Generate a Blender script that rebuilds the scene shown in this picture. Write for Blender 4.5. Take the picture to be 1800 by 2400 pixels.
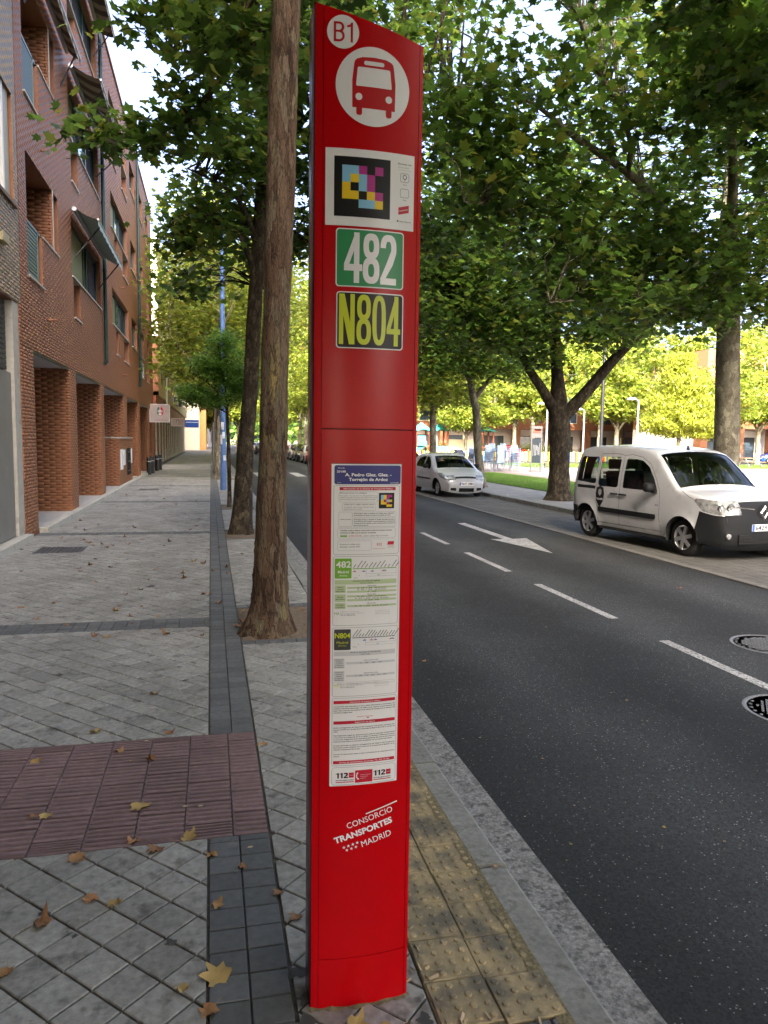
import bpy, bmesh, math, random
import numpy as np
from mathutils import Vector, Matrix, geometry

for _o in list(bpy.data.objects):
    bpy.data.objects.remove(_o)
SC = bpy.context.scene
COL = SC.collection
R = math.radians

# ------------------------------------------------------------------ camera
cam_d = bpy.data.cameras.new('camera')
cam_d.sensor_fit = 'VERTICAL'
cam_d.sensor_height = 36.0
cam_d.lens = 26.0
cam_d.clip_start = 0.05
cam_d.clip_end = 3000
cam = bpy.data.objects.new('camera', cam_d)
COL.objects.link(cam)
_yaw, _pitch, _roll = R(13.2), R(-5.5), R(0.82)
_fw = Vector((math.sin(_yaw) * math.cos(_pitch), math.cos(_yaw) * math.cos(_pitch), math.sin(_pitch)))
_rt = Vector((math.cos(_yaw), -math.sin(_yaw), 0))
_up = _rt.cross(_fw)
_r2 = _rt * math.cos(_roll) + _up * math.sin(_roll)
_u2 = _up * math.cos(_roll) - _rt * math.sin(_roll)
_m = Matrix.Identity(4)
for _i in range(3):
    _m[_i][0], _m[_i][1], _m[_i][2] = _r2[_i], _u2[_i], -_fw[_i]
_m[2][3] = 1.75
cam.matrix_world = _m
SC.camera = cam

# ------------------------------------------------------------------ light
SUN_EL, SUN_AZ = R(33), R(21)          # the light travels towards +x*sin(az), +y*cos(az)
SKY_STRENGTH, SUN_STRENGTH, EXPOSURE = 0.15, 2.0, 3.42
world = bpy.data.worlds.new('World')
SC.world = world
world.use_nodes = True
_nt = world.node_tree
_bg = _nt.nodes['Background']
_sky = _nt.nodes.new('ShaderNodeTexSky')
_sky.sky_type = 'NISHITA'
_sky.sun_disc = False
_sky.altitude = 300
_sky.sun_elevation = SUN_EL
_sky.sun_rotation = math.pi + SUN_AZ
_sky.air_density, _sky.dust_density, _sky.ozone_density = 0.45, 10.0, 0.35
_nt.links.new(_sky.outputs[0], _bg.inputs[0])
_bg.inputs[1].default_value = SKY_STRENGTH
sun_d = bpy.data.lights.new('sun', 'SUN')
sun_d.energy = SUN_STRENGTH
sun_d.angle = R(0.53)
sun_d.color = (1.0, 0.93, 0.80)
sun = bpy.data.objects.new('sun', sun_d)
COL.objects.link(sun)
_d = Vector((math.sin(SUN_AZ) * math.cos(SUN_EL), math.cos(SUN_AZ) * math.cos(SUN_EL), -math.sin(SUN_EL)))
sun.rotation_euler = _d.to_track_quat('-Z', 'Y').to_euler()
sun.location = (-20, -30, 40)
SC.view_settings.view_transform = 'Standard'
SC.view_settings.look = 'None'
SC.view_settings.exposure = EXPOSURE
SC.view_settings.gamma = 1.0
SC.view_settings.use_curve_mapping = False
SC.cycles.use_denoising = True
SC.cycles.max_bounces = 7
SC.cycles.diffuse_bounces = 4
SC.cycles.glossy_bounces = 3
SC.cycles.transmission_bounces = 4
SC.cycles.transparent_max_bounces = 8
SC.cycles.sample_clamp_indirect = 6.0
SC.cycles.caustics_reflective = False
SC.cycles.caustics_refractive = False

# ------------------------------------------------------------------ materials
def mat(name, col, rough=0.7, metal=0.0, spec=0.4, noise=(), noise2=(), bump=(), isl=0.0, coat=0.0, dirt=None, stretch=None, hue=0.0, emit=0.0):
    """noise: (scale, amount) in value; bump: (scale, strength, distance); dirt: (colour, scale, low, high)"""
    m = bpy.data.materials.new(name)
    m.use_nodes = True
    nt = m.node_tree
    N, L = nt.nodes, nt.links
    b = N['Principled BSDF']
    b.inputs['Roughness'].default_value = rough
    b.inputs['Metallic'].default_value = metal
    b.inputs['Specular IOR Level'].default_value = spec
    b.inputs['Coat Weight'].default_value = coat
    b.inputs['Coat Roughness'].default_value = 0.04
    rgb = N.new('ShaderNodeRGB')
    rgb.outputs[0].default_value = (*col, 1)
    out = rgb.outputs[0]
    vec = N.new('ShaderNodeNewGeometry').outputs['Position']
    if stretch:
        mp = N.new('ShaderNodeMapping')
        mp.inputs['Scale'].default_value = stretch
        L.new(vec, mp.inputs[0])
        vec = mp.outputs[0]

    def tex(scale, detail=5, rough_=0.6):
        t = N.new('ShaderNodeTexNoise')
        t.inputs['Scale'].default_value = scale
        t.inputs['Detail'].default_value = detail
        t.inputs['Roughness'].default_value = rough_
        L.new(vec, t.inputs['Vector'])
        return t.outputs[0]

    def mul(a, fac):
        x = N.new('ShaderNodeMix')
        x.data_type = 'RGBA'
        x.blend_type = 'MULTIPLY'
        x.inputs[0].default_value = 1
        L.new(a, x.inputs[6])
        L.new(fac, x.inputs[7])
        return x.outputs[2]

    def rng(src, lo, hi, t0=0.0, t1=1.0):
        r = N.new('ShaderNodeMapRange')
        r.inputs[1].default_value, r.inputs[2].default_value = t0, t1
        r.inputs[3].default_value, r.inputs[4].default_value = lo, hi
        L.new(src, r.inputs[0])
        return r.outputs[0]
    for nz in (noise, noise2):
        if nz:
            out = mul(out, rng(tex(nz[0]), 1 - nz[1], 1 + nz[1], 0.3, 0.7))
    if isl or hue:
        g = N.new('ShaderNodeNewGeometry')
        oi = N.new('ShaderNodeObjectInfo')
        sm = N.new('ShaderNodeMath')
        L.new(g.outputs['Random Per Island'], sm.inputs[0])
        L.new(oi.outputs['Random'], sm.inputs[1])
        sf = N.new('ShaderNodeMath')
        sf.operation = 'FRACT'
        L.new(sm.outputs[0], sf.inputs[0])
        if isl:
            out = mul(out, rng(sf.outputs[0], 1 - isl, 1 + isl))
        if hue:
            h = N.new('ShaderNodeHueSaturation')
            ml = N.new('ShaderNodeMath')
            ml.operation = 'MULTIPLY'
            ml.inputs[1].default_value = 7.31
            fr = N.new('ShaderNodeMath')
            fr.operation = 'FRACT'
            L.new(sf.outputs[0], ml.inputs[0])
            L.new(ml.outputs[0], fr.inputs[0])
            L.new(rng(fr.outputs[0], 0.5 - hue, 0.5 + hue), h.inputs['Hue'])
            L.new(out, h.inputs['Color'])
            out = h.outputs[0]
    if dirt:
        x = N.new('ShaderNodeMix')
        x.data_type = 'RGBA'
        L.new(rng(tex(dirt[1]), 0, 1, dirt[2], dirt[3]), x.inputs[0])
        L.new(out, x.inputs[6])
        x.inputs[7].default_value = (*dirt[0], 1)
        out = x.outputs[2]
    L.new(out, b.inputs['Base Color'])
    if bump:
        bp = N.new('ShaderNodeBump')
        bp.inputs['Strength'].default_value = bump[1]
        bp.inputs['Distance'].default_value = bump[2]
        L.new(tex(bump[0], 6), bp.inputs['Height'])
        L.new(bp.outputs[0], b.inputs['Normal'])
    if emit:
        L.new(out, b.inputs['Emission Color'])
        b.inputs['Emission Strength'].default_value = emit
    return m


def leaf_mat(name, col, yellow, trans=0.4, amount=0.55, rough=0.45, ymin=0.8):
    m = bpy.data.materials.new(name)
    m.use_nodes = True
    N, L = m.node_tree.nodes, m.node_tree.links
    b = N['Principled BSDF']
    g = N.new('ShaderNodeNewGeometry')
    cr = N.new('ShaderNodeValToRGB')
    e = cr.color_ramp.elements
    e[0].position, e[0].color = 0.0, (*[c * (1 - amount) for c in col], 1)
    e[1].position, e[1].color = ymin, (*[c * (1 + amount) for c in col], 1)
    x = e.new(1.0)
    x.color = (*yellow, 1)
    L.new(g.outputs['Random Per Island'], cr.inputs[0])
    L.new(cr.outputs[0], b.inputs['Base Color'])
    b.inputs['Roughness'].default_value = rough
    b.inputs['Specular IOR Level'].default_value = 0.35
    t = N.new('ShaderNodeBsdfTranslucent')
    hs = N.new('ShaderNodeHueSaturation')
    hs.inputs['Hue'].default_value = 0.47
    hs.inputs['Value'].default_value = 2.6
    L.new(cr.outputs[0], hs.inputs['Color'])
    L.new(hs.outputs[0], t.inputs['Color'])
    mx = N.new('ShaderNodeMixShader')
    mx.inputs[0].default_value = trans
    L.new(b.outputs[0], mx.inputs[1])
    L.new(t.outputs[0], mx.inputs[2])
    L.new(mx.outputs[0], N['Material Output'].inputs[0])
    return m


def glass_mat(name, tint, keep):
    m = bpy.data.materials.new(name)
    m.use_nodes = True
    N, L = m.node_tree.nodes, m.node_tree.links
    tr = N.new('ShaderNodeBsdfTransparent')
    tr.inputs[0].default_value = (*[c * keep for c in tint], 1)
    gl = N.new('ShaderNodeBsdfGlossy')
    gl.inputs['Roughness'].default_value = 0.02
    fr = N.new('ShaderNodeFresnel')
    fr.inputs[0].default_value = 1.5
    mx = N.new('ShaderNodeMixShader')
    L.new(fr.outputs[0], mx.inputs[0])
    L.new(tr.outputs[0], mx.inputs[1])
    L.new(gl.outputs[0], mx.inputs[2])
    L.new(mx.outputs[0], N['Material Output'].inputs[0])
    return m


def bark_mat(name, cols, scale=9, bump=0.8, zs=0.42, crack=0.5):
    """flaking plane bark: upright plates of several colours with dark edges between them"""
    m = bpy.data.materials.new(name)
    m.use_nodes = True
    N, L = m.node_tree.nodes, m.node_tree.links
    b = N['Principled BSDF']
    b.inputs['Roughness'].default_value = 0.9
    b.inputs['Specular IOR Level'].default_value = 0.2

    def node(t, **k):
        n = N.new(t)
        for a, v in k.items():
            n.inputs[a].default_value = v
        return n
    tc = N.new('ShaderNodeTexCoord')
    mp = node('ShaderNodeMapping', Scale=(1.0, 1.0, zs))
    L.new(tc.outputs['Object'], mp.inputs[0])
    dn = node('ShaderNodeTexNoise', Scale=scale * 1.3, Detail=4, Roughness=0.6)
    L.new(mp.outputs[0], dn.inputs['Vector'])
    vs = N.new('ShaderNodeVectorMath')
    vs.operation = 'MULTIPLY_ADD'
    L.new(dn.outputs['Color'], vs.inputs[0])
    vs.inputs[1].default_value = (1.6 / scale,) * 3
    L.new(mp.outputs[0], vs.inputs[2])
    vo = node('ShaderNodeTexVoronoi', Scale=scale)
    L.new(vs.outputs[0], vo.inputs['Vector'])
    sp = N.new('ShaderNodeSeparateColor')
    L.new(vo.outputs['Color'], sp.inputs[0])
    big = node('ShaderNodeTexNoise', Scale=scale * 0.28, Detail=3)
    L.new(mp.outputs[0], big.inputs['Vector'])
    mixv = N.new('ShaderNodeMath')
    mixv.operation = 'MULTIPLY_ADD'
    L.new(sp.outputs[0], mixv.inputs[0])
    mixv.inputs[1].default_value = 0.55
    bg = N.new('ShaderNodeMapRange')
    for k, v in enumerate((0.3, 0.7, 0.0, 0.45)):
        bg.inputs[k + 1].default_value = v
    L.new(big.outputs[0], bg.inputs[0])
    L.new(bg.outputs[0], mixv.inputs[2])
    cr = N.new('ShaderNodeValToRGB')
    n = len(cols)
    cr.color_ramp.elements[0].position = 0.08
    cr.color_ramp.elements[0].color = (*cols[0], 1)
    cr.color_ramp.elements[1].position = 0.94
    cr.color_ramp.elements[1].color = (*cols[-1], 1)
    for i, c in enumerate(cols[1:-1]):
        e = cr.color_ramp.elements.new(0.08 + 0.80 * (i + 1) / (n - 1))
        e.color = (*c, 1)
    L.new(mixv.outputs[0], cr.inputs[0])
    ed = N.new('ShaderNodeTexVoronoi')
    ed.feature = 'DISTANCE_TO_EDGE'
    ed.inputs['Scale'].default_value = scale
    L.new(vs.outputs[0], ed.inputs['Vector'])
    er = N.new('ShaderNodeMapRange')
    for k, v in enumerate((0.0, 0.10, crack, 1.0)):
        er.inputs[k + 1].default_value = v
    L.new(ed.outputs['Distance'], er.inputs[0])
    fi = node('ShaderNodeTexNoise', Scale=scale * 7, Detail=6, Roughness=0.7)
    L.new(mp.outputs[0], fi.inputs['Vector'])
    fr = N.new('ShaderNodeMapRange')
    for k, v in enumerate((0.33, 0.66, 0.55, 1.3)):
        fr.inputs[k + 1].default_value = v
    L.new(fi.outputs[0], fr.inputs[0])
    mm = N.new('ShaderNodeMath')
    mm.operation = 'MULTIPLY'
    L.new(er.outputs[0], mm.inputs[0])
    L.new(fr.outputs[0], mm.inputs[1])
    x = N.new('ShaderNodeMix')
    x.data_type = 'RGBA'
    x.blend_type = 'MULTIPLY'
    x.inputs[0].default_value = 1
    L.new(cr.outputs[0], x.inputs[6])
    L.new(mm.outputs[0], x.inputs[7])
    L.new(x.outputs[2], b.inputs['Base Color'])
    h = N.new('ShaderNodeMath')
    h.operation = 'ADD'
    L.new(mm.outputs[0], h.inputs[0])
    L.new(sp.outputs[1], h.inputs[1])
    bp = N.new('ShaderNodeBump')
    bp.inputs['Strength'].default_value = bump
    bp.inputs['Distance'].default_value = 0.012
    L.new(h.outputs[0], bp.inputs['Height'])
    L.new(bp.outputs[0], b.inputs['Normal'])
    return m


def asphalt_mat():
    m = mat("asphalt", (0.025, 0.0265, 0.027), 0.88, spec=0.3, noise=(0.35, 0.22), bump=(260, 0.9, 0.006))
    N, L = m.node_tree.nodes, m.node_tree.links
    b = N['Principled BSDF']
    src = b.inputs['Base Color'].links[0].from_socket
    tc = N.new('ShaderNodeTexCoord')
    v = N.new('ShaderNodeTexVoronoi')
    v.inputs['Scale'].default_value = 95
    L.new(tc.outputs['Object'], v.inputs['Vector'])
    r = N.new('ShaderNodeMapRange')
    r.inputs[1].default_value, r.inputs[2].default_value = 0.0, 1.0
    r.inputs[3].default_value, r.inputs[4].default_value = 0.55, 1.6
    L.new(v.outputs['Color'], r.inputs[0])
    x = N.new('ShaderNodeMix')
    x.data_type = 'RGBA'
    x.blend_type = 'MULTIPLY'
    x.inputs[0].default_value = 1
    L.new(src, x.inputs[6])
    L.new(r.outputs[0], x.inputs[7])
    # sparse pale stones
    v2 = N.new('ShaderNodeTexVoronoi')
    v2.inputs['Scale'].default_value = 95
    L.new(tc.outputs['Object'], v2.inputs['Vector'])
    sx = N.new('ShaderNodeSeparateColor')
    L.new(v2.outputs['Color'], sx.inputs[0])
    g1 = N.new('ShaderNodeMath')
    g1.operation = 'GREATER_THAN'
    g1.inputs[1].default_value = 0.955
    L.new(sx.outputs[0], g1.inputs[0])
    g2 = N.new('ShaderNodeMath')
    g2.operation = 'LESS_THAN'
    g2.inputs[1].default_value = 0.34
    L.new(v2.outputs['Distance'], g2.inputs[0])
    g3 = N.new('ShaderNodeMath')
    g3.operation = 'MULTIPLY'
    L.new(g1.outputs[0], g3.inputs[0])
    L.new(g2.outputs[0], g3.inputs[1])
    y = N.new('ShaderNodeMix')
    y.data_type = 'RGBA'
    L.new(g3.outputs[0], y.inputs[0])
    L.new(x.outputs[2], y.inputs[6])
    y.inputs[7].default_value = (0.21, 0.21, 0.20, 1)
    # worn, paler wheel paths running along the street
    sep = N.new('ShaderNodeSeparateXYZ')
    L.new(tc.outputs['Object'], sep.inputs[0])
    sn = N.new('ShaderNodeTexNoise')
    sn.inputs['Scale'].default_value = 0.9
    L.new(tc.outputs['Object'], sn.inputs['Vector'])
    ax = N.new('ShaderNodeMath')
    ax.operation = 'MULTIPLY_ADD'
    ax.inputs[1].default_value = 0.9
    L.new(sn.outputs[0], ax.inputs[0])
    L.new(sep.outputs[0], ax.inputs[2])
    wv = N.new('ShaderNodeMath')
    wv.operation = 'PINGPONG'
    wv.inputs[1].default_value = 0.95
    L.new(ax.outputs[0], wv.inputs[0])
    wr = N.new('ShaderNodeMapRange')
    wr.inputs[1].default_value, wr.inputs[2].default_value = 0.2, 0.95
    wr.inputs[3].default_value, wr.inputs[4].default_value = 0.80, 1.65
    L.new(wv.outputs[0], wr.inputs[0])
    z = N.new('ShaderNodeMix')
    z.data_type = 'RGBA'
    z.blend_type = 'MULTIPLY'
    z.inputs[0].default_value = 1
    L.new(y.outputs[2], z.inputs[6])
    L.new(wr.outputs[0], z.inputs[7])
    L.new(z.outputs[2], b.inputs['Base Color'])
    return m


MT = {}
def mk(key, *a, **k):
    MT[key] = mat(key, *a, **k)

mk('ground_earth', (0.16, 0.14, 0.10), 0.95, noise=(2, 0.3))
MT['asphalt'] = asphalt_mat()
mk('joint', (0.078, 0.073, 0.06), 0.95, noise=(40, 0.3))
mk('stain', (0.055, 0.055, 0.05), 0.9, noise=(30, 0.3))
mk('tile_grey', (0.245, 0.238, 0.213), 0.82, isl=0.15, noise=(30, 0.28), noise2=(1.1, 0.20), bump=(130, 0.45, 0.003), dirt=((0.095, 0.09, 0.078), 9, 0.56, 0.70))
mk('tile_dark', (0.10, 0.103, 0.101), 0.8, isl=0.18, noise=(30, 0.18), bump=(150, 0.35, 0.003), dirt=((0.20, 0.19, 0.17), 5, 0.62, 0.8))
mk('tile_red', (0.175, 0.115, 0.115), 0.8, isl=0.10, noise=(24, 0.15), noise2=(2, 0.12), bump=(140, 0.3, 0.003), dirt=((0.12, 0.085, 0.08), 6, 0.55, 0.75))
mk('tile_yellow', (0.32, 0.25, 0.135), 0.85, isl=0.12, noise=(22, 0.2), bump=(120, 0.4, 0.003), dirt=((0.12, 0.105, 0.075), 6, 0.42, 0.62))
mk('kerb_stone', (0.195, 0.195, 0.175), 0.88, isl=0.08, noise=(40, 0.25), noise2=(3, 0.2), bump=(110, 0.6, 0.004), dirt=((0.10, 0.095, 0.08), 12, 0.55, 0.7))
mk('gutter_concrete', (0.215, 0.21, 0.20), 0.92, noise=(60, 0.5), noise2=(9, 0.2), bump=(80, 1.0, 0.012), dirt=((0.075, 0.075, 0.07), 22, 0.52, 0.66))
mk('bay_edge', (0.11, 0.105, 0.095), 0.88, isl=0.1, noise=(30, 0.2))
mk('bay_paver', (0.078, 0.074, 0.066), 0.85, isl=0.14, noise=(20, 0.15), noise2=(0.7, 0.2))
mk('far_tile', (0.22, 0.215, 0.20), 0.85, isl=0.1, noise=(20, 0.15))
mk('paint_white', (0.36, 0.36, 0.35), 0.8, noise=(55, 0.35), noise2=(3, 0.25), dirt=((0.055, 0.055, 0.055), 45, 0.50, 0.62))
mk('plaza_paving', (0.17, 0.135, 0.12), 0.9, noise=(3, 0.15))
mk('lawn_soil', (0.05, 0.07, 0.025), 0.95, noise=(3, 0.3))
mk('earth', (0.17, 0.125, 0.085), 0.97, noise=(30, 0.35), bump=(60, 0.9, 0.02))
mk('brick', (0.255, 0.110, 0.054), 0.50, spec=0.26, isl=0.04, hue=0.003, noise=(35, 0.12), bump=(90, 0.12, 0.003))
mk('brick_tan', (0.27, 0.20, 0.125), 0.5, spec=0.4, isl=0.09, noise=(35, 0.12), bump=(90, 0.15, 0.003))
mk('mortar', (0.085, 0.045, 0.028), 0.95)
mk('mortar_pillar', (0.225, 0.086, 0.035), 0.95)
mk('mortar_light', (0.16, 0.12, 0.09), 0.95)
mk('brick_far', (0.235, 0.097, 0.046), 0.6, noise=(6, 0.15))
mk('granite', (0.19, 0.18, 0.165), 0.5, noise=(160, 0.45), noise2=(3, 0.1))
mk('light_stone', (0.42, 0.40, 0.34), 0.75, noise=(12, 0.12), bump=(80, 0.2, 0.003), dirt=((0.22, 0.20, 0.16), 4, 0.55, 0.8))
mk('marble', (0.45, 0.43, 0.39), 0.5, isl=0.1, noise=(6, 0.1))
mk('soffit', (0.55, 0.55, 0.56), 0.8)
mk('frame_green', (0.012, 0.040, 0.036), 0.35)
mk('frame_dark', (0.02, 0.022, 0.022), 0.4)
mk('frame_white', (0.62, 0.61, 0.57), 0.5)
mk('frame_tan', (0.33, 0.27, 0.14), 0.5)
mk('shutter_green', (0.16, 0.17, 0.085), 0.5)
mk('shutter_dark', (0.035, 0.036, 0.035), 0.6)
mk('lattice_green', (0.11, 0.155, 0.135), 0.5)
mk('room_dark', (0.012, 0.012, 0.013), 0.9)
mk('window_glass', (0.05, 0.075, 0.10), 0.06, spec=0.9)
mk('awning_cloth', (0.34, 0.28, 0.20), 0.85)
mk('awning_stripe', (0.10, 0.07, 0.045), 0.85)
mk('awning_pale', (0.36, 0.45, 0.42), 0.8)
mk('lamp_paint', (0.20, 0.20, 0.20), 0.5)
mk('metal_white', (0.70, 0.70, 0.70), 0.45, noise=(4, 0.05))
mk('metal_grey', (0.42, 0.43, 0.45), 0.4, metal=0.6)
mk('aluminium', (0.15, 0.21, 0.31), 0.4, metal=0.4)
mk('metal_black', (0.015, 0.016, 0.017), 0.35)
mk('iron', (0.085, 0.085, 0.085), 0.5, metal=0.4, noise=(20, 0.3))
mk('iron_worn', (0.145, 0.145, 0.14), 0.5, metal=0.1, noise=(60, 0.3))
mk('pole_blue', (0.075, 0.15, 0.32), 0.5, noise=(6, 0.15), dirt=((0.30, 0.34, 0.38), 9, 0.66, 0.75))
mk('paper_pale', (0.55, 0.58, 0.62), 0.7, noise=(12, 0.2))
mk('render_ochre', (0.42, 0.33, 0.15), 0.85, noise=(1.5, 0.1))
mk('render_cream', (0.68, 0.60, 0.46), 0.85, noise=(1.5, 0.06))
mk('render_white', (0.78, 0.76, 0.72), 0.85)
mk('render_orange', (0.60, 0.28, 0.10), 0.85, noise=(2, 0.1))
mk('render_grey', (0.35, 0.36, 0.38), 0.8)
mk('pylon_red', (0.52, 0.0015, 0.005), 0.24, spec=0.22, noise=(5, 0.05), bump=(2.2, 0.06, 0.02))
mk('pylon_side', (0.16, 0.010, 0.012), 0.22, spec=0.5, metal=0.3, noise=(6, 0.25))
mk('pylon_gap', (0.02, 0.004, 0.004), 0.8)
mk('decal_white', (0.88, 0.88, 0.88), 0.25, spec=0.5)
mk('decal_red', (0.50, 0.004, 0.010), 0.3)
mk('decal_crimson', (0.55, 0.010, 0.035), 0.4)
mk('decal_black', (0.010, 0.010, 0.011), 0.3, spec=0.25)
mk('decal_green', (0.018, 0.27, 0.09), 0.3)
mk('decal_lime', (0.60, 0.68, 0.01), 0.3)
mk('decal_leafgreen', (0.18, 0.45, 0.03), 0.4)
mk('decal_palegreen', (0.52, 0.64, 0.38), 0.5)
mk('decal_palegrey', (0.62, 0.63, 0.64), 0.5)
mk('decal_grey', (0.30, 0.31, 0.32), 0.5)
mk('decal_darkgrey', (0.05, 0.055, 0.06), 0.4)
mk('board_slate', (0.012, 0.016, 0.020), 0.7, spec=0.1)
mk('board_upper', (0.05, 0.05, 0.05), 0.7)
mk('decal_navy', (0.020, 0.025, 0.20), 0.35)
mk('decal_cyan', (0.25, 0.56, 0.78), 0.3)
mk('decal_magenta', (0.46, 0.025, 0.25), 0.3)
mk('decal_yellow', (0.86, 0.60, 0.02), 0.3)
mk('decal_blue', (0.03, 0.10, 0.45), 0.4)
mk('moss_grout', (0.17, 0.14, 0.075), 0.97, noise=(50, 0.4), bump=(80, 1.0, 0.01))
mk('car_white', (0.42, 0.43, 0.44), 0.22, coat=0.5, noise=(3, 0.04), dirt=((0.34, 0.335, 0.32), 5, 0.55, 0.85))
mk('car_red', (0.45, 0.01, 0.01), 0.22, coat=0.5)
mk('car_blue', (0.02, 0.09, 0.42), 0.22, coat=0.5)
mk('car_dark', (0.02, 0.022, 0.025), 0.22, coat=0.5)
mk('car_silver', (0.40, 0.41, 0.42), 0.25, metal=0.5, coat=0.4)
mk('plastic_black', (0.011, 0.012, 0.013), 0.6, spec=0.2, bump=(300, 0.15, 0.001))
mk('rubber', (0.013, 0.013, 0.013), 0.85)
mk('alloy', (0.50, 0.51, 0.52), 0.3, metal=0.75)
mk('chrome', (0.75, 0.75, 0.75), 0.12, metal=1.0)
mk('lamp_lens', (0.30, 0.31, 0.30), 0.10, metal=0.4, noise=(14, 0.6))
mk('lamp_amber', (0.40, 0.16, 0.04), 0.2)
mk('interior', (0.03, 0.03, 0.032), 0.85)
MT['glass'] = glass_mat('car_glass', (0.80, 0.92, 0.88), 0.55)
mk('seam', (0.015, 0.015, 0.015), 0.9)
mk('play_teal', (0.05, 0.36, 0.36), 0.5)
mk('play_brown', (0.20, 0.055, 0.025), 0.6)
mk('play_tan', (0.50, 0.42, 0.26), 0.7)
mk('fence_red', (0.60, 0.03, 0.02), 0.5)
mk('fence_yellow', (0.80, 0.52, 0.02), 0.5)
mk('fence_blue', (0.05, 0.15, 0.50), 0.5)
mk('wood', (0.16, 0.10, 0.06), 0.7, noise=(8, 0.2))
mk('skin', (0.48, 0.30, 0.22), 0.6)
mk('hair', (0.25, 0.20, 0.15), 0.7)
mk('cloth_white', (0.72, 0.70, 0.66), 0.85)
mk('cloth_dark', (0.05, 0.055, 0.08), 0.85)
mk('dry_leaf', (0.30, 0.165, 0.065), 0.8, noise=(14, 0.3), hue=0.02)
mk('dry_leaf_brown', (0.20, 0.10, 0.045), 0.85, noise=(14, 0.3))
mk('dry_leaf_yellow', (0.36, 0.25, 0.085), 0.75, noise=(10, 0.25))
mk('bark_chip', (0.36, 0.27, 0.16), 0.9, isl=0.3)
MT['bark_near'] = bark_mat('bark_near', [(0.045, 0.027, 0.017), (0.10, 0.060, 0.035), (0.15, 0.094, 0.056), (0.20, 0.14, 0.088), (0.165, 0.135, 0.085), (0.32, 0.24, 0.09)], 19, 1.0, 0.20, 0.42)
MT['bark_dark'] = bark_mat('bark_dark', [(0.028, 0.020, 0.014), (0.045, 0.034, 0.023), (0.065, 0.05, 0.034), (0.10, 0.08, 0.05), (0.16, 0.13, 0.085)], 18, 1.0, 0.45, 0.4)
MT['bark_plane'] = bark_mat('bark_plane', [(0.085, 0.07, 0.05), (0.13, 0.11, 0.08), (0.17, 0.15, 0.105), (0.22, 0.20, 0.14), (0.36, 0.33, 0.24)], 11, 0.5, 0.5, 0.7)
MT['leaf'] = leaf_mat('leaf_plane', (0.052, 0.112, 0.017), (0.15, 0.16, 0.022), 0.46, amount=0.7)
MT['leaf_sunlit'] = leaf_mat('leaf_sunlit', (0.12, 0.17, 0.024), (0.22, 0.18, 0.03), 0.45)  # sunlit yellow-green brightness put into the leaf colour
MT['leaf_young'] = leaf_mat('leaf_young', (0.07, 0.16, 0.022), (0.12, 0.2, 0.03), 0.48)
MT['leaf_pine'] = leaf_mat('leaf_conifer', (0.15, 0.185, 0.018), (0.20, 0.20, 0.03), 0.30, amount=0.4)
MT['grass'] = leaf_mat('grass', (0.07, 0.15, 0.022), (0.16, 0.18, 0.04), 0.35)

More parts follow.
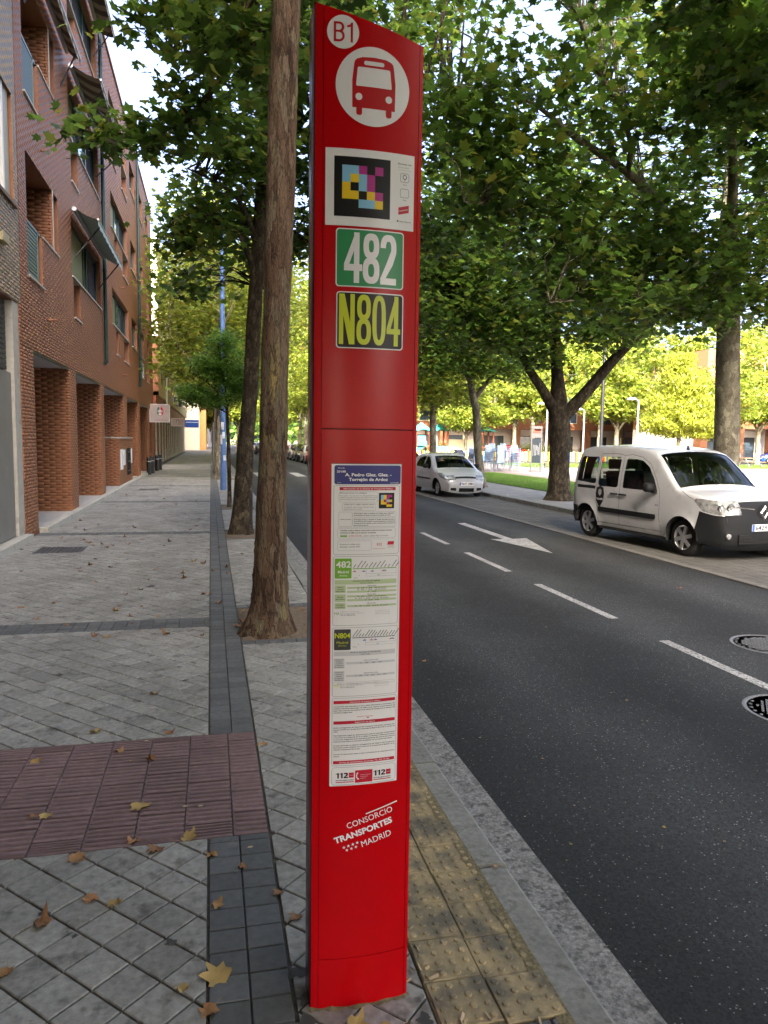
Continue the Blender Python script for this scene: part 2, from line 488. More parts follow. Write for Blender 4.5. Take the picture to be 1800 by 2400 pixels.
# ------------------------------------------------------------------ mesh helpers
class MB:
    def __init__(s):
        s.v, s.f, s.mi = [], [], []
        s.M = None
        s.cur = 0

    def pt(s, p):
        p = Vector(p)
        if s.M is not None:
            p = s.M @ p
        s.v.append(tuple(p))
        return len(s.v) - 1

    def face(s, idx):
        s.f.append(tuple(idx))
        s.mi.append(s.cur)

    def poly(s, pts):
        s.face([s.pt(p) for p in pts])

    def box(s, a, b, faces='xXyYzZ'):
        x0, y0, z0 = a
        x1, y1, z1 = b
        i = [s.pt(p) for p in ((x0, y0, z0), (x1, y0, z0), (x1, y1, z0), (x0, y1, z0), (x0, y0, z1), (x1, y0, z1), (x1, y1, z1), (x0, y1, z1))]
        F = dict(z=(3, 2, 1, 0), Z=(4, 5, 6, 7), y=(0, 1, 5, 4), X=(1, 2, 6, 5), Y=(2, 3, 7, 6), x=(3, 0, 4, 7))
        for k in faces:
            s.face([i[j] for j in F[k]])
        return s

    def bar(s, p0, p1, w, h=None, up=(0, 0, 1)):
        """square bar between two points"""
        h = h or w
        p0, p1 = Vector(p0), Vector(p1)
        d = (p1 - p0).normalized()
        u = Vector(up)
        if abs(d.dot(u)) > 0.95:
            u = Vector((1, 0, 0))
        a = d.cross(u).normalized() * (w / 2)
        b = a.cross(d).normalized() * (h / 2)
        i = [s.pt(p) for p in (p0 - a - b, p0 + a - b, p0 + a + b, p0 - a + b, p1 - a - b, p1 + a - b, p1 + a + b, p1 - a + b)]
        for q in ((0, 1, 2, 3), (7, 6, 5, 4), (4, 5, 1, 0), (5, 6, 2, 1), (6, 7, 3, 2), (7, 4, 0, 3)):
            s.face([i[j] for j in q])
        return s

    def tube(s, pts, rad, n=8, cap=True, wob=0.0, rnd=None):
        pts = [Vector(p) for p in pts]
        if not hasattr(rad, '__len__'):
            rad = [rad] * len(pts)
        prev = None
        ref = Vector((1, 0, 0))
        rings = []
        for k, p in enumerate(pts):
            d = (pts[min(k + 1, len(pts) - 1)] - pts[max(k - 1, 0)])
            d = d.normalized() if d.length > 1e-9 else Vector((0, 0, 1))
            if prev is None:
                ref = Vector((1, 0, 0)) if abs(d.x) < 0.9 else Vector((0, 1, 0))
            a = (ref - d * ref.dot(d)).normalized()
            ref = a
            b = d.cross(a)
            prev = d
            ring = []
            for j in range(n):
                t = 2 * math.pi * j / n
                r = rad[k]
                if wob and rnd:
                    r *= 1 + rnd.uniform(-wob, wob)
                ring.append(s.pt(p + (a * math.cos(t) + b * math.sin(t)) * r))
            rings.append(ring)
        for k in range(len(rings) - 1):
            A, B = rings[k], rings[k + 1]
            for j in range(n):
                s.face((A[j], A[(j + 1) % n], B[(j + 1) % n], B[j]))
        if cap:
            s.face(list(reversed(rings[0])))
            s.face(rings[-1])
        return s

    def lathe(s, prof, n=20, axis='Z', c=(0, 0, 0), cap=True):
        rings = []
        for r, h in prof:
            ring = []
            for j in range(n):
                t = 2 * math.pi * j / n
                u, w = r * math.cos(t), r * math.sin(t)
                p = dict(Z=(u, w, h), Y=(u, h, w), X=(h, u, w))[axis]
                ring.append(s.pt((p[0] + c[0], p[1] + c[1], p[2] + c[2])))
            rings.append(ring)
        for k in range(len(rings) - 1):
            A, B = rings[k], rings[k + 1]
            for j in range(n):
                q = (A[j], A[(j + 1) % n], B[(j + 1) % n], B[j])
                s.face(q if axis != 'Y' else q[::-1])
        if cap:
            s.face(rings[0][::-1])
            s.face(rings[-1])
        return s

    def prism(s, pts, off, cap=True):
        """extrude a closed polygon by a vector"""
        a = [s.pt(p) for p in pts]
        b = [s.pt(Vector(p) + Vector(off)) for p in pts]
        n = len(a)
        for j in range(n):
            s.face((a[j], a[(j + 1) % n], b[(j + 1) % n], b[j]))
        if cap:
            s.face(a[::-1])
            s.face(b)
        return s

    def mesh(s, name, mats, smooth=False):
        me = bpy.data.meshes.new(name)
        me.from_pydata(s.v, [], s.f)
        for m in (mats if isinstance(mats, (list, tuple)) else [mats]):
            me.materials.append(MT[m] if isinstance(m, str) else m)
        if len(me.materials) > 1:
            me.polygons.foreach_set('material_index', s.mi)
        if smooth:
            me.polygons.foreach_set('use_smooth', [True] * len(me.polygons))
            if smooth != 'all':
                me.set_sharp_from_angle(angle=R(38 if smooth is True else smooth))
        me.update()
        return me

    def build(s, name, mats, parent=None, smooth=False, world=True, fix=False):
        me = s.mesh(name, mats, smooth)
        if fix:
            bm = bmesh.new()
            bm.from_mesh(me)
            bmesh.ops.recalc_face_normals(bm, faces=bm.faces)
            bm.to_mesh(me)
            bm.free()
        return link(name, me, parent, world)


def link(name, me, parent=None, world=True):
    o = bpy.data.objects.new(name, me)
    COL.objects.link(o)
    if parent is not None:
        o.parent = parent
        if world and parent.parent is None and parent.get('wpart') is None and parent.type == 'EMPTY':
            o.location = -parent.location
    return o


def tag(o, label=None, cat=None, group=None, kind=None):
    if label:
        o['label'] = label
    if cat:
        o['category'] = cat
    if group:
        o['group'] = group
    if kind:
        o['kind'] = kind
    return o


def thing(name, label, cat, loc=(0, 0, 0), group=None, rz=0.0):
    o = bpy.data.objects.new(name, None)
    o.empty_display_size = 0.2
    COL.objects.link(o)
    o.location = loc
    o.rotation_euler = (0, 0, rz)
    return tag(o, label, cat, group)


def copy_tree(o, parent=None):
    c = o.copy()
    COL.objects.link(c)
    if parent is not None:
        c.parent = parent
    for ch in list(o.children):
        copy_tree(ch, c)
    return c


def np_mesh(name, verts, faces, mats, smooth=False):
    """fast mesh from arrays: faces (m,k)"""
    verts = np.ascontiguousarray(verts, dtype=np.float32)
    faces = np.ascontiguousarray(faces, dtype=np.int32)
    me = bpy.data.meshes.new(name)
    m, k = faces.shape
    me.vertices.add(len(verts))
    me.vertices.foreach_set('co', verts.ravel())
    me.loops.add(m * k)
    me.loops.foreach_set('vertex_index', faces.ravel())
    me.polygons.add(m)
    me.polygons.foreach_set('loop_start', np.arange(0, m * k, k, dtype=np.int32))
    me.polygons.foreach_set('loop_total', np.full(m, k, dtype=np.int32))
    if smooth:
        me.polygons.foreach_set('use_smooth', np.ones(m, dtype=bool))
    me.update(calc_edges=True)
    for x in (mats if isinstance(mats, (list, tuple)) else [mats]):
        me.materials.append(MT[x] if isinstance(x, str) else x)
    return me


def text_geo(body, bold=0.0, shear=0.0, res=2):
    """vertices (n,2) and faces of a line of lettering, from the built-in font"""
    cu = bpy.data.curves.new('lettering', 'FONT')
    cu.body = body
    cu.size = 1.0
    cu.offset = bold
    cu.shear = shear
    cu.resolution_u = res
    cu.fill_mode = 'FRONT'
    o = bpy.data.objects.new('lettering', cu)
    me = bpy.data.meshes.new_from_object(o)
    v = np.array([(p.co.x, p.co.y) for p in me.vertices]) if len(me.vertices) else np.zeros((0, 2))
    f = [tuple(p.vertices) for p in me.polygons]
    bpy.data.objects.remove(o)
    bpy.data.meshes.remove(me)
    bpy.data.curves.remove(cu)
    return v, f


def rrect(x0, z0, x1, z1, r, n=4):
    pts = []
    for cx, cz, a0 in ((x1 - r, z0 + r, -90), (x1 - r, z1 - r, 0), (x0 + r, z1 - r, 90), (x0 + r, z0 + r, 180)):
        for k in range(n + 1):
            a = R(a0 + 90 * k / n)
            pts.append((cx + r * math.cos(a), cz + r * math.sin(a)))
    return pts


def disc2(cx, cz, r, n=40, rz=None):
    rz = rz or r
    return [(cx + r * math.cos(2 * math.pi * k / n), cz + rz * math.sin(2 * math.pi * k / n)) for k in range(n)]


def clip_poly(poly, x0, y0, x1, y1):
    def cut(pts, f):
        out = []
        for i in range(len(pts)):
            a, b = pts[i], pts[(i + 1) % len(pts)]
            fa, fb = f(a), f(b)
            if fa >= 0:
                out.append(a)
            if (fa >= 0) != (fb >= 0):
                t = fa / (fa - fb)
                out.append((a[0] + (b[0] - a[0]) * t, a[1] + (b[1] - a[1]) * t))
        return out
    for f in (lambda p: p[0] - x0, lambda p: x1 - p[0], lambda p: p[1] - y0, lambda p: y1 - p[1]):
        poly = cut(poly, f)
        if len(poly) < 3:
            return []
    return poly


def parea(p):
    return abs(sum(p[i][0] * p[(i + 1) % len(p)][1] - p[(i + 1) % len(p)][0] * p[i][1] for i in range(len(p)))) / 2
# ------------------------------------------------------------------ the setting: ground, road, pavements
rnd = random.Random(7)
_cinv = _m.inverted()


def in_view(p, pad=0.03):
    q = _cinv @ Vector(p)
    if q.z > -0.3:
        return False
    x, y = q.x / -q.z * 1733 / 900, q.y / -q.z * 1733 / 1200
    return abs(x) < 1 + pad and abs(y) < 1 + pad


def sheet(name, x0, y0, x1, y1, z, m, kind='structure', parent=None):
    b = MB()
    b.poly([(x0, y0, z), (x1, y0, z), (x1, y1, z), (x0, y1, z)])
    o = b.build(name, m, parent)
    if kind and parent is None:
        o['kind'] = kind
    return o


sheet('ground', -900, -900, 1200, 1500, -0.20, 'ground_earth')
road = sheet('road', 1.2, -40, 7.06, 260, -0.12, 'asphalt')
sheet('road', -60, 97, 1.19, 108, -0.124, 'asphalt')
sheet('road', 16.2, 60, 400, 75, 0.004, 'asphalt')
gut = MB()
gut.box((1.195, -5, -0.20), (1.418, 100, -0.108))
tag(gut.build('gutter', 'gutter_concrete'), kind='structure')
bay = MB()
bay.box((7.2, -8, -0.2), (9.3, 100, -0.13))
bay = tag(bay.build('parking_bay', 'joint'), kind='structure')
pave = MB()
pave.box((-3.4, -6, -0.25), (1.06, 97, -0.012))
pave = tag(pave.build('pavement', 'joint'), kind='structure')
farp = MB()
farp.box((9.42, -30, -0.2), (11.8, 100, -0.012))
farp = tag(farp.build('pavement', 'joint'), kind='structure')
plaza = MB()
plaza.box((11.85, -40, -0.2), (320, 260, -0.02))
tag(plaza.build('plaza', 'plaza_paving'), kind='structure')
endp = MB()
endp.box((-60, 108.4, -0.2), (1.19, 260, 0.0))
tag(endp.build('pavement', 'far_tile'), kind='structure')


def tile_geo(b, poly, z, h=0.014, ch=0.004, ins=0.003, tilt=(0, 0)):
    """a paving piece with a small chamfer; poly is in (x,y), counter-clockwise"""
    cx = sum(p[0] for p in poly) / len(poly)
    cy = sum(p[1] for p in poly) / len(poly)
    n = len(poly)
    zz = lambda x, y, dz: z + dz + (x - cx) * tilt[0] + (y - cy) * tilt[1]
    lo = [b.pt((x, y, z - h)) for x, y in poly]
    mid = [b.pt((x, y, zz(x, y, -ch))) for x, y in poly]
    top = []
    for x, y in poly:
        d = math.hypot(x - cx, y - cy) or 1
        k = max(0.0, 1 - ins * 1.4 / d)
        X, Y = cx + (x - cx) * k, cy + (y - cy) * k
        top.append(b.pt((X, Y, zz(X, Y, 0))))
    for A, B in ((lo, mid), (mid, top)):
        for j in range(n):
            b.face((A[j], A[(j + 1) % n], B[(j + 1) % n], B[j]))
    b.face(top)


_piece_cache = {}


def place_piece(name, poly, z, m, parent, dz=0.0, **kw):
    """one paving piece as an object of its own; equal pieces share mesh data"""
    cx = sum(p[0] for p in poly) / len(poly)
    cy = sum(p[1] for p in poly) / len(poly)
    loc = [(round(x - cx, 4), round(y - cy, 4)) for x, y in poly]
    key = (name, m, tuple(loc))
    if key not in _piece_cache:
        b = MB()
        tile_geo(b, loc, 0, **kw)
        _piece_cache[key] = b.mesh(name, m)
    o = bpy.data.objects.new(name, _piece_cache[key])
    COL.objects.link(o)
    o.location = (cx, cy, z + dz)
    o.rotation_euler = (rnd.gauss(0, 0.004), rnd.gauss(0, 0.004), 0)
    o.parent = parent
    return o


def lay(name, polys, z, m, parent, limit=290, **kw):
    """the pieces that show largest become parts, the rest one part"""
    order = []
    for p in polys:
        cx = sum(q[0] for q in p) / len(p)
        cy = sum(q[1] for q in p) / len(p)
        d = math.dist((cx, cy, z), (0, 0, 1.75))
        order.append((parea(p) / d ** 3 if in_view((cx, cy, z)) else 0, p))
    order.sort(key=lambda t: -t[0])
    rest = MB()
    for i, (a, p) in enumerate(order):
        if i < limit and a > 0:
            place_piece(name, p, z, m, parent, rnd.gauss(0, 0.0008), **kw)
        else:
            tile_geo(rest, p, z + rnd.gauss(0, 0.0008), tilt=(rnd.gauss(0, 0.004), rnd.gauss(0, 0.004)), **kw)
    if rest.f:
        o = rest.build(name, m, parent)
        o['kind'] = 'stuff'


def grid(x0, y0, x1, y1, px, py, gap=0.006, stag=0.0, ang=0.0):
    """rectangular pieces filling a rectangle, cut at its borders"""
    out = []
    c, s = math.cos(ang), math.sin(ang)
    cx, cy = (x0 + x1) / 2, (y0 + y1) / 2
    rad = math.hypot(x1 - x0, y1 - y0) / 2 + px
    nx, ny = (int(rad / px) + 2, int(rad / py) + 2) if ang else (int((x1 - x0) / 2 / px) + 2, int((y1 - y0) / 2 / py) + 2)
    # anchored to the world so that neighbouring fields line up
    if ang:
        u0, v0 = round((cx * c + cy * s) / px), round((-cx * s + cy * c) / py)
    for i in range(-nx, nx + 1):
        for j in range(-ny, ny + 1):
            if ang:
                a, b = (u0 + i) * px, (v0 + j) * py
                q = [(a + gap / 2, b + gap / 2), (a + px - gap / 2, b + gap / 2), (a + px - gap / 2, b + py - gap / 2), (a + gap / 2, b + py - gap / 2)]
                q = [(x * c - y * s, x * s + y * c) for x, y in q]
            else:
                a, b = x0 + (i + nx) * px, y0 + (j + ny) * py - py + (stag * py * ((i + nx) % 2))
                q = [(a + gap / 2, b + gap / 2), (a + px - gap / 2, b + gap / 2), (a + px - gap / 2, b + py - gap / 2), (a + gap / 2, b + py - gap / 2)]
            q = clip_poly(q, x0 + gap / 2, y0 + gap / 2, x1 - gap / 2, y1 - gap / 2)
            if q and parea(q) > 0.00025:
                out.append(q)
    return out


A44 = R(44)
dia = []
XW = -3.02
RY0, RY1 = 3.19, 4.365                     # the red grooved strip
BANDS = [(6.97, 7.33), (13.95, 14.31), (20.9, 21.26), (27.9, 28.26), (34.9, 35.26), (41.9, 42.26)]
ys = [0.9, RY0]
segs = [(0.9, RY0), (RY1, BANDS[0][0])]
for k in range(len(BANDS) - 1):
    segs.append((BANDS[k][1], BANDS[k + 1][0]))
segs.append((BANDS[-1][1], 50.0))
lay('paving_slab', grid(XW, 50.0, 1.055, 96.9, 0.6, 0.6, 0.01), 0.0, 'tile_grey', pave, limit=0)
for a, b in segs:
    dia += grid(XW, a, -0.025, b, 0.150, 0.150, 0.0078, ang=A44)
dark = []
for a, b in [(0.9, RY0)] + [(RY1, 49.9)]:
    dark += grid(-0.022, a, 0.238, b, 0.130, 0.118, 0.005)
for a, b in BANDS:
    dark += grid(XW, a, -0.026, b, 0.118, 0.120, 0.005)
PITS = [(0.26, 6.42, 1.0, 7.70), (0.26, 13.2, 1.0, 14.4), (0.26, 18.75, 1.0, 19.95), (0.26, 32.3, 1.0, 33.5), (0.26, 39.3, 1.0, 40.5)]
YZ0, YZ1 = 1.93, 4.95
right = [(0.244, 0.9, 0.655, YZ1), (0.244, YZ1, 1.055, 6.29)]
dark += grid(0.76, 1.5, 1.055, YZ0 - 0.005, 0.118, 0.2, 0.005)
right.append((0.655, 0.9, 0.755, YZ0 - 0.005))
yprev = None
for k, (px0, py0, px1, py1) in enumerate(PITS):
    dark += grid(0.244, py0 - 0.128, 1.055, py0 - 0.006, 0.118, 0.12, 0.005)
    dark += grid(0.244, py1 + 0.006, 1.055, py1 + 0.128, 0.118, 0.12, 0.005)
    nxt = PITS[k + 1][1] - 0.13 if k + 1 < len(PITS) else 49.9
    right.append((0.244, py1 + 0.13, 1.055, nxt))
for r_ in right:
    dia += grid(*r_, 0.150, 0.150, 0.0078, ang=A44)
lay('paving_tile', dia, 0.0, 'tile_grey', pave)
lay('edging_paver', dark, 0.0, 'tile_dark', pave)
for px0, py0, px1, py1 in PITS:
    b = MB()
    n = 10
    g = [[b.pt((px0 + (px1 - px0) * i / n, py0 + (py1 - py0) * j / n, -0.010 + (rnd.uniform(0, 0.02) if 0 < i < n and 0 < j < n else 0))) for i in range(n + 1)] for j in range(n + 1)]
    for j in range(n):
        for i in range(n):
            b.face((g[j][i], g[j][i + 1], g[j + 1][i + 1], g[j + 1][i]))
    b.build('tree_pit', 'earth', pave, smooth=True)

# red tiles with grooves running across the pavement
RT = 0.213
red_full = MB()
_h = RT / 2 - 0.002


def red_mesh(w, d):
    b = MB()
    n = 5
    prof = [(-d / 2, -0.014), (-d / 2, -0.002)]
    for k in range(n):
        y0 = -d / 2 + d * (k + 0.12) / n
        y1 = -d / 2 + d * (k + 0.50) / n
        y2 = -d / 2 + d * (k + 0.62) / n
        y3 = -d / 2 + d * (k + 0.98) / n
        prof += [(y0, 0.002), (y1, 0.002), (y2, -0.011), (y3, -0.011)]
    prof += [(d / 2, -0.002), (d / 2, -0.014)]
    rows = []
    for x in (-w / 2, -w / 2 + 0.012, w / 2 - 0.012, w / 2):
        edge = abs(x) > w / 2 - 0.001
        rows.append([b.pt((x, y, (min(z, -0.001) if edge and z > -0.01 else z) if not (edge and z > -0.012 and z < -0.003) else -0.001)) for y, z in prof])
    for A, B in zip(rows[:-1], rows[1:]):
        for j in range(len(prof) - 1):
            b.face((A[j], B[j], B[j + 1], A[j + 1]))
    for Rw, rev in ((rows[0], True), (rows[-1], False)):
        lo0, lo1 = Rw[0], Rw[-1]
        for j in range(1, len(prof) - 2):
            b.face((Rw[j], lo0, Rw[j + 1])[:: (1 if rev else -1)])
    return b.mesh('grooved_tile', 'tile_red')


cache = {}
xr = 0.239
col = 0
while xr > XW + 0.05:
    w = 0.155 if col == 0 else RT
    y = RY0 - (col * 0.37 % 1.0) * RT
    while y < RY1 - 0.01:
        a, c = max(y, RY0), min(y + RT, RY1)
        if c - a > 0.02:
            key = (w, round(c - a, 3))
            if key not in cache:
                cache[key] = red_mesh(w - 0.006, c - a - 0.006)
            o = bpy.data.objects.new('grooved_tile', cache[key])
            COL.objects.link(o)
            o.location = (xr - w / 2, (a + c) / 2, rnd.gauss(0, 0.0008))
            o.rotation_euler = (rnd.gauss(0, 0.004), rnd.gauss(0, 0.004), 0)
            o.parent = pave
        y += RT
    xr -= w
    col += 1

# yellow tiles with round studs along the kerb
def yellow_mesh(w, d):
    b = MB()
    tile_geo(b, [(-w / 2, -d / 2), (w / 2, -d / 2), (w / 2, d / 2), (-w / 2, d / 2)], 0)
    n = 4
    for i in range(n):
        for j in range(n):
            cx, cy = -w / 2 + w * (i + 0.5) / n, -d / 2 + d * (j + 0.5) / n
            r0, r1 = [], []
            for k in range(8):
                t = 2 * math.pi * k / 8
                r0.append(b.pt((cx + 0.0135 * math.cos(t), cy + 0.0135 * math.sin(t), -0.0005)))
                r1.append(b.pt((cx + 0.010 * math.cos(t), cy + 0.010 * math.sin(t), 0.0045)))
            for k in range(8):
                b.face((r0[k], r0[(k + 1) % 8], r1[(k + 1) % 8], r1[k]))
            b.face(r1)
    return b.mesh('studded_tile', 'tile_yellow', smooth=35)


tag(sheet('joint_fill', 0.658, 1.93, 1.058, 4.95, -0.006, 'moss_grout', None, pave))
ym = yellow_mesh(0.1955, 0.1955)
for ci, x in enumerate((0.758, 0.957)):
    y = YZ0 + 0.1 + (0.0 if ci else 0.02)
    while y < YZ1 - 0.09:
        o = bpy.data.objects.new('studded_tile', ym)
        COL.objects.link(o)
        o.location = (x + rnd.gauss(0, 0.0015), y, rnd.gauss(0, 0.0015))
        o.rotation_euler = (rnd.gauss(0, 0.008), rnd.gauss(0, 0.008), rnd.gauss(0, 0.006))
        o.parent = pave
        y += 0.1995

# near kerb stones, one metre long each
kerb = tag(thing('kerb', None, None, (1.06, 0, 0)), kind='structure')
b0 = MB()
km = {}
y = 0.745
while y < 97:
    L = 0.99 if y < 30 else 4.99
    if L not in km:
        b = MB()
        x0, x1 = 0.0, 0.138
        prof = [(x0, -0.22), (x0, -0.006), (x0 + 0.006, 0.0), (x1 - 0.018, 0.0), (x1, -0.016), (x1 + 0.004, -0.22)]
        b.prism([(px, 0.004, pz) for px, pz in prof][::-1], (0, L - 0.008, 0))
        km[L] = b.mesh('kerb_stone', 'kerb_stone')
    o = bpy.data.objects.new('kerb_stone', km[L])
    COL.objects.link(o)
    o.parent = kerb
    o.location = (rnd.gauss(0, 0.003), y, rnd.gauss(0, 0.002) - (0.008 if 1.7 < y < 2.7 else 0))
    o.rotation_euler = (0, 0, rnd.gauss(0, 0.002))
    y += L + 0.01
# sandy filling between kerb and tiles
b = MB()
yy = 1.6
pr = None
while yy < 6.3:
    w = 0.018 + 0.02 * rnd.random()
    cur = (b.pt((1.045 - w, yy, 0.0005)), b.pt((1.063, yy, 0.003)))
    if pr:
        b.face((pr[0], pr[1], cur[1], cur[0]))
    pr = cur
    yy += 0.05
b.build('joint_fill', 'moss_grout', pave)

# far kerb and the flush edging of the parking bay
fk = tag(thing('kerb', None, None, (9.30, 0, 0)), kind='structure')
b = MB()
b.prism([(0, 0.004, -0.2), (0, 0.004, -0.01), (0.012, 0.004, 0.0), (0.13, 0.004, 0.0), (0.13, 0.004, -0.2)][::-1], (0, 0.99, 0))
fm = b.mesh('kerb_stone', 'kerb_stone')
for k in range(70):
    o = bpy.data.objects.new('kerb_stone', fm)
    COL.objects.link(o)
    o.parent = fk
    o.location = (rnd.gauss(0, 0.003), k * 1.0 + 2, rnd.gauss(0, 0.002))
ed = tag(thing('kerb', None, None, (7.06, 0, -0.12)), kind='structure')
b = MB()
tile_geo(b, [(0.003, 0.003), (0.137, 0.003), (0.137, 0.487), (0.003, 0.487)], 0.022, h=0.06, ch=0.008, ins=0.008)
em = b.mesh('edging_stone', 'bay_edge')
for k in range(110):
    o = bpy.data.objects.new('edging_stone', em)
    COL.objects.link(o)
    o.parent = ed
    o.location = (0, 3 + k * 0.49, rnd.gauss(0, 0.002))
lay('block_paver', grid(7.205, 5.5, 9.295, 32, 0.20, 0.10, 0.006), -0.12, 'bay_paver', bay, h=0.012)
lay('block_paver', grid(7.205, 32, 9.295, 99, 1.0, 0.6, 0.02), -0.12, 'bay_paver', bay, limit=0, h=0.012)
lay('paving_tile', grid(9.435, 8, 11.79, 40, 0.30, 0.30, 0.008), 0.0, 'far_tile', farp)
lay('paving_tile', grid(9.435, 40, 11.79, 100, 1.2, 1.2, 0.02), 0.0, 'far_tile', farp, limit=0)

# road markings, 4 mm proud of the asphalt
def mark(name, pts):
    b = MB()
    b.poly([(x, y, -0.1155) for x, y in pts])
    return b.build(name, 'paint_white', road)
for y0, y1 in ((4.05, 6.14), (7.03, 8.97), (9.93, 11.77), (12.79, 14.5), (15.7, 17.5), (18.6, 20.4), (21.5, 23.3), (24.4, 26.2), (27.3, 29.1), (30.2, 32.0), (50, 52), (55, 57), (60, 62)):
    mark('lane_dash', [(4.155, y0), (4.262, y0), (4.262, y1), (4.155, y1)])
mark('arrow_marking', [(5.66, 11.5), (6.03, 13.42), (5.71, 13.34), (5.71, 16.12), (5.52, 16.10), (5.52, 13.34), (5.26, 13.36)])
mark('arrow_marking', [(2.7, 33.5), (2.85, 31.5), (2.62, 31.6), (2.62, 28.5), (2.5, 28.5), (2.5, 31.6), (2.3, 31.5)])
for k in range(6):
    x = 1.25 + k * 1.0
    mark('crosswalk_stripe', [(x, 37.6), (x + 0.5, 37.6), (x + 0.5, 41.8), (x, 41.8)])
# lawn
lawn = sheet('lawn', 11.9, 4, 16.0, 40.2, 0.003, 'lawn_soil')
sheet('lawn', 22.5, 50, 60, 58, 0.003, 'lawn_soil')


def grass(name, x0, y0, x1, y1, n, h, seed):
    r = np.random.default_rng(seed)
    x, y = r.uniform(x0, x1, n), r.uniform(y0, y1, n)
    a = r.uniform(0, 2 * np.pi, n)
    w, hh = r.uniform(0.006, 0.014, n) * h / 0.05, r.uniform(0.6, 1.3, n) * h
    dx, dy = np.cos(a) * w, np.sin(a) * w
    lx, ly = r.normal(0, 0.5, n) * hh, r.normal(0, 0.5, n) * hh
    v = np.stack([np.stack([x - dx, y - dy, np.zeros(n)], 1), np.stack([x + dx, y + dy, np.zeros(n)], 1), np.stack([x + lx, y + ly, hh], 1)], 1).reshape(-1, 3)
    f = np.arange(3 * n).reshape(-1, 3)
    o = link(name, np_mesh(name, v, f, 'grass'))
    o['kind'] = 'stuff'
    return tag(o, 'short mown green grass covering the strip behind the far pavement' if x0 < 20 else 'pale sunlit grass beyond the plaza chairs', 'grass')


grass('grass', 11.9, 17, 16.0, 40.2, 110000, 0.05, 3)
grass('grass', 22.5, 50, 60, 58, 30000, 0.09, 4)
# ------------------------------------------------------------------ the red bus stop totem
U0, U1, UC = 0.283, 0.5935, 0.438
tot = thing('bus_stop_totem', 'tall glossy red bus stop totem with white roundels and route numbers 482 and N804', 'bus stop', (UC, 2.17, 0))


def ys_(u):
    return 2.116 - 0.016 * (1 - ((u - UC) / 0.155) ** 2)


def ztop(u):
    return 2.930 - (u - U0) * 0.252


def curved_panel(name, u0, u1, z0, z1, m, n=14, parent=tot, front=0.0, thick=0.004, label=None):
    """a sheet following the convex front; z1 None = up to the slanted top"""
    b = MB()
    F, K = [], []
    for i in range(n + 1):
        u = u0 + (u1 - u0) * i / n
        top = ztop(u) if z1 is None else z1
        zs = [z0 + (top - z0) * j / 6 for j in range(7)]
        F.append([b.pt((u, ys_(u) - front, z)) for z in zs])
        K.append([b.pt((u, ys_(u) - front + thick, z)) for z in zs])
    for i in range(n):
        for j in range(6):
            b.face((F[i][j], F[i + 1][j], F[i + 1][j + 1], F[i][j + 1]))
        b.face((F[i][0], K[i][0], K[i + 1][0], F[i + 1][0]))
        b.face((F[i][6], F[i + 1][6], K[i + 1][6], K[i][6]))
    for i, rev in ((0, 1), (n, -1)):
        for j in range(6):
            b.face((F[i][j], F[i][j + 1], K[i][j + 1], K[i][j])[::rev])
    o = b.build(name, m, parent, smooth=30)
    if label:
        o['label'] = label
    return o


# core, set back behind the panels so that the joints read dark
b = MB()
out = []
for i in range(9):
    u = U0 + 0.006 + (U1 - U0 - 0.012) * i / 8
    out.append((u, ys_(u) + 0.0035))
for i in range(9):
    u = U1 - 0.006 - (U1 - U0 - 0.012) * i / 8
    out.append((u, 2.232 + 0.012 * (1 - ((u - UC) / 0.155) ** 2)))
lo = [b.pt((x, y, 0.0)) for x, y in out]
hi = [b.pt((x, y, ztop(x) - 0.004)) for x, y in out]
for j in range(len(out)):
    b.face((lo[j], lo[(j + 1) % len(out)], hi[(j + 1) % len(out)], hi[j]))
b.face(hi)
b.build('core', 'pylon_gap', tot)
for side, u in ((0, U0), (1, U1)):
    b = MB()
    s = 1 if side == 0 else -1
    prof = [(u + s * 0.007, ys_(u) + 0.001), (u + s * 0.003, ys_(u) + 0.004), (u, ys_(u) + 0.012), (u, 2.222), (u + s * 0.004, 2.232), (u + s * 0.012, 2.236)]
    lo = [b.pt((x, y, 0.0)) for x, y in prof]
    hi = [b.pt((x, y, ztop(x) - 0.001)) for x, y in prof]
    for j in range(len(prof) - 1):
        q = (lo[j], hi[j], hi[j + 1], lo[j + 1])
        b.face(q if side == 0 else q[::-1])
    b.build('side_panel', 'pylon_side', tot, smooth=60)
curved_panel('frame_strip', U0 + 0.0035, 0.3068, 0.0, None, 'pylon_red', 4)
curved_panel('frame_strip', 0.5812, U1 - 0.002, 0.0, None, 'pylon_red', 4)
curved_panel('upper_panel', 0.3085, 0.5795, 1.7835, None, 'pylon_red')
curved_panel('door_panel', 0.3085, 0.5795, 0.1635, 1.7805, 'pylon_red')
curved_panel('base_panel', 0.3085, 0.5795, 0.0, 0.1610, 'pylon_red')
b = MB()
b.poly([(U0, ys_(U0), 2.932), (U1, ys_(U1), ztop(U1) + 0.002), (U1, 2.235, ztop(U1) + 0.002), (U0, 2.235, 2.932)])
b.build('cap', 'pylon_red', tot)
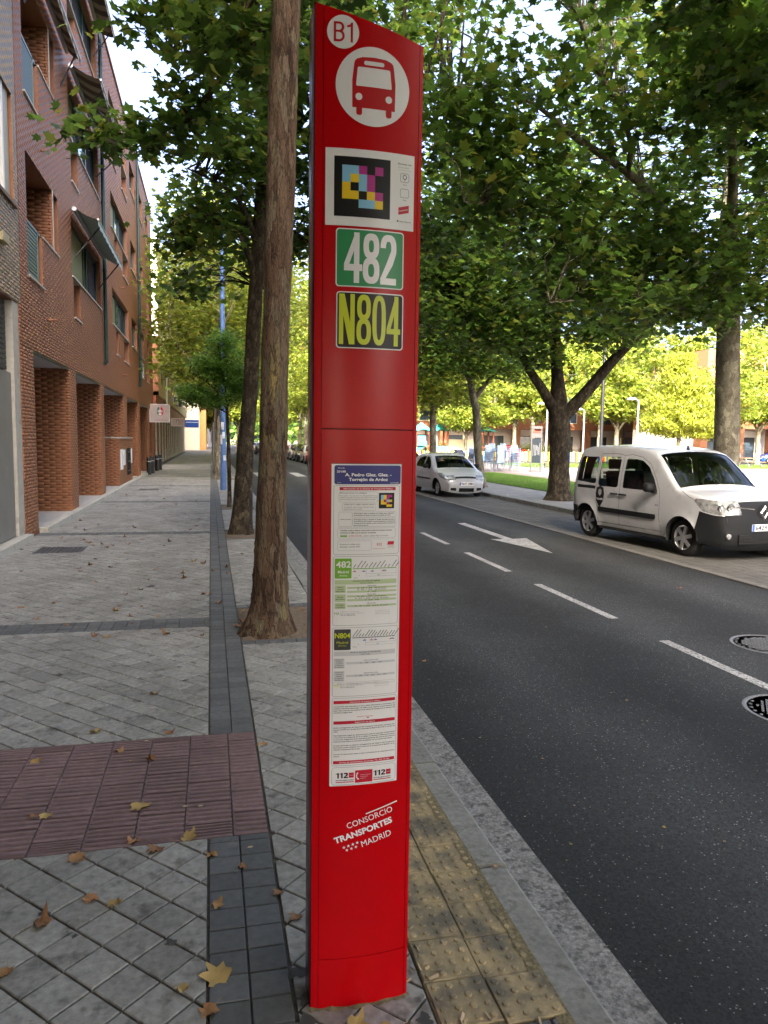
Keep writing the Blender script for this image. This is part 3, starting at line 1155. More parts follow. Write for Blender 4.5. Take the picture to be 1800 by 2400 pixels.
# mossy grout along the foot
b = MB()
pa = None
for i in range(91):
    u = U0 - 0.004 + (U1 - U0 + 0.008) * i / 90
    q_ = 0.5 + 0.28 * math.sin(i * .31 + 1) + 0.22 * math.sin(i * .83)
    o_, h_ = 0.006 + 0.010 * q_, 0.0025 + 0.004 * (0.5 + 0.5 * math.sin(i * .27 + 2)) * (1.7 if i < 22 else 0.8)
    cur = [b.pt((u, ys_(u) - 0.0004, h_)), b.pt((u, ys_(u) - 0.0016, h_ * 0.9)), b.pt((u, ys_(u) - o_ * 0.55, h_ * 0.45)), b.pt((u, ys_(u) - o_, 0.0008))]
    if pa:
        for j in range(3):
            b.face((pa[j], pa[j + 1], cur[j + 1], cur[j]))
    pa = cur
b.build('foot_grout', 'moss_grout', tot, smooth='all')


class Decal:
    """flat print laid on the convex front in layers 0.35 mm apart"""
    def __init__(s):
        s.v, s.f, s.mi, s.mats = [], [], [], []

    def idx(s, m):
        if m not in s.mats:
            s.mats.append(m)
        return s.mats.index(m)

    def put(s, verts, faces, m, layer):
        k = s.idx(m)
        o = len(s.v)
        s.v += [(u, ys_(u) - 0.0012 - 0.00035 * layer, z) for u, z in verts]
        for f in faces:
            s.f.append(tuple(i + o for i in f))
            s.mi.append(k)

    def poly(s, pts, m, layer=0):
        us = [p[0] for p in pts]
        u0, u1 = min(us), max(us)
        bm = bmesh.new()
        bm.faces.new([bm.verts.new((u, 0, z)) for u, z in pts])
        n = int((u1 - u0) / 0.022)
        if n:
            bmesh.ops.triangulate(bm, faces=bm.faces[:])
            for k in range(1, n + 1):
                bmesh.ops.bisect_plane(bm, geom=bm.verts[:] + bm.edges[:] + bm.faces[:], plane_co=(u0 + (u1 - u0) * k / (n + 1), 0, 0), plane_no=(1, 0, 0))
        bm.verts.ensure_lookup_table()
        for i, v in enumerate(bm.verts):
            v.index = i
        s.put([(v.co.x, v.co.z) for v in bm.verts], [[v.index for v in (reversed(f.verts) if f.normal.y > 0 else f.verts)] for f in bm.faces], m, layer)
        bm.free()

    def rect(s, x0, z0, x1, z1, m, layer=0):
        s.poly([(x0, z0), (x1, z0), (x1, z1), (x0, z1)], m, layer)

    def line(s, pts, w, m, layer=0, closed=False):
        """a stroked path, cut short enough to follow the convex front"""
        src, pts = list(pts) + ([pts[0]] if closed else []), []
        for a, c in zip(src[:-1], src[1:]):
            m_ = max(1, int(abs(c[0] - a[0]) / 0.012))
            pts += [(a[0] + (c[0] - a[0]) * k / m_, a[1] + (c[1] - a[1]) * k / m_) for k in range(m_)]
        if not closed:
            pts.append(src[-1])
        pts = [Vector(p) for p in pts]
        n = len(pts)
        L, Rr = [], []
        for i, p in enumerate(pts):
            a = pts[(i - 1) % n] if closed or i > 0 else p
            c = pts[(i + 1) % n] if closed or i < n - 1 else p
            d = (c - a).normalized()
            q = Vector((-d.y, d.x)) * w / 2
            L.append(tuple(p + q))
            Rr.append(tuple(p - q))
        f = []
        for i in range(n if closed else n - 1):
            j = (i + 1) % n
            f.append((n + i, n + j, j, i))
        s.put(L + Rr, f, m, layer)

    def text(s, body, x0, x1, zb, zt, m, layer=1, bold=0.0, shear=0.0, mode='fit', rot=0.0, res=2):
        """'fit': the lettering fills the box; 'line': baseline zb, capital height zt - zb, filling x0..x1"""
        v, f = text_geo(body, bold, shear, res)
        if not len(v):
            return
        lo, hi = v.min(0), v.max(0)
        kx = (x1 - x0) / (hi[0] - lo[0])
        if mode == 'fit':
            kz = (zt - zb) / (hi[1] - lo[1])
            oz = lo[1]
        else:
            kz = (zt - zb) / 0.73
            oz = 0.0
        X, Z = (v[:, 0] - lo[0]) * kx, (v[:, 1] - oz) * kz
        if rot:
            c, n_ = math.cos(rot), math.sin(rot)
            X, Z = X * c - Z * n_, X * n_ + Z * c
        s.put(list(zip(X + x0, Z + zb)), f, m, layer)

    def build(s, name, parent=tot, label=None):
        me = bpy.data.meshes.new(name)
        me.from_pydata(s.v, [], s.f)
        for m in s.mats:
            me.materials.append(MT[m])
        me.polygons.foreach_set('material_index', s.mi)
        me.update()
        o = link(name, me, parent)
        if label:
            o['label'] = label
        return o


def sup(cx, cz, rx, rz, a0, a1, n=26, e=2.5):
    out = []
    for k in range(n + 1):
        t = R(a0 + (a1 - a0) * k / n)
        c, s_ = math.cos(t), math.sin(t)
        out.append((cx + rx * math.copysign(abs(c) ** (2 / e), c), cz + rz * math.copysign(abs(s_) ** (2 / e), s_)))
    return out


def glyph(d, ch, x0, x1, z0, z1, m, layer, wv, wh=None):
    """condensed grotesque capitals and figures; wv, wh = width of upright and level strokes"""
    wh = wh or wv * 0.8
    W, H = x1 - x0, z1 - z0
    cx = (x0 + x1) / 2

    def ring(c, rx, rz, a0=0, a1=360, e=2.5):
        o_ = sup(c[0], c[1], rx, rz, a0, a1, e=e)
        i_ = sup(c[0], c[1], rx - wv, rz - wh, a0, a1, e=e)
        n = len(o_)
        d.put(o_ + i_, [(k, k + 1, n + k + 1, n + k) for k in range(n - 1)], m, layer)
    P = lambda pts: d.poly(pts, m, layer)
    if ch == '0':
        ring((cx, (z0 + z1) / 2), W / 2, H / 2, e=2.7)
    elif ch == '8':
        ring((cx, z0 + H * .265), W / 2, H * .265)
        ring((cx, z0 + H * .745), W / 2 * .94, H * .255)
    elif ch == '1':
        P([(x1 - wv, z0), (x1, z0), (x1, z1), (x1 - wv * .8, z1), (x1 - wv * 1.15, z0 + H * .90), (x0, z0 + H * .84), (x0, z0 + H * .74), (x1 - wv, z0 + H * .78)])
    elif ch == '2':
        rz = H * .27
        c = (cx, z1 - rz)
        ring(c, W / 2, rz, -18, 180)
        q = sup(c[0], c[1], W / 2, rz, -18, -18, 1)[0]
        qi = sup(c[0], c[1], W / 2 - wv, rz - wh, -18, -18, 1)[0]
        mo, mi = (cx + W * .16 + wv * .35, z0 + H * .40), (cx - wv * .45, z0 + H * .40)
        P([qi, (mi[0], mi[1]), (x0, z0 + wh * .9), (x0, z0), (x0 + wv * 1.02, z0 + wh), (mo[0], mo[1]), q])
        P([(x0, z0), (x1, z0), (x1, z0 + wh), (x0, z0 + wh)])
    elif ch == '4':
        xs = x1 - W * .16
        P([(xs - wv, z0), (xs, z0), (xs, z1), (xs - wv, z1)])
        P([(x0, z0 + H * .24), (x1, z0 + H * .24), (x1, z0 + H * .24 + wh), (x0, z0 + H * .24 + wh)])
        P([(x0, z0 + H * .24 + wh), (x0 + wv * .95, z0 + H * .24 + wh), (xs - wv * .3, z1 - H * .14), (xs - wv * .3, z1), (xs - wv * .75, z1)])
    elif ch == 'N':
        P([(x0, z0), (x0 + wv, z0), (x0 + wv, z1), (x0, z1)])
        P([(x1 - wv, z0), (x1, z0), (x1, z1), (x1 - wv, z1)])
        P([(x0, z1), (x1 - wv * 1.25, z0), (x1, z0), (x0 + wv * 1.25, z1)])
    elif ch == 'B':
        P([(x0, z0), (x0 + wv, z0), (x0 + wv, z1), (x0, z1)])
        zm = z0 + H * .53
        for a, c in ((z0, zm + wh / 2), (zm - wh / 2, z1)):
            r_ = (c - a) / 2
            P([(x0, c - wh), (x1 - r_, c - wh), (x1 - r_, c), (x0, c)])
            P([(x0, a), (x1 - r_, a), (x1 - r_, a + wh), (x0, a + wh)])
            k = -W * .05 if a > z0 else 0
            ring((x1 - r_ + k, (a + c) / 2), r_, r_, -90, 90, 2)


# stop letter
d = Decal()
d.poly(disc2(0.3600, 2.857, 0.0435), 'decal_white', 0)
glyph(d, 'B', 0.3345, 0.3640, 2.831, 2.8825, 'decal_red', 1, 0.0062, 0.0058)
glyph(d, '1', 0.3705, 0.3865, 2.831, 2.8825, 'decal_red', 1, 0.0062, 0.0058)
d.build('stop_roundel')
# bus pictogram
d = Decal()
d.poly(disc2(0.4450, 2.7215, 0.1045, 64), 'decal_white', 0)
body = [(0.3865, 2.6635), (0.5075, 2.6635), (0.5085, 2.735), (0.5030, 2.778), (0.5010, 2.786), (0.4950, 2.7915), (0.480, 2.7965), (0.4470, 2.7985), (0.414, 2.7965), (0.399, 2.7915), (0.393, 2.786), (0.3910, 2.778), (0.3858, 2.735)]
d.poly(body, 'decal_red', 1)
for x in (0.3975, 0.4815):
    d.poly(rrect(x, 2.6440, x + 0.0165, 2.675, 0.006), 'decal_red', 2)
d.poly([(0.3965, 2.7225), (0.3985, 2.7205), (0.4955, 2.7205), (0.4975, 2.7225), (0.4925, 2.768), (0.4895, 2.7705), (0.4035, 2.7705), (0.4005, 2.768)], 'decal_white', 2)
d.poly(rrect(0.4185, 2.7765, 0.4750, 2.7875, 0.0045), 'decal_white', 2)
for x in (0.4045, 0.4895):
    d.poly(disc2(x, 2.6925, 0.0095, 24), 'decal_white', 2)
d.build('bus_pictogram')
# white sticker with the coloured square code
d = Decal()
d.rect(0.3145, 2.3465, 0.5690, 2.5535, 'decal_white', 0)
d.rect(0.3385, 2.3715, 0.4975, 2.5325, 'decal_black', 1)
cw, ch = 0.0232, 0.0226
grid_ = ['BBM.M', 'BYBM.', 'Y.BM.', 'YY.YM', '..BBY']
cc_ = dict(B='decal_cyan', M='decal_magenta', Y='decal_yellow')
for r_, row in enumerate(grid_):
    for c_, k in enumerate(row):
        if k != '.':
            x, z = 0.3605 + c_ * cw, 2.5095 - r_ * ch
            d.rect(x, z - ch, x + cw, z, cc_[k], 2)
d.text('Escanea con', 0.5205, 0.5605, 2.5255, 2.5300, 'decal_black', 1, 0.015, mode='line')
d.text('Scan with', 0.5205, 0.5530, 2.5165, 2.5205, 'decal_grey', 1, 0, mode='line')
d.rect(0.5205, 2.5105, 0.5605, 2.5110, 'decal_grey', 1)
d.line(rrect(0.5275, 2.4785, 0.5530, 2.5020, 0.005), 0.0009, 'decal_black', 1, True)
d.line(disc2(0.5405, 2.4925, 0.0055, 16), 0.0017, 'decal_black', 1, True)
d.line([(0.5405, 2.4870), (0.5405, 2.4815)], 0.0015, 'decal_black', 1)
d.text('App', 0.5350, 0.5465, 2.4705, 2.4735, 'decal_black', 1, mode='line')
d.line(rrect(0.5275, 2.4365, 0.5530, 2.4600, 0.005), 0.0009, 'decal_black', 1, True)
d.text('App', 0.5350, 0.5465, 2.4285, 2.4315, 'decal_black', 1, mode='line')
d.poly([(0.5225, 2.3880), (0.5540, 2.3965), (0.5540, 2.4165), (0.5225, 2.4080)], 'decal_crimson', 1)
d.text('TRANSPORTES', 0.5245, 0.5520, 2.3965, 2.3995, 'decal_white', 2, 0.02, mode='line', rot=0.25)
d.text('Clear Channel', 0.5250, 0.5600, 2.3690, 2.3725, 'decal_black', 1, 0.01, mode='line')
d.rect(0.5185, 2.3688, 0.5230, 2.3732, 'decal_darkgrey', 1)
d.build('code_sticker')
# route plates
d = Decal()
d.poly(rrect(0.3445, 2.1805, 0.5405, 2.3395, 0.009), 'decal_white', 0)
d.poly(rrect(0.3475, 2.1835, 0.5375, 2.3365, 0.0075), 'decal_green', 1)
glyph(d, '4', 0.3675, 0.4190, 2.1915, 2.3295, 'decal_white', 2, 0.0155, 0.0185)
glyph(d, '8', 0.4205, 0.4690, 2.1915, 2.3295, 'decal_white', 2, 0.0155, 0.0185)
glyph(d, '2', 0.4715, 0.5185, 2.1915, 2.3295, 'decal_white', 2, 0.0155, 0.0185)
d.build('route_plate', label='green route plate reading 482 in white')
d = Decal()
d.poly(rrect(0.3470, 2.0100, 0.5420, 2.1670, 0.009), 'decal_white', 0)
d.poly(rrect(0.3500, 2.0130, 0.5390, 2.1640, 0.0075), 'decal_black', 1)
glyph(d, 'N', 0.3545, 0.3990, 2.0210, 2.1605, 'decal_lime', 2, 0.0125, 0.0150)
glyph(d, '8', 0.4045, 0.4465, 2.0210, 2.1605, 'decal_lime', 2, 0.0125, 0.0150)
glyph(d, '0', 0.4500, 0.4900, 2.0210, 2.1605, 'decal_lime', 2, 0.0125, 0.0150)
glyph(d, '4', 0.4925, 0.5335, 2.0210, 2.1605, 'decal_lime', 2, 0.0125, 0.0150)
d.build('route_plate', label='black route plate reading N804 in yellow-green')

# ---- timetable case: white sheet with cards
case = Decal()
case.poly(rrect(0.3375, 0.7165, 0.5455, 1.6835, 0.003), 'decal_white', 0)
case.line([(0.3385, 1.6830), (0.5445, 1.6830)], 0.0022, 'decal_darkgrey', 1)
case.line([(0.5452, 0.7180), (0.5452, 1.6825)], 0.0010, 'decal_grey', 1)


def card(z0, z1, m='decal_grey', x0=0.3440, x1=0.5400, r=0.006, w=0.0010):
    case.line(rrect(x0, z0, x1, z1, r), w, m, 2, True)


CARD = case.build
case_obj = None
card(1.4185, 1.6195)
card(1.2080, 1.4125)
card(0.9935, 1.2010)
card(0.7800, 0.9880)
card(0.7200, 0.7745, r=0.010)
hd = Decal()
hd.poly(rrect(0.3455, 1.6235, 0.5425, 1.6785, 0.006), 'decal_navy', 2)
hd.text('Parada', 0.3560, 0.3745, 1.6690, 1.6722, 'decal_white', 3, 0.01, mode='line')
hd.text('20188', 0.3525, 0.3780, 1.6575, 1.6635, 'decal_white', 3, 0.02, mode='line')
hd.text('A. Pedro Glez. Glez. -', 0.3760, 0.5140, 1.6470, 1.6560, 'decal_white', 3, 0.028, mode='line', res=3)
hd.text('Torrejón de Ardoz', 0.3870, 0.5030, 1.6335, 1.6425, 'decal_white', 3, 0.028, mode='line', res=3)
hd.text('LEGANÉS', 0.5110, 0.5365, 1.6260, 1.6292, 'decal_white', 3, 0.01, mode='line')
hd.text('ZONA', 0.3530, 0.3650, 1.6270, 1.6292, 'decal_white', 3, mode='line')
tx = case.text
K, G_, W_, X_ = 'decal_black', 'decal_grey', 'decal_white', 'decal_crimson'


def para(lines, x0, x1, z, dz, cap, m=K, bold=0.022, last=1.0, ragged=None):
    for i, t in enumerate(lines):
        xe = x1 if not ragged else x0 + (x1 - x0) * ragged[i]
        if i == len(lines) - 1 and not ragged:
            xe = x0 + (x1 - x0) * last
        tx(t, x0, xe, z - i * dz, z - i * dz + cap, m, 3, bold, mode='line')


# card 1
case.rect(0.3605, 1.6062, 0.5275, 1.6155, X_, 2)
tx('Información de tu Sistema de Transporte Público', 0.3720, 0.5180, 1.6090, 1.6130, W_, 3, 0.02, mode='line')
card(1.5720, 1.6020, G_, 0.3585, 0.4735, 0.005, 0.0006)
tx('¿Para qué sirven los códigos?', 0.3610, 0.4400, 1.5970, 1.6002, K, 3, 0.015, mode='line')
para(['Para ayudar a las personas con discapacidad visual a', 'localizar una parada de autobús y para obtener información', 'sobre los tiempos de llegada de los próximos autobuses'], 0.3610, 0.4720, 1.5890, 0.0055, 0.0030, G_, last=0.97)
card(1.5470, 1.5685, G_, 0.3690, 0.4670, 0.005, 0.0006)
tx('¿Puede usar los códigos cualquier usuario?', 0.3740, 0.4630, 1.5635, 1.5665, K, 3, 0.015, mode='line')
para(['Sí, cualquier usuario puede descargar ambas', 'aplicaciones para usarlas'], 0.3740, 0.4620, 1.5560, 0.0055, 0.0030, G_, last=0.6)
case.rect(0.4765, 1.5530, 0.5235, 1.5985, K, 2)
for k, (c_, r_, w, m) in enumerate(((0, 0, 1, 'decal_cyan'), (1, 0, 1, 'decal_yellow'), (2, 0, 2, 'decal_magenta'), (0, 1, 1, 'decal_cyan'), (1, 1, 1, 'decal_yellow'), (2, 1, 1, 'decal_magenta'), (0, 2, 1, 'decal_yellow'), (1, 2, 1, 'decal_red'), (2, 2, 1, 'decal_cyan'), (3, 2, 1, 'decal_yellow'), (0, 3, 2, 'decal_yellow'), (2, 3, 1, 'decal_red'), (2, 4, 2, 'decal_yellow'))):
    case.rect(0.4825 + c_ * 0.0086, 1.5925 - (r_ + 1) * 0.0070, 0.4825 + (c_ + w) * 0.0086, 1.5925 - r_ * 0.0070, m, 3)
card(1.5005, 1.5430, G_, 0.3590, 0.3980, 0.005, 0.0006)
tx('¿Cómo se usan?', 0.3620, 0.3950, 1.5205, 1.5235, K, 3, 0.015, mode='line')
card(1.5280, 1.5430, G_, 0.4000, 0.5300, 0.005, 0.0006)
para(['Descarga la App y escanea el código para obtener', 'la información de tiempos de paso en la pantalla del móvil'], 0.4030, 0.5240, 1.5375, 0.0055, 0.0030, K, last=0.9)
card(1.5005, 1.5250, G_, 0.4000, 0.5300, 0.005, 0.0006)
para(['Descarga la App y escanea el código (puedes hacerlo a', 'gran distancia) para localizar tu parada siguiendo las indicaciones', 'visuales del móvil, también te dará la información de tiempos de', 'paso de forma sonora'], 0.4030, 0.5270, 1.5195, 0.0055, 0.0030, K, last=0.34)
case.rect(0.3550, 1.4985, 0.5300, 1.4989, G_, 2)
card(1.4670, 1.4955, G_, 0.3560, 0.5290, 0.005, 0.0006)
para(['También puedes obtener información sobre los tiempos de paso', 'enviando un SMS con el número de parada'], 0.3630, 0.5180, 1.4875, 0.0068, 0.0036, K, last=0.68)
case.poly(rrect(0.3630, 1.4705, 0.3835, 1.4750, 0.002), 'decal_leafgreen', 2)
tx('al 900 124 246', 0.3890, 0.4260, 1.4715, 1.4750, X_, 3, 0.015, mode='line')
tx('y sabrás cuándo llega tu autobús.', 0.4290, 0.5070, 1.4715, 1.4750, K, 3, mode='line')
case.rect(0.3550, 1.4625, 0.5300, 1.4629, G_, 2)
card(1.4300, 1.4585, G_, 0.3560, 0.4560, 0.005, 0.0006)
para(['Escanea el código para', 'descargar nuestras APPs'], 0.3620, 0.4220, 1.4470, 0.0075, 0.0040, G_)
tx('012', 0.4720, 0.4870, 1.4435, 1.4520, X_, 3, 0.01, mode='line')
tx('www.crtm.es', 0.4610, 0.4970, 1.4340, 1.4372, X_, 3, mode='line')
case.poly([(0.5040, 1.4455), (0.5235, 1.4455), (0.5255, 1.4555), (0.5060, 1.4555)], 'decal_crimson', 2)
case.rect(0.5040, 1.4405, 0.5255, 1.4415, X_, 2)
for k in range(5):
    case.poly(disc2(0.5055 + k * 0.0047, 1.4360, 0.0008, 6), K, 2)
# route diagrams
def diagram(z, col, seed, x0=0.4010, x1=0.5330):
    r = random.Random(seed)
    case.rect(x0, z, x1, z + 0.0022, col, 3)
    n = 12 if seed == 1 else 15
    for k in range(n):
        u = x0 + 0.002 + (x1 - x0 - 0.004) * k / (n - 1)
        ln = r.uniform(0.010, 0.030)
        case.line([(u, z + 0.004), (u + ln * 0.55, z + 0.004 + ln * 0.75)], 0.0017, 'decal_darkgrey', 3)
        case.rect(u - 0.0012, z + 0.0003, u + 0.0004, z + 0.0019, W_ if col != 'decal_leafgreen' else K, 4)
    for k in range(5):
        u = x0 + r.uniform(0, 1) * (x1 - x0 - 0.012)
        m = 'decal_crimson' if k % 2 else 'decal_blue'
        case.rect(u, z - 0.0085, u + 0.010, z - 0.0065, m, 3)
        case.poly([(u + 0.004, z - 0.005), (u + 0.0055, z - 0.0065), (u + 0.007, z - 0.005), (u + 0.0055, z - 0.0035)], 'decal_darkgrey', 3)
    case.line([(x0 + 0.040, z - 0.002), (x0 + 0.040, z - 0.022), (x1, z - 0.022), (x1, z - 0.002)], 0.0006, 'decal_grey', 3)
    case.line([(x0 + 0.040, z - 0.0145), (x1, z - 0.0145)], 0.0006, 'decal_grey', 3)
    tx('B1', x0 + 0.075, x0 + 0.081, z - 0.0205, z - 0.0175, K, 3, mode='line')
    tx('A', x0 + 0.018, x0 + 0.021, z - 0.0205, z - 0.0175, K, 3, mode='line')
    tx('ZONAS', x0 + 0.002, x0 + 0.014, z - 0.0275, z - 0.0250, K, 3, mode='line')


diagram(1.3755, 'decal_leafgreen', 1)
diagram(1.1690, 'decal_darkgrey', 2)
sq = Decal()
sq.poly(rrect(0.3485, 1.3480, 0.3975, 1.4070, 0.003), 'decal_leafgreen', 2)
sq.text('482', 0.3520, 0.3955, 1.3805, 1.3995, 'decal_white', 3, 0.02, mode='line', res=3)
sq.text('Madrid', 0.3575, 0.3890, 1.3635, 1.3720, 'decal_white', 3, 0.015, mode='line')
sq.text('(Atocha)', 0.3620, 0.3850, 1.3545, 1.3595, 'decal_white', 3, 0.01, mode='line')
s2 = Decal()
s2.poly(rrect(0.3480, 1.1340, 0.3970, 1.1965, 0.003), 'decal_darkgrey', 2)
s2.text('N804', 0.3500, 0.3955, 1.1700, 1.1860, 'decal_lime', 3, 0.02, mode='line', res=3)
s2.text('Madrid', 0.3560, 0.3890, 1.1530, 1.1610, 'decal_lime', 3, 0.0, mode='line')
s2.text('(Atocha)', 0.3600, 0.3840, 1.1455, 1.1500, 'decal_lime', 3, 0.0, mode='line')
# card 2 tables
PG = 'decal_palegreen'
case.rect(0.3490, 1.3300, 0.5340, 1.3435, PG, 2)
tx('Horarios de salida de Leganés', 0.4020, 0.4830, 1.3385, 1.3420, K, 3, 0.02, mode='line')
tx('(Arroyo Culebro)', 0.4240, 0.4620, 1.3325, 1.3355, K, 3, 0.01, mode='line')
for z0, z1, ls in ((1.3050, 1.3275, ('Lunes a', 'viernes', 'laborables')), (1.2790, 1.3010, ('Sábados', 'laborables')), (1.2575, 1.2750, ('Domingos', 'y festivos'))):
    case.poly(rrect(0.3490, z0, 0.3805, z1, 0.002), PG, 2)
    for i, t in enumerate(ls):
        zc = (z0 + z1) / 2 + (len(ls) / 2 - i - 0.75) * 0.0062
        tx(t, 0.3650 - 0.0013 * len(t), 0.3650 + 0.0013 * len(t), zc, zc + 0.0032, K, 3, 0.015, mode='line')
rowsz = [(1.3240, 'Diurno salvo', 0), (1.3182, 'De   5:40   a    8:00    cada 10 minutos', 1), (1.3125, 'De   8:00   a   22:30    cada 20 minutos', 0), (1.3065, 'A      23:00', 1),
         (1.2985, 'Diurno salvo', 0), (1.2928, 'De   6:00   a   10:00    cada 30 minutos', 1), (1.2870, 'De  10:10   a   20:40    entre 20 - 30 minutos', 0), (1.2815, 'A    22:00    23:00', 1),
         (1.2715, 'Diurno salvo', 0), (1.2640, 'De   7:00   a   23:00    entre 30 - 35 minutos', 1)]
for z, t, bg in rowsz:
    if bg:
        case.rect(0.3850, z - 0.0012, 0.5340, z + 0.0046, PG, 2)
    w = 0.0011 * len(t)
    tx(t, 0.4590 - w, 0.4590 + w, z, z + 0.0034, K, 3, 0.01, mode='line')
for zz, c_ in ((1.2400, 'decal_leafgreen'), (1.0220, 'decal_lime')):
    tx('MA', 0.3480, 0.3635, zz, zz + 0.0085, c_, 3, 0.0, mode='line')
    tx('MARTIN, S.A.  C/ Torres Quevedo, 7', 0.3660, 0.4230, zz + 0.0078, zz + 0.0104, G_, 3, mode='line')
    tx('Polígono Industrial Leganés  28914 Madrid', 0.3660, 0.4360, zz + 0.0030, zz + 0.0056, G_, 3, mode='line')
    tx('Tel. 91 000 03 33', 0.3660, 0.4090, zz - 0.0026, zz + 0.0008, K, 3, 0.01, mode='line')
    for i, t in enumerate(('Para más información sobre', 'paradas de horarios', 'de línea, escanea aquí')):
        tx(t, 0.4700, 0.5150, zz + 0.0085 - i * 0.0052, zz + 0.0111 - i * 0.0052, G_, 3, mode='line')
# card 3 tables
PW = 'decal_palegrey'
case.rect(0.3480, 1.1160, 0.5335, 1.1300, PW, 2)
tx('Horarios de salida de Fuenlabrada', 0.3960, 0.4880, 1.1245, 1.1280, K, 3, 0.015, mode='line')
tx('(Calle Tesillo)', 0.4280, 0.4560, 1.1185, 1.1213, K, 3, 0.01, mode='line')
for z0, z1, ls in ((1.0790, 1.1085, ('Noches de', 'domingo', 'a jueves', 'y vísperas', 'de festivos')), (1.0395, 1.0705, ('Noches de', 'viernes,', 'sábados', 'y vísperas', 'de festivo'))):
    case.rect(0.3480, z0, 0.3790, z1, PW, 2)
    for i, t in enumerate(ls):
        zc = (z0 + z1) / 2 + (len(ls) / 2 - i - 0.75) * 0.0058
        tx(t, 0.3635 - 0.0012 * len(t), 0.3635 + 0.0012 * len(t), zc, zc + 0.0030, K, 3, 0.01, mode='line')
for z, t, bg in ((1.1000, '(Vigente todo el año)', 0), (1.0920, 'A      0:00      2:00      4:00', 1), (1.0610, '(Vigente todo el año)', 0), (1.0535, 'A    0:00     1:15     2:00     3:15     4:00', 1)):
    if bg:
        case.rect(0.3840, z - 0.0016, 0.5335, z + 0.0050, PW, 2)
    w = 0.00105 * len(t)
    tx(t, 0.4590 - w, 0.4590 + w, z, z + 0.0032, K, 3, 0.01, mode='line')
card(1.0285, 1.0360, G_, 0.3480, 0.3790, 0.003, 0.0006)
card(1.0285, 1.0360, G_, 0.3840, 0.5330, 0.003, 0.0006)
tx('Avisos', 0.3570, 0.3700, 1.0308, 1.0336, K, 3, 0.01, mode='line')
tx('Se completan tramos con comodidad y transbordos', 0.3880, 0.4820, 1.0308, 1.0336, K, 3, mode='line')
# card 4
for z, t in ((0.9705, 'Información de transporte público'), (0.9080, 'Reglamento de viajeros'), (0.7855, 'Servicio de mantenimiento de paradas: Tel.: 900 101 801')):
    case.rect(0.3480, z, 0.5360, z + 0.0095, X_, 2)
    w = 0.0014 * len(t)
    tx(t, 0.4430 - w, 0.4430 + w, z + 0.0028, z + 0.0067, W_, 3, 0.015, mode='line')
para(['Los horarios aquí expuestos, lo son a título informativo, y sometidos a las', 'posibles variaciones estacionales, de tráfico o por mejoras en las frecuencias de', 'paso. Para conocer los cambios en la oferta de transporte en tiempo real', 'consulte la página web.'], 0.3485, 0.5360, 0.9610, 0.0062, 0.0034, K, last=0.30)
tx('www.crtm.es', 0.4180, 0.4660, 0.9275, 0.9325, X_, 3, 0.0, mode='line')
case.rect(0.4480, 0.9240, 0.4545, 0.9262, K, 4)
para(['Existe un Reglamento de Viajeros del Transporte Interurbano aprobado por', 'Decreto 79/1997 de 3 de julio de la Comunidad de Madrid (B.O.C.M. 21 de julio de', '1997).'], 0.3485, 0.5360, 0.8960, 0.0062, 0.0034, K, last=0.07)
para(['Este Reglamento regula las relaciones entre usuarios, empresas concesionarias', 'y Consorcio de Transportes. En él, se reflejan los derechos y deberes del usuario,', 'así como las obligaciones de las empresas prestatarias del servicio. En todos los', 'autobuses interurbanos se encuentra un adhesivo con un extracto del mismo.'], 0.3485, 0.5360, 0.8720, 0.0062, 0.0034, K, last=0.96)
para(['Si está interesado en obtener el Reglamento de Viajeros del Transporte', 'Interurbano, puede solicitarlo en el Consorcio de Transportes de Madrid o en la', 'empresa concesionaria del servicio.'], 0.3485, 0.5360, 0.8410, 0.0062, 0.0034, K, last=0.43)
para(['A bordo de cada autobús existe un Libro de Reclamaciones a disposición de los', 'usuarios.'], 0.3485, 0.5360, 0.8140, 0.0062, 0.0034, K, last=0.1)
# card 5: emergency numbers
for x in (0.3560, 0.4710):
    glyph(case, '1', x, x + 0.0095, 0.7410, 0.7575, K, 3, 0.0046)
    glyph(case, '1', x + 0.0115, x + 0.0210, 0.7410, 0.7575, K, 3, 0.0046)
    glyph(case, '2', x + 0.0240, x + 0.0370, 0.7410, 0.7575, K, 3, 0.0046)
    case.rect(x + 0.0395, 0.7410, x + 0.0545, 0.7570, X_, 2)
    for k in range(4):
        case.line([(x + 0.0420 + k * 0.0028, 0.7480), (x + 0.0430 + k * 0.0028, 0.7505), (x + 0.0440 + k * 0.0028, 0.7480)], 0.0006, W_, 3)
    tx('emergencias', x, x + 0.0545, 0.7330, 0.7370, K, 3, 0.02, mode='line')
    case.rect(x, 0.7270, x + 0.0545, 0.7295, X_, 2)
case.rect(0.4145, 0.7240, 0.4680, 0.7625, X_, 2)
case.line([(0.4215, 0.7545), (0.4190, 0.7480), (0.4195, 0.7410), (0.4235, 0.7345)], 0.0034, W_, 3)
case.line([(0.4205, 0.7545), (0.4240, 0.7535)], 0.0036, W_, 3)
case.line([(0.4225, 0.7345), (0.4265, 0.7365)], 0.0036, W_, 3)
for i, t in enumerate(('Teléfono de atención', 'de llamadas de', 'emergencia')):
    tx(t, 0.4300, 0.4300 + 0.00165 * len(t), 0.7470 - i * 0.0055, 0.7496 - i * 0.0055, W_, 3, mode='line')
case_obj = case.build('timetable_sheet')
for dd, nm in ((hd, 'stop_name_plate'), (sq, 'route_square'), (s2, 'route_square')):
    o = dd.build(nm, tot)
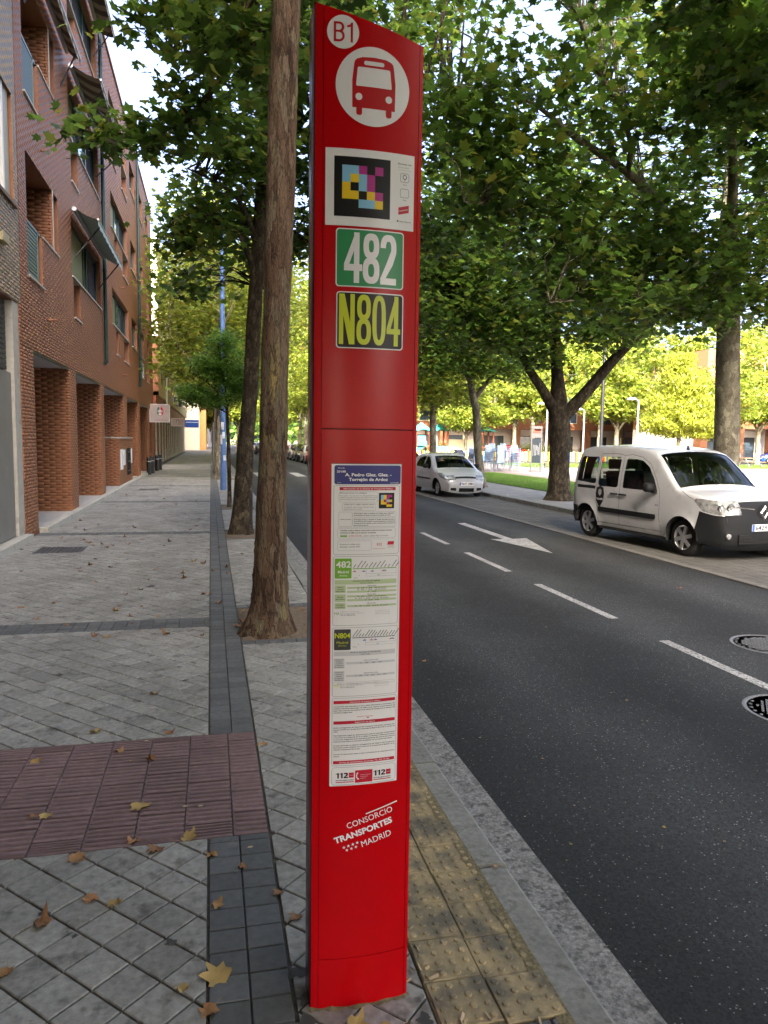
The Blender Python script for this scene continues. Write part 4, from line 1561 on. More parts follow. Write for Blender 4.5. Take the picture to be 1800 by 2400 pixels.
# operator's lettering near the foot
d = Decal()
rot = math.atan2(0.057, 0.177)
d.line([(0.449, 0.6225), (0.5475, 0.6500)], 0.0034, 'decal_white', 0)
d.text('CONSORCIO', 0.3935, 0.5400, 0.5800, 0.5990, 'decal_white', 0, 0.0, 0.0, 'line', rot * 0.88, res=3)
d.text('TRANSPORTES', 0.3560, 0.5410, 0.5355, 0.5545, 'decal_white', 0, 0.035, 0.0, 'line', rot * 0.88, res=3)
d.text('MADRID', 0.4390, 0.5350, 0.5180, 0.5380, 'decal_white', 0, 0.0, 0.0, 'line', rot * 0.88, res=3)


def star(cx, cz, r):
    return [(cx + (r if k % 2 == 0 else r * 0.42) * math.sin(math.pi * k / 5), cz + (r if k % 2 == 0 else r * 0.42) * math.cos(math.pi * k / 5)) for k in range(10)]


for x, z in ((0.3830, 0.5215), (0.3965, 0.5255), (0.4100, 0.5295), (0.4235, 0.5335), (0.3920, 0.5125), (0.4060, 0.5165), (0.4195, 0.5205)):
    d.poly(star(x, z, 0.0052), 'decal_white', 0)
d.build('operator_lettering')
# ------------------------------------------------------------------ buildings
CO = 0.0600                      # height of a brick course
FX = -3.05                       # plane of the house fronts


def courses(u0, u1, v0, v1, holes=(), L=0.25, h=CO, j=0.0115, minw=0.035, phase=0.0, jv=0.003):
    """running-bond brick rectangles (u0,u1,v0,v1) in a wall, cut at the openings"""
    out = []
    n0, n1 = math.floor(v0 / h), math.ceil(v1 / h)
    for r in range(n0, n1):
        a, c = max(v0, r * h + j / 2), min(v1, (r + 1) * h - j / 2)
        if c - a < 0.02:
            continue
        mid = (a + c) / 2
        segs = [(u0, u1)]
        for hu0, hu1, hv0, hv1 in holes:
            if hv0 < mid < hv1:
                ns = []
                for s0, s1 in segs:
                    if hu1 <= s0 or hu0 >= s1:
                        ns.append((s0, s1))
                    else:
                        if hu0 > s0:
                            ns.append((s0, hu0))
                        if hu1 < s1:
                            ns.append((hu1, s1))
                segs = ns
        off = (r % 2) * L / 2 + phase
        for s0, s1 in segs:
            k = math.floor((s0 - off) / L)
            while off + k * L < s1:
                b0, b1 = max(s0, off + k * L + jv / 2), min(s1, off + (k + 1) * L - jv / 2)
                if b1 - b0 > minw:
                    out.append((b0, b1, a, c))
                k += 1
    return out


def brick_mesh(rects, plane, where, depth=0.007, seed=0):
    """bricks standing `depth` proud of the mortar; plane: 'X+' faces +x, 'Y-' faces -y"""
    r = np.random.default_rng(seed)
    n = len(rects)
    q = np.array(rects)
    d = depth + r.normal(0, 0.0008, n)
    u0, u1, v0, v1 = q.T
    if plane == 'X+':
        back, front = np.full(n, where), where + d
        P = lambda t, u, v: np.stack([t, u, v], 1)
    elif plane == 'Y-':
        back, front = np.full(n, where), where - d
        P = lambda t, u, v: np.stack([u, t, v], 1)
    else:
        back, front = np.full(n, where), where - d
        P = lambda t, u, v: np.stack([t, u, v], 1)
    V = np.stack([P(back, u0, v0), P(back, u1, v0), P(back, u1, v1), P(back, u0, v1), P(front, u0, v0), P(front, u1, v0), P(front, u1, v1), P(front, u0, v1)], 1).reshape(-1, 3)
    F = np.array([(4, 5, 6, 7), (0, 1, 5, 4), (1, 2, 6, 5), (2, 3, 7, 6), (3, 0, 4, 7)])
    if plane == 'X-':
        F = F[:, ::-1]
    return V, (np.arange(n)[:, None, None] * 8 + F[None]).reshape(-1, 4)


def brick_field(parent, rects, plane, where, m, limit=0, name='brick', seed=1):
    """the bricks that show largest as parts sharing meshes, the rest as one part"""
    if not rects:
        return 0
    cen = lambda q: (where, (q[0] + q[1]) / 2, (q[2] + q[3]) / 2) if plane[0] == 'X' else ((q[0] + q[1]) / 2, where, (q[2] + q[3]) / 2)
    scored = sorted(rects, key=lambda q: math.dist(cen(q), (0, 0, 1.75)) if in_view(cen(q), 0.0) else 1e9)
    solo = [q for q in scored[:limit] if in_view(cen(q), 0.0)]
    rest = scored[len(solo):]
    ca = {}
    for q in solo:
        key = (round(q[1] - q[0], 3), round(q[3] - q[2], 3))
        if key not in ca:
            w, h = key
            V, F = brick_mesh([(-w / 2, w / 2, -h / 2, h / 2)], plane, 0.0, seed=len(ca))
            ca[key] = np_mesh(name, V, F, m)
        o = bpy.data.objects.new(name, ca[key])
        COL.objects.link(o)
        o.parent = parent
        c = Vector(cen(q))
        o.location = c - parent.location if parent.parent is None else c
    if rest:
        V, F = brick_mesh(rest, plane, where, seed=seed)
        o = link(name, np_mesh(name, V, F, m), parent)
        o['kind'] = 'stuff'
    return len(solo)


def wall_with_holes(parent, y0, y1, z0, z1, holes, m='mortar', x=FX, reveal='brick_far', name='wall'):
    """front wall sheet with real openings; hole = (y0,y1,z0,z1,depth)"""
    ysn = sorted({y0, y1, *[h[0] for h in holes], *[h[1] for h in holes]})
    zsn = sorted({z0, z1, *[h[2] for h in holes], *[h[3] for h in holes]})
    def hole_at(y, z):
        for h in holes:
            if h[0] < y < h[1] and h[2] < z < h[3]:
                return h
        return None
    b = MB()
    rvs = {}
    cell = {}
    for i in range(len(ysn) - 1):
        for k in range(len(zsn) - 1):
            cell[i, k] = hole_at((ysn[i] + ysn[i + 1]) / 2, (zsn[k] + zsn[k + 1]) / 2)
    for (i, k), h in cell.items():
        a, c, d, e = ysn[i], ysn[i + 1], zsn[k], zsn[k + 1]
        if h is None:
            b.poly([(x, a, d), (x, c, d), (x, c, e), (x, a, e)])
        else:
            D = x - h[4]
            rv = rvs.setdefault(h, MB())
            if cell.get((i - 1, k), 1) is None:
                rv.poly([(x, a, d), (x, a, e), (D, a, e), (D, a, d)])
            if cell.get((i + 1, k), 1) is None:
                rv.poly([(x, c, d), (D, c, d), (D, c, e), (x, c, e)])
            if cell.get((i, k - 1), 1) is None:
                rv.poly([(x + 0.02, a, d), (D, a, d), (D, c, d), (x + 0.02, c, d)])
            if cell.get((i, k + 1), 1) is None:
                rv.poly([(x, a, e), (x, c, e), (D, c, e), (D, a, e)])
    b.build(name, m, parent)
    for rv in rvs.values():
        if rv.f:
            rv.build('reveal', reveal, parent)


# ---- the orange brick block with the arcade
E_Y0, E_Y1, TOPZ = 13.62, 42.5, 13.65
bb = thing('brick_building', 'long orange brick apartment block with deep brick arcade pillars and green window frames', 'building', (FX, 28, 0))
holes = []
for fl in range(3):
    dz = 3.05 * fl
    H = lambda a, c, d, e, D: holes.append((a, c, d + dz, e + dz, D))
    H(14.17, 15.36, 4.52, 6.63, 1.3)
    H(15.36, 16.40, 5.46, 6.63, 1.3)
    H(16.48, 16.93, 5.46, 6.63, 0.5)
    H(18.45, 23.0, 5.40, 6.72, 0.22)
    H(18.62, 19.52, 4.50, 5.40, 0.40)
    H(25.65, 30.45, 5.39, 6.52, 0.22)
    H(26.50, 27.28, 4.52, 5.39, 0.40)
    H(28.85, 30.45, 4.52, 5.39, 0.40)
    H(31.7, 33.75, 5.40, 6.52, 0.22)
    H(34.75, 37.2, 5.40, 6.52, 0.22)
    H(39.0, 40.4, 4.52, 6.52, 0.22)
holes.append((35.5, 36.9, 4.50, 5.15, 0.15))
wall_with_holes(bb, E_Y0, E_Y1, 3.25, TOPZ, holes)
h4 = [h[:4] for h in holes]
front = courses(E_Y0, E_Y1, 3.26, TOPZ - 0.02, h4)
pil = [(13.62, 14.37), (17.75, 18.62), (22.5, 23.22), (28.3, 29.35), (33.72, 34.6), (38.9, 39.75), (41.9, 42.5)]
pf = []
for a, c in pil:
    pf += courses(a, c, 0.06, 3.24, L=0.25)
solo = [q for q in front if q[0] < 17.0 and q[2] < 4.9]
keep = [q for q in front if not (q[0] < 17.0 and q[2] < 4.9)]
n1 = brick_field(bb, pf, 'X+', FX, 'brick', 105, seed=5)
brick_field(bb, solo, 'X+', FX, 'brick', 190, seed=6)
brick_field(bb, keep, 'X+', FX, 'brick', 0, seed=7)
for a, c in pil:
    p = MB()
    p.box((FX - 3.4, a, 0.0), (FX, c, 3.25), 'xXyY')
    p.build('pillar', 'mortar_pillar', bb)
    if a > 13.7:
        brick_field(bb, courses(FX - 3.39, FX + 0.006, 0.06, 3.24, j=0.008), 'Y-', a, 'brick', 0, seed=int(a * 10))
# balcony side walls seen through the openings
for fl in range(3):
    dz = 3.05 * fl
    brick_field(bb, courses(FX - 1.3, FX - 0.02, 5.46 + dz, 6.62 + dz), 'Y-', 16.398, 'brick', 0, seed=fl + 50)
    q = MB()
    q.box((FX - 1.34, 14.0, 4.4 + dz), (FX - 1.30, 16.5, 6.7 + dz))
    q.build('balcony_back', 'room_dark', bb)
    q = MB()
    q.box((FX - 0.06, 16.402, 5.46 + dz), (FX + 0.012, 16.478, 6.63 + dz))
    q.build('mullion', 'light_stone', bb)
b = MB()
b.box((FX - 3.5, E_Y0, 3.235), (FX - 0.004, E_Y1, 3.248))
b.build('soffit', 'soffit', bb)
b = MB()
b.box((FX - 0.012, E_Y0 + 0.02, 3.20), (FX + 0.004, E_Y1 - 0.02, 3.252))
b.build('lintel', 'frame_dark', bb)
b = MB()
b.box((FX - 3.6, E_Y0, 0.0), (FX - 3.42, E_Y1, 3.24))
b.box((FX - 12, E_Y0 + 0.01, 3.3), (FX - 1.45, E_Y1 - 0.01, TOPZ - 0.1))
b.box((FX - 12, E_Y1 - 0.01, 0.0), (FX - 0.03, E_Y1, TOPZ - 0.05))
b.build('back_wall', 'brick_far', bb)
b = MB()
b.box((FX - 0.5, E_Y0, TOPZ), (FX + 0.05, E_Y1 + 0.05, TOPZ + 0.09))
b.build('coping', 'brick_far', bb)
# arcade floor: marble slabs behind a stone edge
q = MB()
tile_geo(q, [(-.97, 0), (0, 0), (0, 1.165), (-.97, 1.165)], 0.0, h=0.05)
slab_m = q.mesh('floor_slab', 'marble')
q = MB()
tile_geo(q, [(0, 0), (0.15, 0), (0.15, 0.99), (0, 0.99)], 0.0, h=0.11, ch=0.01, ins=0.01)
edge_m = q.mesh('edge_stone', 'light_stone')
for k in range(24):
    for j in range(3):
        o = link('floor_slab', slab_m, bb)
        o.location = Vector((FX - 0.98 * j - 0.012, 14.4 + 1.18 * k, 0.075)) - bb.location
for k in range(28):
    o = link('edge_stone', edge_m, bb)
    o.location = Vector((FX + 0.005, 14.42 + k, 0.09)) - bb.location
# meter wall between the third and fourth pillar
lw = MB()
lw.box((FX - 0.9, 26.75, 0.05), (FX + 0.0, 31.0, 1.70))
mw = lw.build('meter_wall', 'mortar_pillar', bb)
brick_field(bb, courses(26.76, 30.99, 0.08, 1.69), 'X+', FX + 0.001, 'brick', 0, seed=71)
brick_field(bb, courses(FX - 0.9, FX + 0.010, 0.08, 1.69), 'Y-', 26.749, 'brick', 0, seed=72)
b = MB()
b.box((FX - 0.92, 26.72, 1.70), (FX + 0.03, 31.03, 1.745))
b.build('coping', 'light_stone', bb)
for y0, y1, z0, z1, m in ((26.95, 27.55, 0.62, 1.32, 'metal_white'), (27.75, 28.3, 0.75, 1.30, 'metal_white'), (30.2, 30.6, 0.75, 1.30, 'metal_white')):
    b = MB()
    b.box((FX + 0.012, y0, z0), (FX + 0.04, y1, z1))
    b.box((FX + 0.04, y0 + 0.05, z0 + 0.05), (FX + 0.045, y1 - 0.05, z1 - 0.05))
    b.build('meter_door', m, bb)
b = MB()
b.box((FX + 0.012, 28.9, 0.35), (FX + 0.02, 30.0, 1.35))
for k in range(6):
    b.bar((FX + 0.04, 28.95 + k * 0.2, 0.35), (FX + 0.04, 28.95 + k * 0.2, 1.35), 0.025)
for z in (0.5, 0.85, 1.2):
    b.bar((FX + 0.045, 28.9, z), (FX + 0.045, 30.0, z), 0.03)
b.build('grille', 'metal_black', bb)


def sash(y0, y1, z0, z1, D, kind, split=None, par=None):
    """one window: frame with glass panes and slatted shutters as sub-parts"""
    par = par or bb
    x = FX - D
    f = MB()
    t = 0.06
    for a in ((y0, z0, y1, z0 + t), (y0, z1 - t, y1, z1), (y0, z0 + t, y0 + t, z1 - t), (y1 - t, z0 + t, y1, z1 - t)):
        f.box((x, a[0], a[1]), (x + 0.07, a[2], a[3]))
    cuts = split or []
    for c in cuts:
        f.box((x, c - 0.05, z0 + t), (x + 0.07, c + 0.05, z1 - t))
    fo = f.build('window', 'frame_green' if kind != 'white' else 'frame_white', par)
    eds = [y0 + t] + [v for c in cuts for v in (c - 0.05, c + 0.05)] + [y1 - t]
    for i in range(0, len(eds), 2):
        a, c = eds[i], eds[i + 1]
        k = kind[i // 2] if kind not in ('white',) and len(kind) > i // 2 else 'g'
        b = MB()
        if k == 's':
            z = z0 + t
            while z < z1 - t - 0.01:
                b.box((x + 0.020, a, z), (x + 0.036, c, min(z + 0.042, z1 - t)))
                z += 0.048
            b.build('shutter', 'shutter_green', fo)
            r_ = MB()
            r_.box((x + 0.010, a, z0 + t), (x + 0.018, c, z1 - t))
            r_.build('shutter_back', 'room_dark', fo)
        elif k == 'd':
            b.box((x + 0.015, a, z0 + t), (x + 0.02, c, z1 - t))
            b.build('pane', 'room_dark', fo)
        else:
            b.box((x + 0.020, a, z0 + t), (x + 0.028, c, z1 - t))
            b.build('pane', 'window_glass', fo)
    s = MB()
    s.box((x + 0.0, y0 - 0.01, z0 - 0.035), (FX + 0.045, y1 + 0.02, z0 - 0.001))
    s.build('sill', 'light_stone' if kind != 'white' else 'frame_white', fo)
    return fo


for fl in range(3):
    dz = 3.05 * fl
    sash(18.45, 23.0, 5.40 + dz, 6.72 + dz, 0.18, 'sdg', [20.9, 21.35]) if fl == 0 else sash(18.45, 23.0, 5.40 + dz, 6.72 + dz, 0.18, 'sgg', [20.0, 21.6])
    sash(18.62, 19.52, 4.50 + dz, 5.38 + dz, 0.36, 'd')
    sash(25.65, 30.45, 5.39 + dz, 6.52 + dz, 0.18, 'sgd', [27.6, 28.85])
    sash(26.50, 27.28, 4.52 + dz, 5.36 + dz, 0.36, 'd')
    sash(28.85, 30.45, 4.52 + dz, 5.36 + dz, 0.36, 'g')
    sash(31.7, 33.75, 5.40 + dz, 6.52 + dz, 0.18, 'sg', [32.7])
    sash(34.75, 37.2, 5.40 + dz, 6.52 + dz, 0.18, 'gg', [36.0])
    sash(39.0, 40.4, 4.52 + dz, 6.52 + dz, 0.18, 'g')
    # green lattice in the low part of the balcony
    la = MB()
    y0, y1, z0, z1 = 14.19, 15.34, 4.54 + dz, 5.50 + dz
    x = FX - 0.05
    for a in ((y0, z0, y1, z0 + 0.05), (y0, z1 - 0.05, y1, z1), (y0, z0, y0 + 0.05, z1), (y1 - 0.22, z0, y1 - 0.16, z1)):
        la.box((x - 0.02, a[0], a[1]), (x + 0.02, a[2], a[3]))
    rail = la.build('balcony_railing', 'lattice_green', bb)
    k = 0
    z = z0 + 0.06
    while z < z1 - 0.06:
        s_ = MB()
        s_.box((x - 0.008, y0 + 0.05, z), (x + 0.008, y1 - 0.22, z + 0.040))
        s_.build('slat', 'lattice_green', rail, world=False)
        z += 0.066
    b = MB()
    n = 0
    yv = y0 + 0.08
    while yv < y1 - 0.24:
        b.box((x - 0.014, yv, z0 + 0.05), (x - 0.009, yv + 0.045, z1 - 0.05))
        yv += 0.075
    b.build('lattice_back', 'lattice_green', rail, world=False)
    b = MB()
    b.box((FX - 0.12, 15.36, 5.43 + dz), (FX + 0.03, 16.44, 5.462 + dz))
    b.box((FX - 0.5, 16.46, 5.43 + dz), (FX + 0.03, 16.95, 5.462 + dz))
    b.box((FX - 0.2, 14.15, 4.487 + dz), (FX + 0.04, 15.40, 4.522 + dz))
    b.build('sill', 'light_stone', bb)
sash(35.5, 36.9, 4.50, 5.15, 0.05, 'white')


def awning(y0, y1, z, out, drop, pale=False, arms=2, valance=0.16, striped=True):
    root = MB()
    root.lathe([(0.05, y0), (0.05, y1)], 10, 'Y', (FX + 0.09, 0, z))
    aw = root.build('awning', 'metal_grey', bb)
    n = 18
    b = MB()
    for k in range(n):
        a, c = y0 + (y1 - y0) * k / n, y0 + (y1 - y0) * (k + 1) / n
        b.cur = 1 if (striped and k % 2) else 0
        sg = 4
        for j in range(sg):
            t0, t1 = j / sg, (j + 1) / sg
            p = lambda t: (FX + 0.10 + out * t, z + 0.03 - drop * t - 0.05 * math.sin(math.pi * t))
            (xa, za), (xb, zb) = p(t0), p(t1)
            b.poly([(xa, a, za), (xb, a, zb), (xb, c, zb), (xa, c, za)])
        xa, za = FX + 0.10 + out, z + 0.03 - drop
        w = valance * (0.8 + 0.2 * (k % 2))
        b.poly([(xa, a, za), (xa, a, za - w), (xa, c, za - w), (xa, c, za)])
    b.build('canopy', ['awning_pale' if pale else 'awning_cloth', 'awning_stripe' if not pale else 'awning_pale'], aw)
    f = MB()
    f.lathe([(0.022, y0 - 0.02), (0.022, y1 + 0.02)], 8, 'Y', (FX + 0.10 + out, 0, z + 0.02 - drop))
    f.build('front_bar', 'metal_grey', aw)
    for k in range(arms):
        y = y0 + (y1 - y0) * (0.10 + 0.80 * k / max(1, arms - 1))
        b = MB()
        b.tube([(FX, y, z - drop - 0.75), (FX + out * 0.55, y + 0.1, z - drop - 0.36), (FX + 0.1 + out, y, z + 0.02 - drop)], 0.018, 6)
        b.build('arm', 'metal_black', aw)


awning(18.40, 23.1, 6.86, 0.50, 0.22, pale=True, striped=False)
awning(18.40, 23.1, 9.93, 0.62, 0.26)
awning(18.40, 23.1, 12.98, 0.42, 0.12)
awning(14.1, 18.0, 10.02, 0.26, 0.16, striped=True)
# rain pipes, little overflow spouts
for y, zb in ((23.32, 3.87), (34.25, 3.95)):
    b = MB()
    b.tube([(FX + 0.09, y, TOPZ - 0.05), (FX + 0.09, y, zb + 0.22), (FX + 0.085, y + 0.02, zb + 0.08), (FX + 0.02, y + 0.03, zb)], 0.055, 10)
    for k in range(5):
        b.lathe([(0.064, 4.6 + k * 1.9), (0.064, 4.68 + k * 1.9)], 10, 'Z', (FX + 0.09, y, 0))
    b.build('rain_pipe', 'frame_green', bb, smooth=50)
for y, z in ((15.66, 3.98), (15.4, 7.02), (28.2, 3.95), (28.2, 7.0)):
    b = MB()
    b.lathe([(0.025, FX), (0.025, FX + 0.16)], 8, 'X', (0, y, z))
    b.build('spout', 'brick_far', bb)

# ---- the tan brick block at the left edge (unseen height set to shade the street; it carries on behind the camera)
tb = thing('brick_building', 'tan brick building at the left edge with granite doorway and pale window frame', 'building', (FX, 6, 0))
th = [(9.0, 13.35, 5.45, 7.15, 0.22), (6.0, 13.42, 0.0, 3.90, 0.25)]
th += [(9.0, 13.2, 8.5, 10.1, 0.22), (2.0, 5.0, 5.45, 7.15, 0.22), (-4.0, -1.0, 5.45, 7.15, 0.22)]
wall_with_holes(tb, -26, 13.60, 0.0, 29.5, th, m='mortar_light')
brick_field(tb, courses(7.5, 13.592, 3.92, 11.5, [h[:4] for h in th], phase=0.07), 'X+', FX, 'brick_tan', 120, seed=81)
brick_field(tb, courses(13.42, 13.592, 0.05, 3.9, minw=0.03), 'X+', FX, 'brick', 40, seed=82)
b = MB()
b.box((FX - 14, -26, 0.0), (FX - 0.4, 13.60, 29.5))
b.build('core_wall', 'brick_tan', tb)
b = MB()
b.box((FX - 0.26, 6.0, 0.12), (FX - 0.06, 13.04, 2.75))
b.build('granite_cladding', 'granite', tb)
b = MB()
b.box((FX - 0.24, 13.05, 0.0), (FX - 0.01, 13.42, 3.89))
b.build('stone_jamb', 'light_stone', tb)
b = MB()
for k in range(14):
    b.box((FX - 0.16, 6.0, 2.80 + k * 0.078), (FX - 0.12, 13.05, 2.80 + k * 0.078 + 0.066))
b.box((FX - 0.25, 6.0, 2.76), (FX - 0.17, 13.05, 3.90))
b.build('roller_shutter', 'shutter_dark', tb)
b = MB()
b.box((FX - 0.3, 6.0, 0.0), (FX + 0.12, 13.45, 0.10))
b.build('doorstep', 'light_stone', tb)
f = MB()
y0, y1, z0, z1 = 9.0, 13.35, 5.45, 7.15
f.box((FX - 0.20, y1 - 0.42, z0), (FX - 0.04, y1 - 0.05, z1))
win = f.build('window', 'frame_tan', tb)
b = MB()
b.box((FX - 0.16, y1 - 0.50, z0), (FX - 0.02, y1 - 0.425, z1))
b.box((FX - 0.16, 10.0, z0), (FX - 0.06, y1 - 0.50, z0 + 0.07))
b.build('frame', 'frame_white', win)
b = MB()
for k in range(28):
    b.box((FX - 0.15, 9.0, z0 + 0.45 + k * 0.045), (FX - 0.12, y1 - 0.5, z0 + 0.45 + k * 0.045 + 0.038))
b.build('shutter', 'lattice_green', win)
b = MB()
b.box((FX - 0.19, 9.0, z0), (FX - 0.17, y1 - 0.5, z1))
b.build('pane', 'window_glass', win)
b = MB()
b.box((FX - 0.2, 9.0, z0 - 0.06), (FX + 0.05, 13.40, z0 - 0.002))
b.build('sill', 'wood', win)
b = MB()
b.box((FX - 0.05, 12.0, 9.15), (FX + 0.35, 13.35, 9.25))
b.box((FX + 0.02, 12.2, 4.62), (FX + 0.10, 12.55, 4.74))
b.build('ledge', 'frame_tan', tb)

# ---- ochre block beyond, whose upper storeys stand forward of a slatted arcade
ob = thing('ochre_building', 'ochre rendered block beyond the brick one with orange brick flank and white rain pipe', 'building', (-3.3, 75, 0))
OX, OY0, OY1 = -3.22, 50.0, 106.0
b = MB()
b.box((OX - 14, OY0 + 0.02, 4.45), (OX, OY1, 14.2), 'xXYZz')
b.build('wall', 'render_ochre', ob)
b = MB()
b.box((OX - 14, OY0, 4.7), (OX - 0.005, OY0 + 0.02, 8.2))
b.build('flank_wall', 'brick_far', ob)
b = MB()
b.box((OX - 14, OY0, 8.2), (OX - 0.005, OY0 + 0.02, 14.6))
b.build('flank_wall', 'render_white', ob)  # white from the shade line up: sunlit brightness put into the colour
b = MB()
b.box((-14, OY0, 3.3), (-3.40, OY1, 4.44))
b.box((-16, OY0 + .01, 0), (-3.7, OY1, 3.29))
b.build('arcade_back', 'play_brown', ob)
k = 0
y = OY0 + 0.3
while y < OY1:
    b = MB()
    b.box((-3.50, y, 0.25 if k % 3 else 0.9), (-3.41, y + 0.30, 3.3))
    b.build('pillar', 'light_stone', ob)
    b = MB()
    b.box((-3.52, y - 0.02, 0.0), (-3.38, y + 0.32, 0.24 if k % 3 else 0.88))
    b.build('plinth', 'light_stone', ob)
    y += 3.3
    k += 1
b = MB()
z = 0.3
while z < 3.2:
    b.box((-3.56, OY0, z), (-3.51, OY1, z + 0.06))
    z += 0.1
b.build('slat_screen', 'play_brown', ob)['kind'] = 'stuff'
b = MB()
b.tube([(OX + 0.08, 57.5, 14), (OX + 0.08, 57.5, 3.4)], 0.07, 8)
b.build('rain_pipe', 'metal_white', ob, smooth=50)
for fl in range(3):
    for k in range(13):
        y = OY0 + 2.5 + k * 4.6
        z = 5.3 + fl * 3.0
        b = MB()
        b.box((OX - 0.02, y, z), (OX + 0.012, y + 1.5, z + 1.3))
        w = b.build('window', 'frame_dark', ob)
        b = MB()
        b.box((OX, y + 0.08, z + 0.08), (OX + 0.016, y + 1.42, z + 1.22))
        b.build('pane', 'window_glass', w)
for y, z in ((54.5, 8.0), (60.0, 6.4), (64, 7.4), (68.0, 4.7), (73, 6.0), (78, 4.8), (85, 6.3), (70, 8.6)):
    b = MB()
    b.box((OX + 0.03, y, z), (OX + 0.42, y + 0.9, z + 0.72))
    ac = b.build('air_conditioner', 'metal_white', ob)
    b = MB()
    for k in range(7):
        b.box((OX + 0.07 + k * 0.045, y - 0.012, z + 0.08), (OX + 0.10 + k * 0.045, y - 0.002, z + 0.64))
    b.build('grille', 'metal_black', ac)

# ---- pale and orange blocks closing the street
cb = thing('street_end_building', 'sunlit cream block with orange stripe where the street ends', 'building', (-8, 125, 0))
b = MB()
b.box((-30, 112, 0), (-1.6, 150, 16))
b.build('wall', 'render_cream', cb)
b = MB()
b.box((-1.58, 114, 0), (-0.7, 150, 15))
b.build('side_bay', 'render_orange', cb)
for k in range(4):
    for j in range(3):
        b = MB()
        b.box((-14 + j * 4, 111.95, 4.5 + k * 2.9), (-12.4 + j * 4, 111.99, 6.1 + k * 2.9))
        b.build('window', 'frame_dark', cb)
gb = thing('street_end_building', 'grey shaded block behind the cream one at the end of the street', 'building', (1, 150, 0))
b = MB()
b.box((-0.6, 150, 0), (2.3, 170, 12))
b.build('wall', 'render_grey', gb)
for k in range(3):
    b = MB()
    b.box((-0.2, 149.95, 3 + k * 2.9), (1.2, 149.99, 4.5 + k * 2.9))
    b.build('window', 'frame_dark', gb)

# ---- the orange brick block across the plaza
def plaza_block(label, x0, x1, yf, z1, n, seed, cols, rot=0.0):
    t = thing('plaza_building', label, 'building', ((x0 + x1) / 2, yf, 0))
    if rot:
        t.rotation_euler = (0, 0, rot)
    r = random.Random(seed)
    cx = (x0 + x1) / 2
    w = x1 - x0
    def P(b, name, m, par=t):
        return b.build(name, m, par, world=False)
    b = MB()
    b.box((-w / 2, 0, 3.6), (w / 2, 14, z1))
    P(b, 'wall', cols[0])
    b = MB()
    b.box((-w / 2, 2.2, 0), (w / 2, 14, 3.6))
    P(b, 'ground_floor', 'render_white')
    st = w / n
    for k in range(n + 1):
        b = MB()
        b.box((-w / 2 + k * st - 0.45, 0.01, 0), (-w / 2 + k * st + 0.45, 1.2, 3.598))
        P(b, 'pillar', cols[0])
    for k in range(n):
        b = MB()
        xa = -w / 2 + (k + 0.5) * st
        b.box((xa - st * 0.28, 2.15, 0.1 if k % 2 else 0.9), (xa + st * 0.28, 2.19, 2.7))
        s = P(b, 'shop_window', 'frame_dark')
        b = MB()
        b.box((xa - st * 0.25, 2.12, 0.2 if k % 2 else 1.0), (xa + st * 0.25, 2.148, 2.6))
        b.build('pane', 'window_glass', s, world=False)
    for fl in range(int((z1 - 4.5) / 3)):
        for k in range(n):
            xa = -w / 2 + (k + 0.5) * st
            b = MB()
            b.box((xa - 0.9, -0.03, 4.5 + fl * 3), (xa + 0.9, 0.0, 6.0 + fl * 3))
            s = P(b, 'window', 'frame_white' if k % 2 else 'frame_dark')
            b = MB()
            b.box((xa - 0.8, -0.05, 4.6 + fl * 3), (xa + 0.8, -0.032, 5.9 + fl * 3))
            b.build('pane', 'window_glass', s, world=False)
    return t


plaza_block('orange brick block with white shopfronts behind the chairs across the plaza', 20, 84, 96, 13.5, 12, 1, ('brick_far',))
plaza_block('orange brick block with dark arcade openings at the right edge behind the blue car', 52, 84, 70.5, 12, 7, 2, ('brick_far',), rot=0.0)
# ------------------------------------------------------------------ trees
def leaf_template(kind):
    if kind == 'near':
        spec = [(90, .60), (68, .33), (38, .56), (12, .30), (-18, .44), (-55, .27), (-90, .34), (-125, .27), (-162, .44), (168, .30), (142, .56), (112, .33)]
    elif kind == 'mid':
        spec = [(90, .60), (62, .34), (32, .52), (-20, .42), (-90, .32), (-160, .42), (148, .52), (118, .34)]
    elif kind == 'slim':
        v = np.array([(0, 0, 0), (.16, .35, .02), (0, 1.0, -.06), (-.16, .35, .02)])
        return v, np.array([(0, 1, 2), (0, 2, 3)])
    else:
        v = np.array([(0, -.1, 0), (.42, .4, .06), (0, .95, -.05), (-.42, .4, .06)])
        return v, np.array([(0, 1, 2), (0, 2, 3)])
    pts = [(0, .42, 0.0)]
    for a, r in spec:
        x, y = r * math.cos(R(a)), .42 + r * math.sin(R(a))
        pts.append((x, y, 0.16 * abs(x) - 0.22 * max(0, y - .4) ** 2 - 0.03))
    n = len(spec)
    return np.array(pts), np.array([(0, 1 + (i + 1) % n, 1 + i) for i in range(n)])


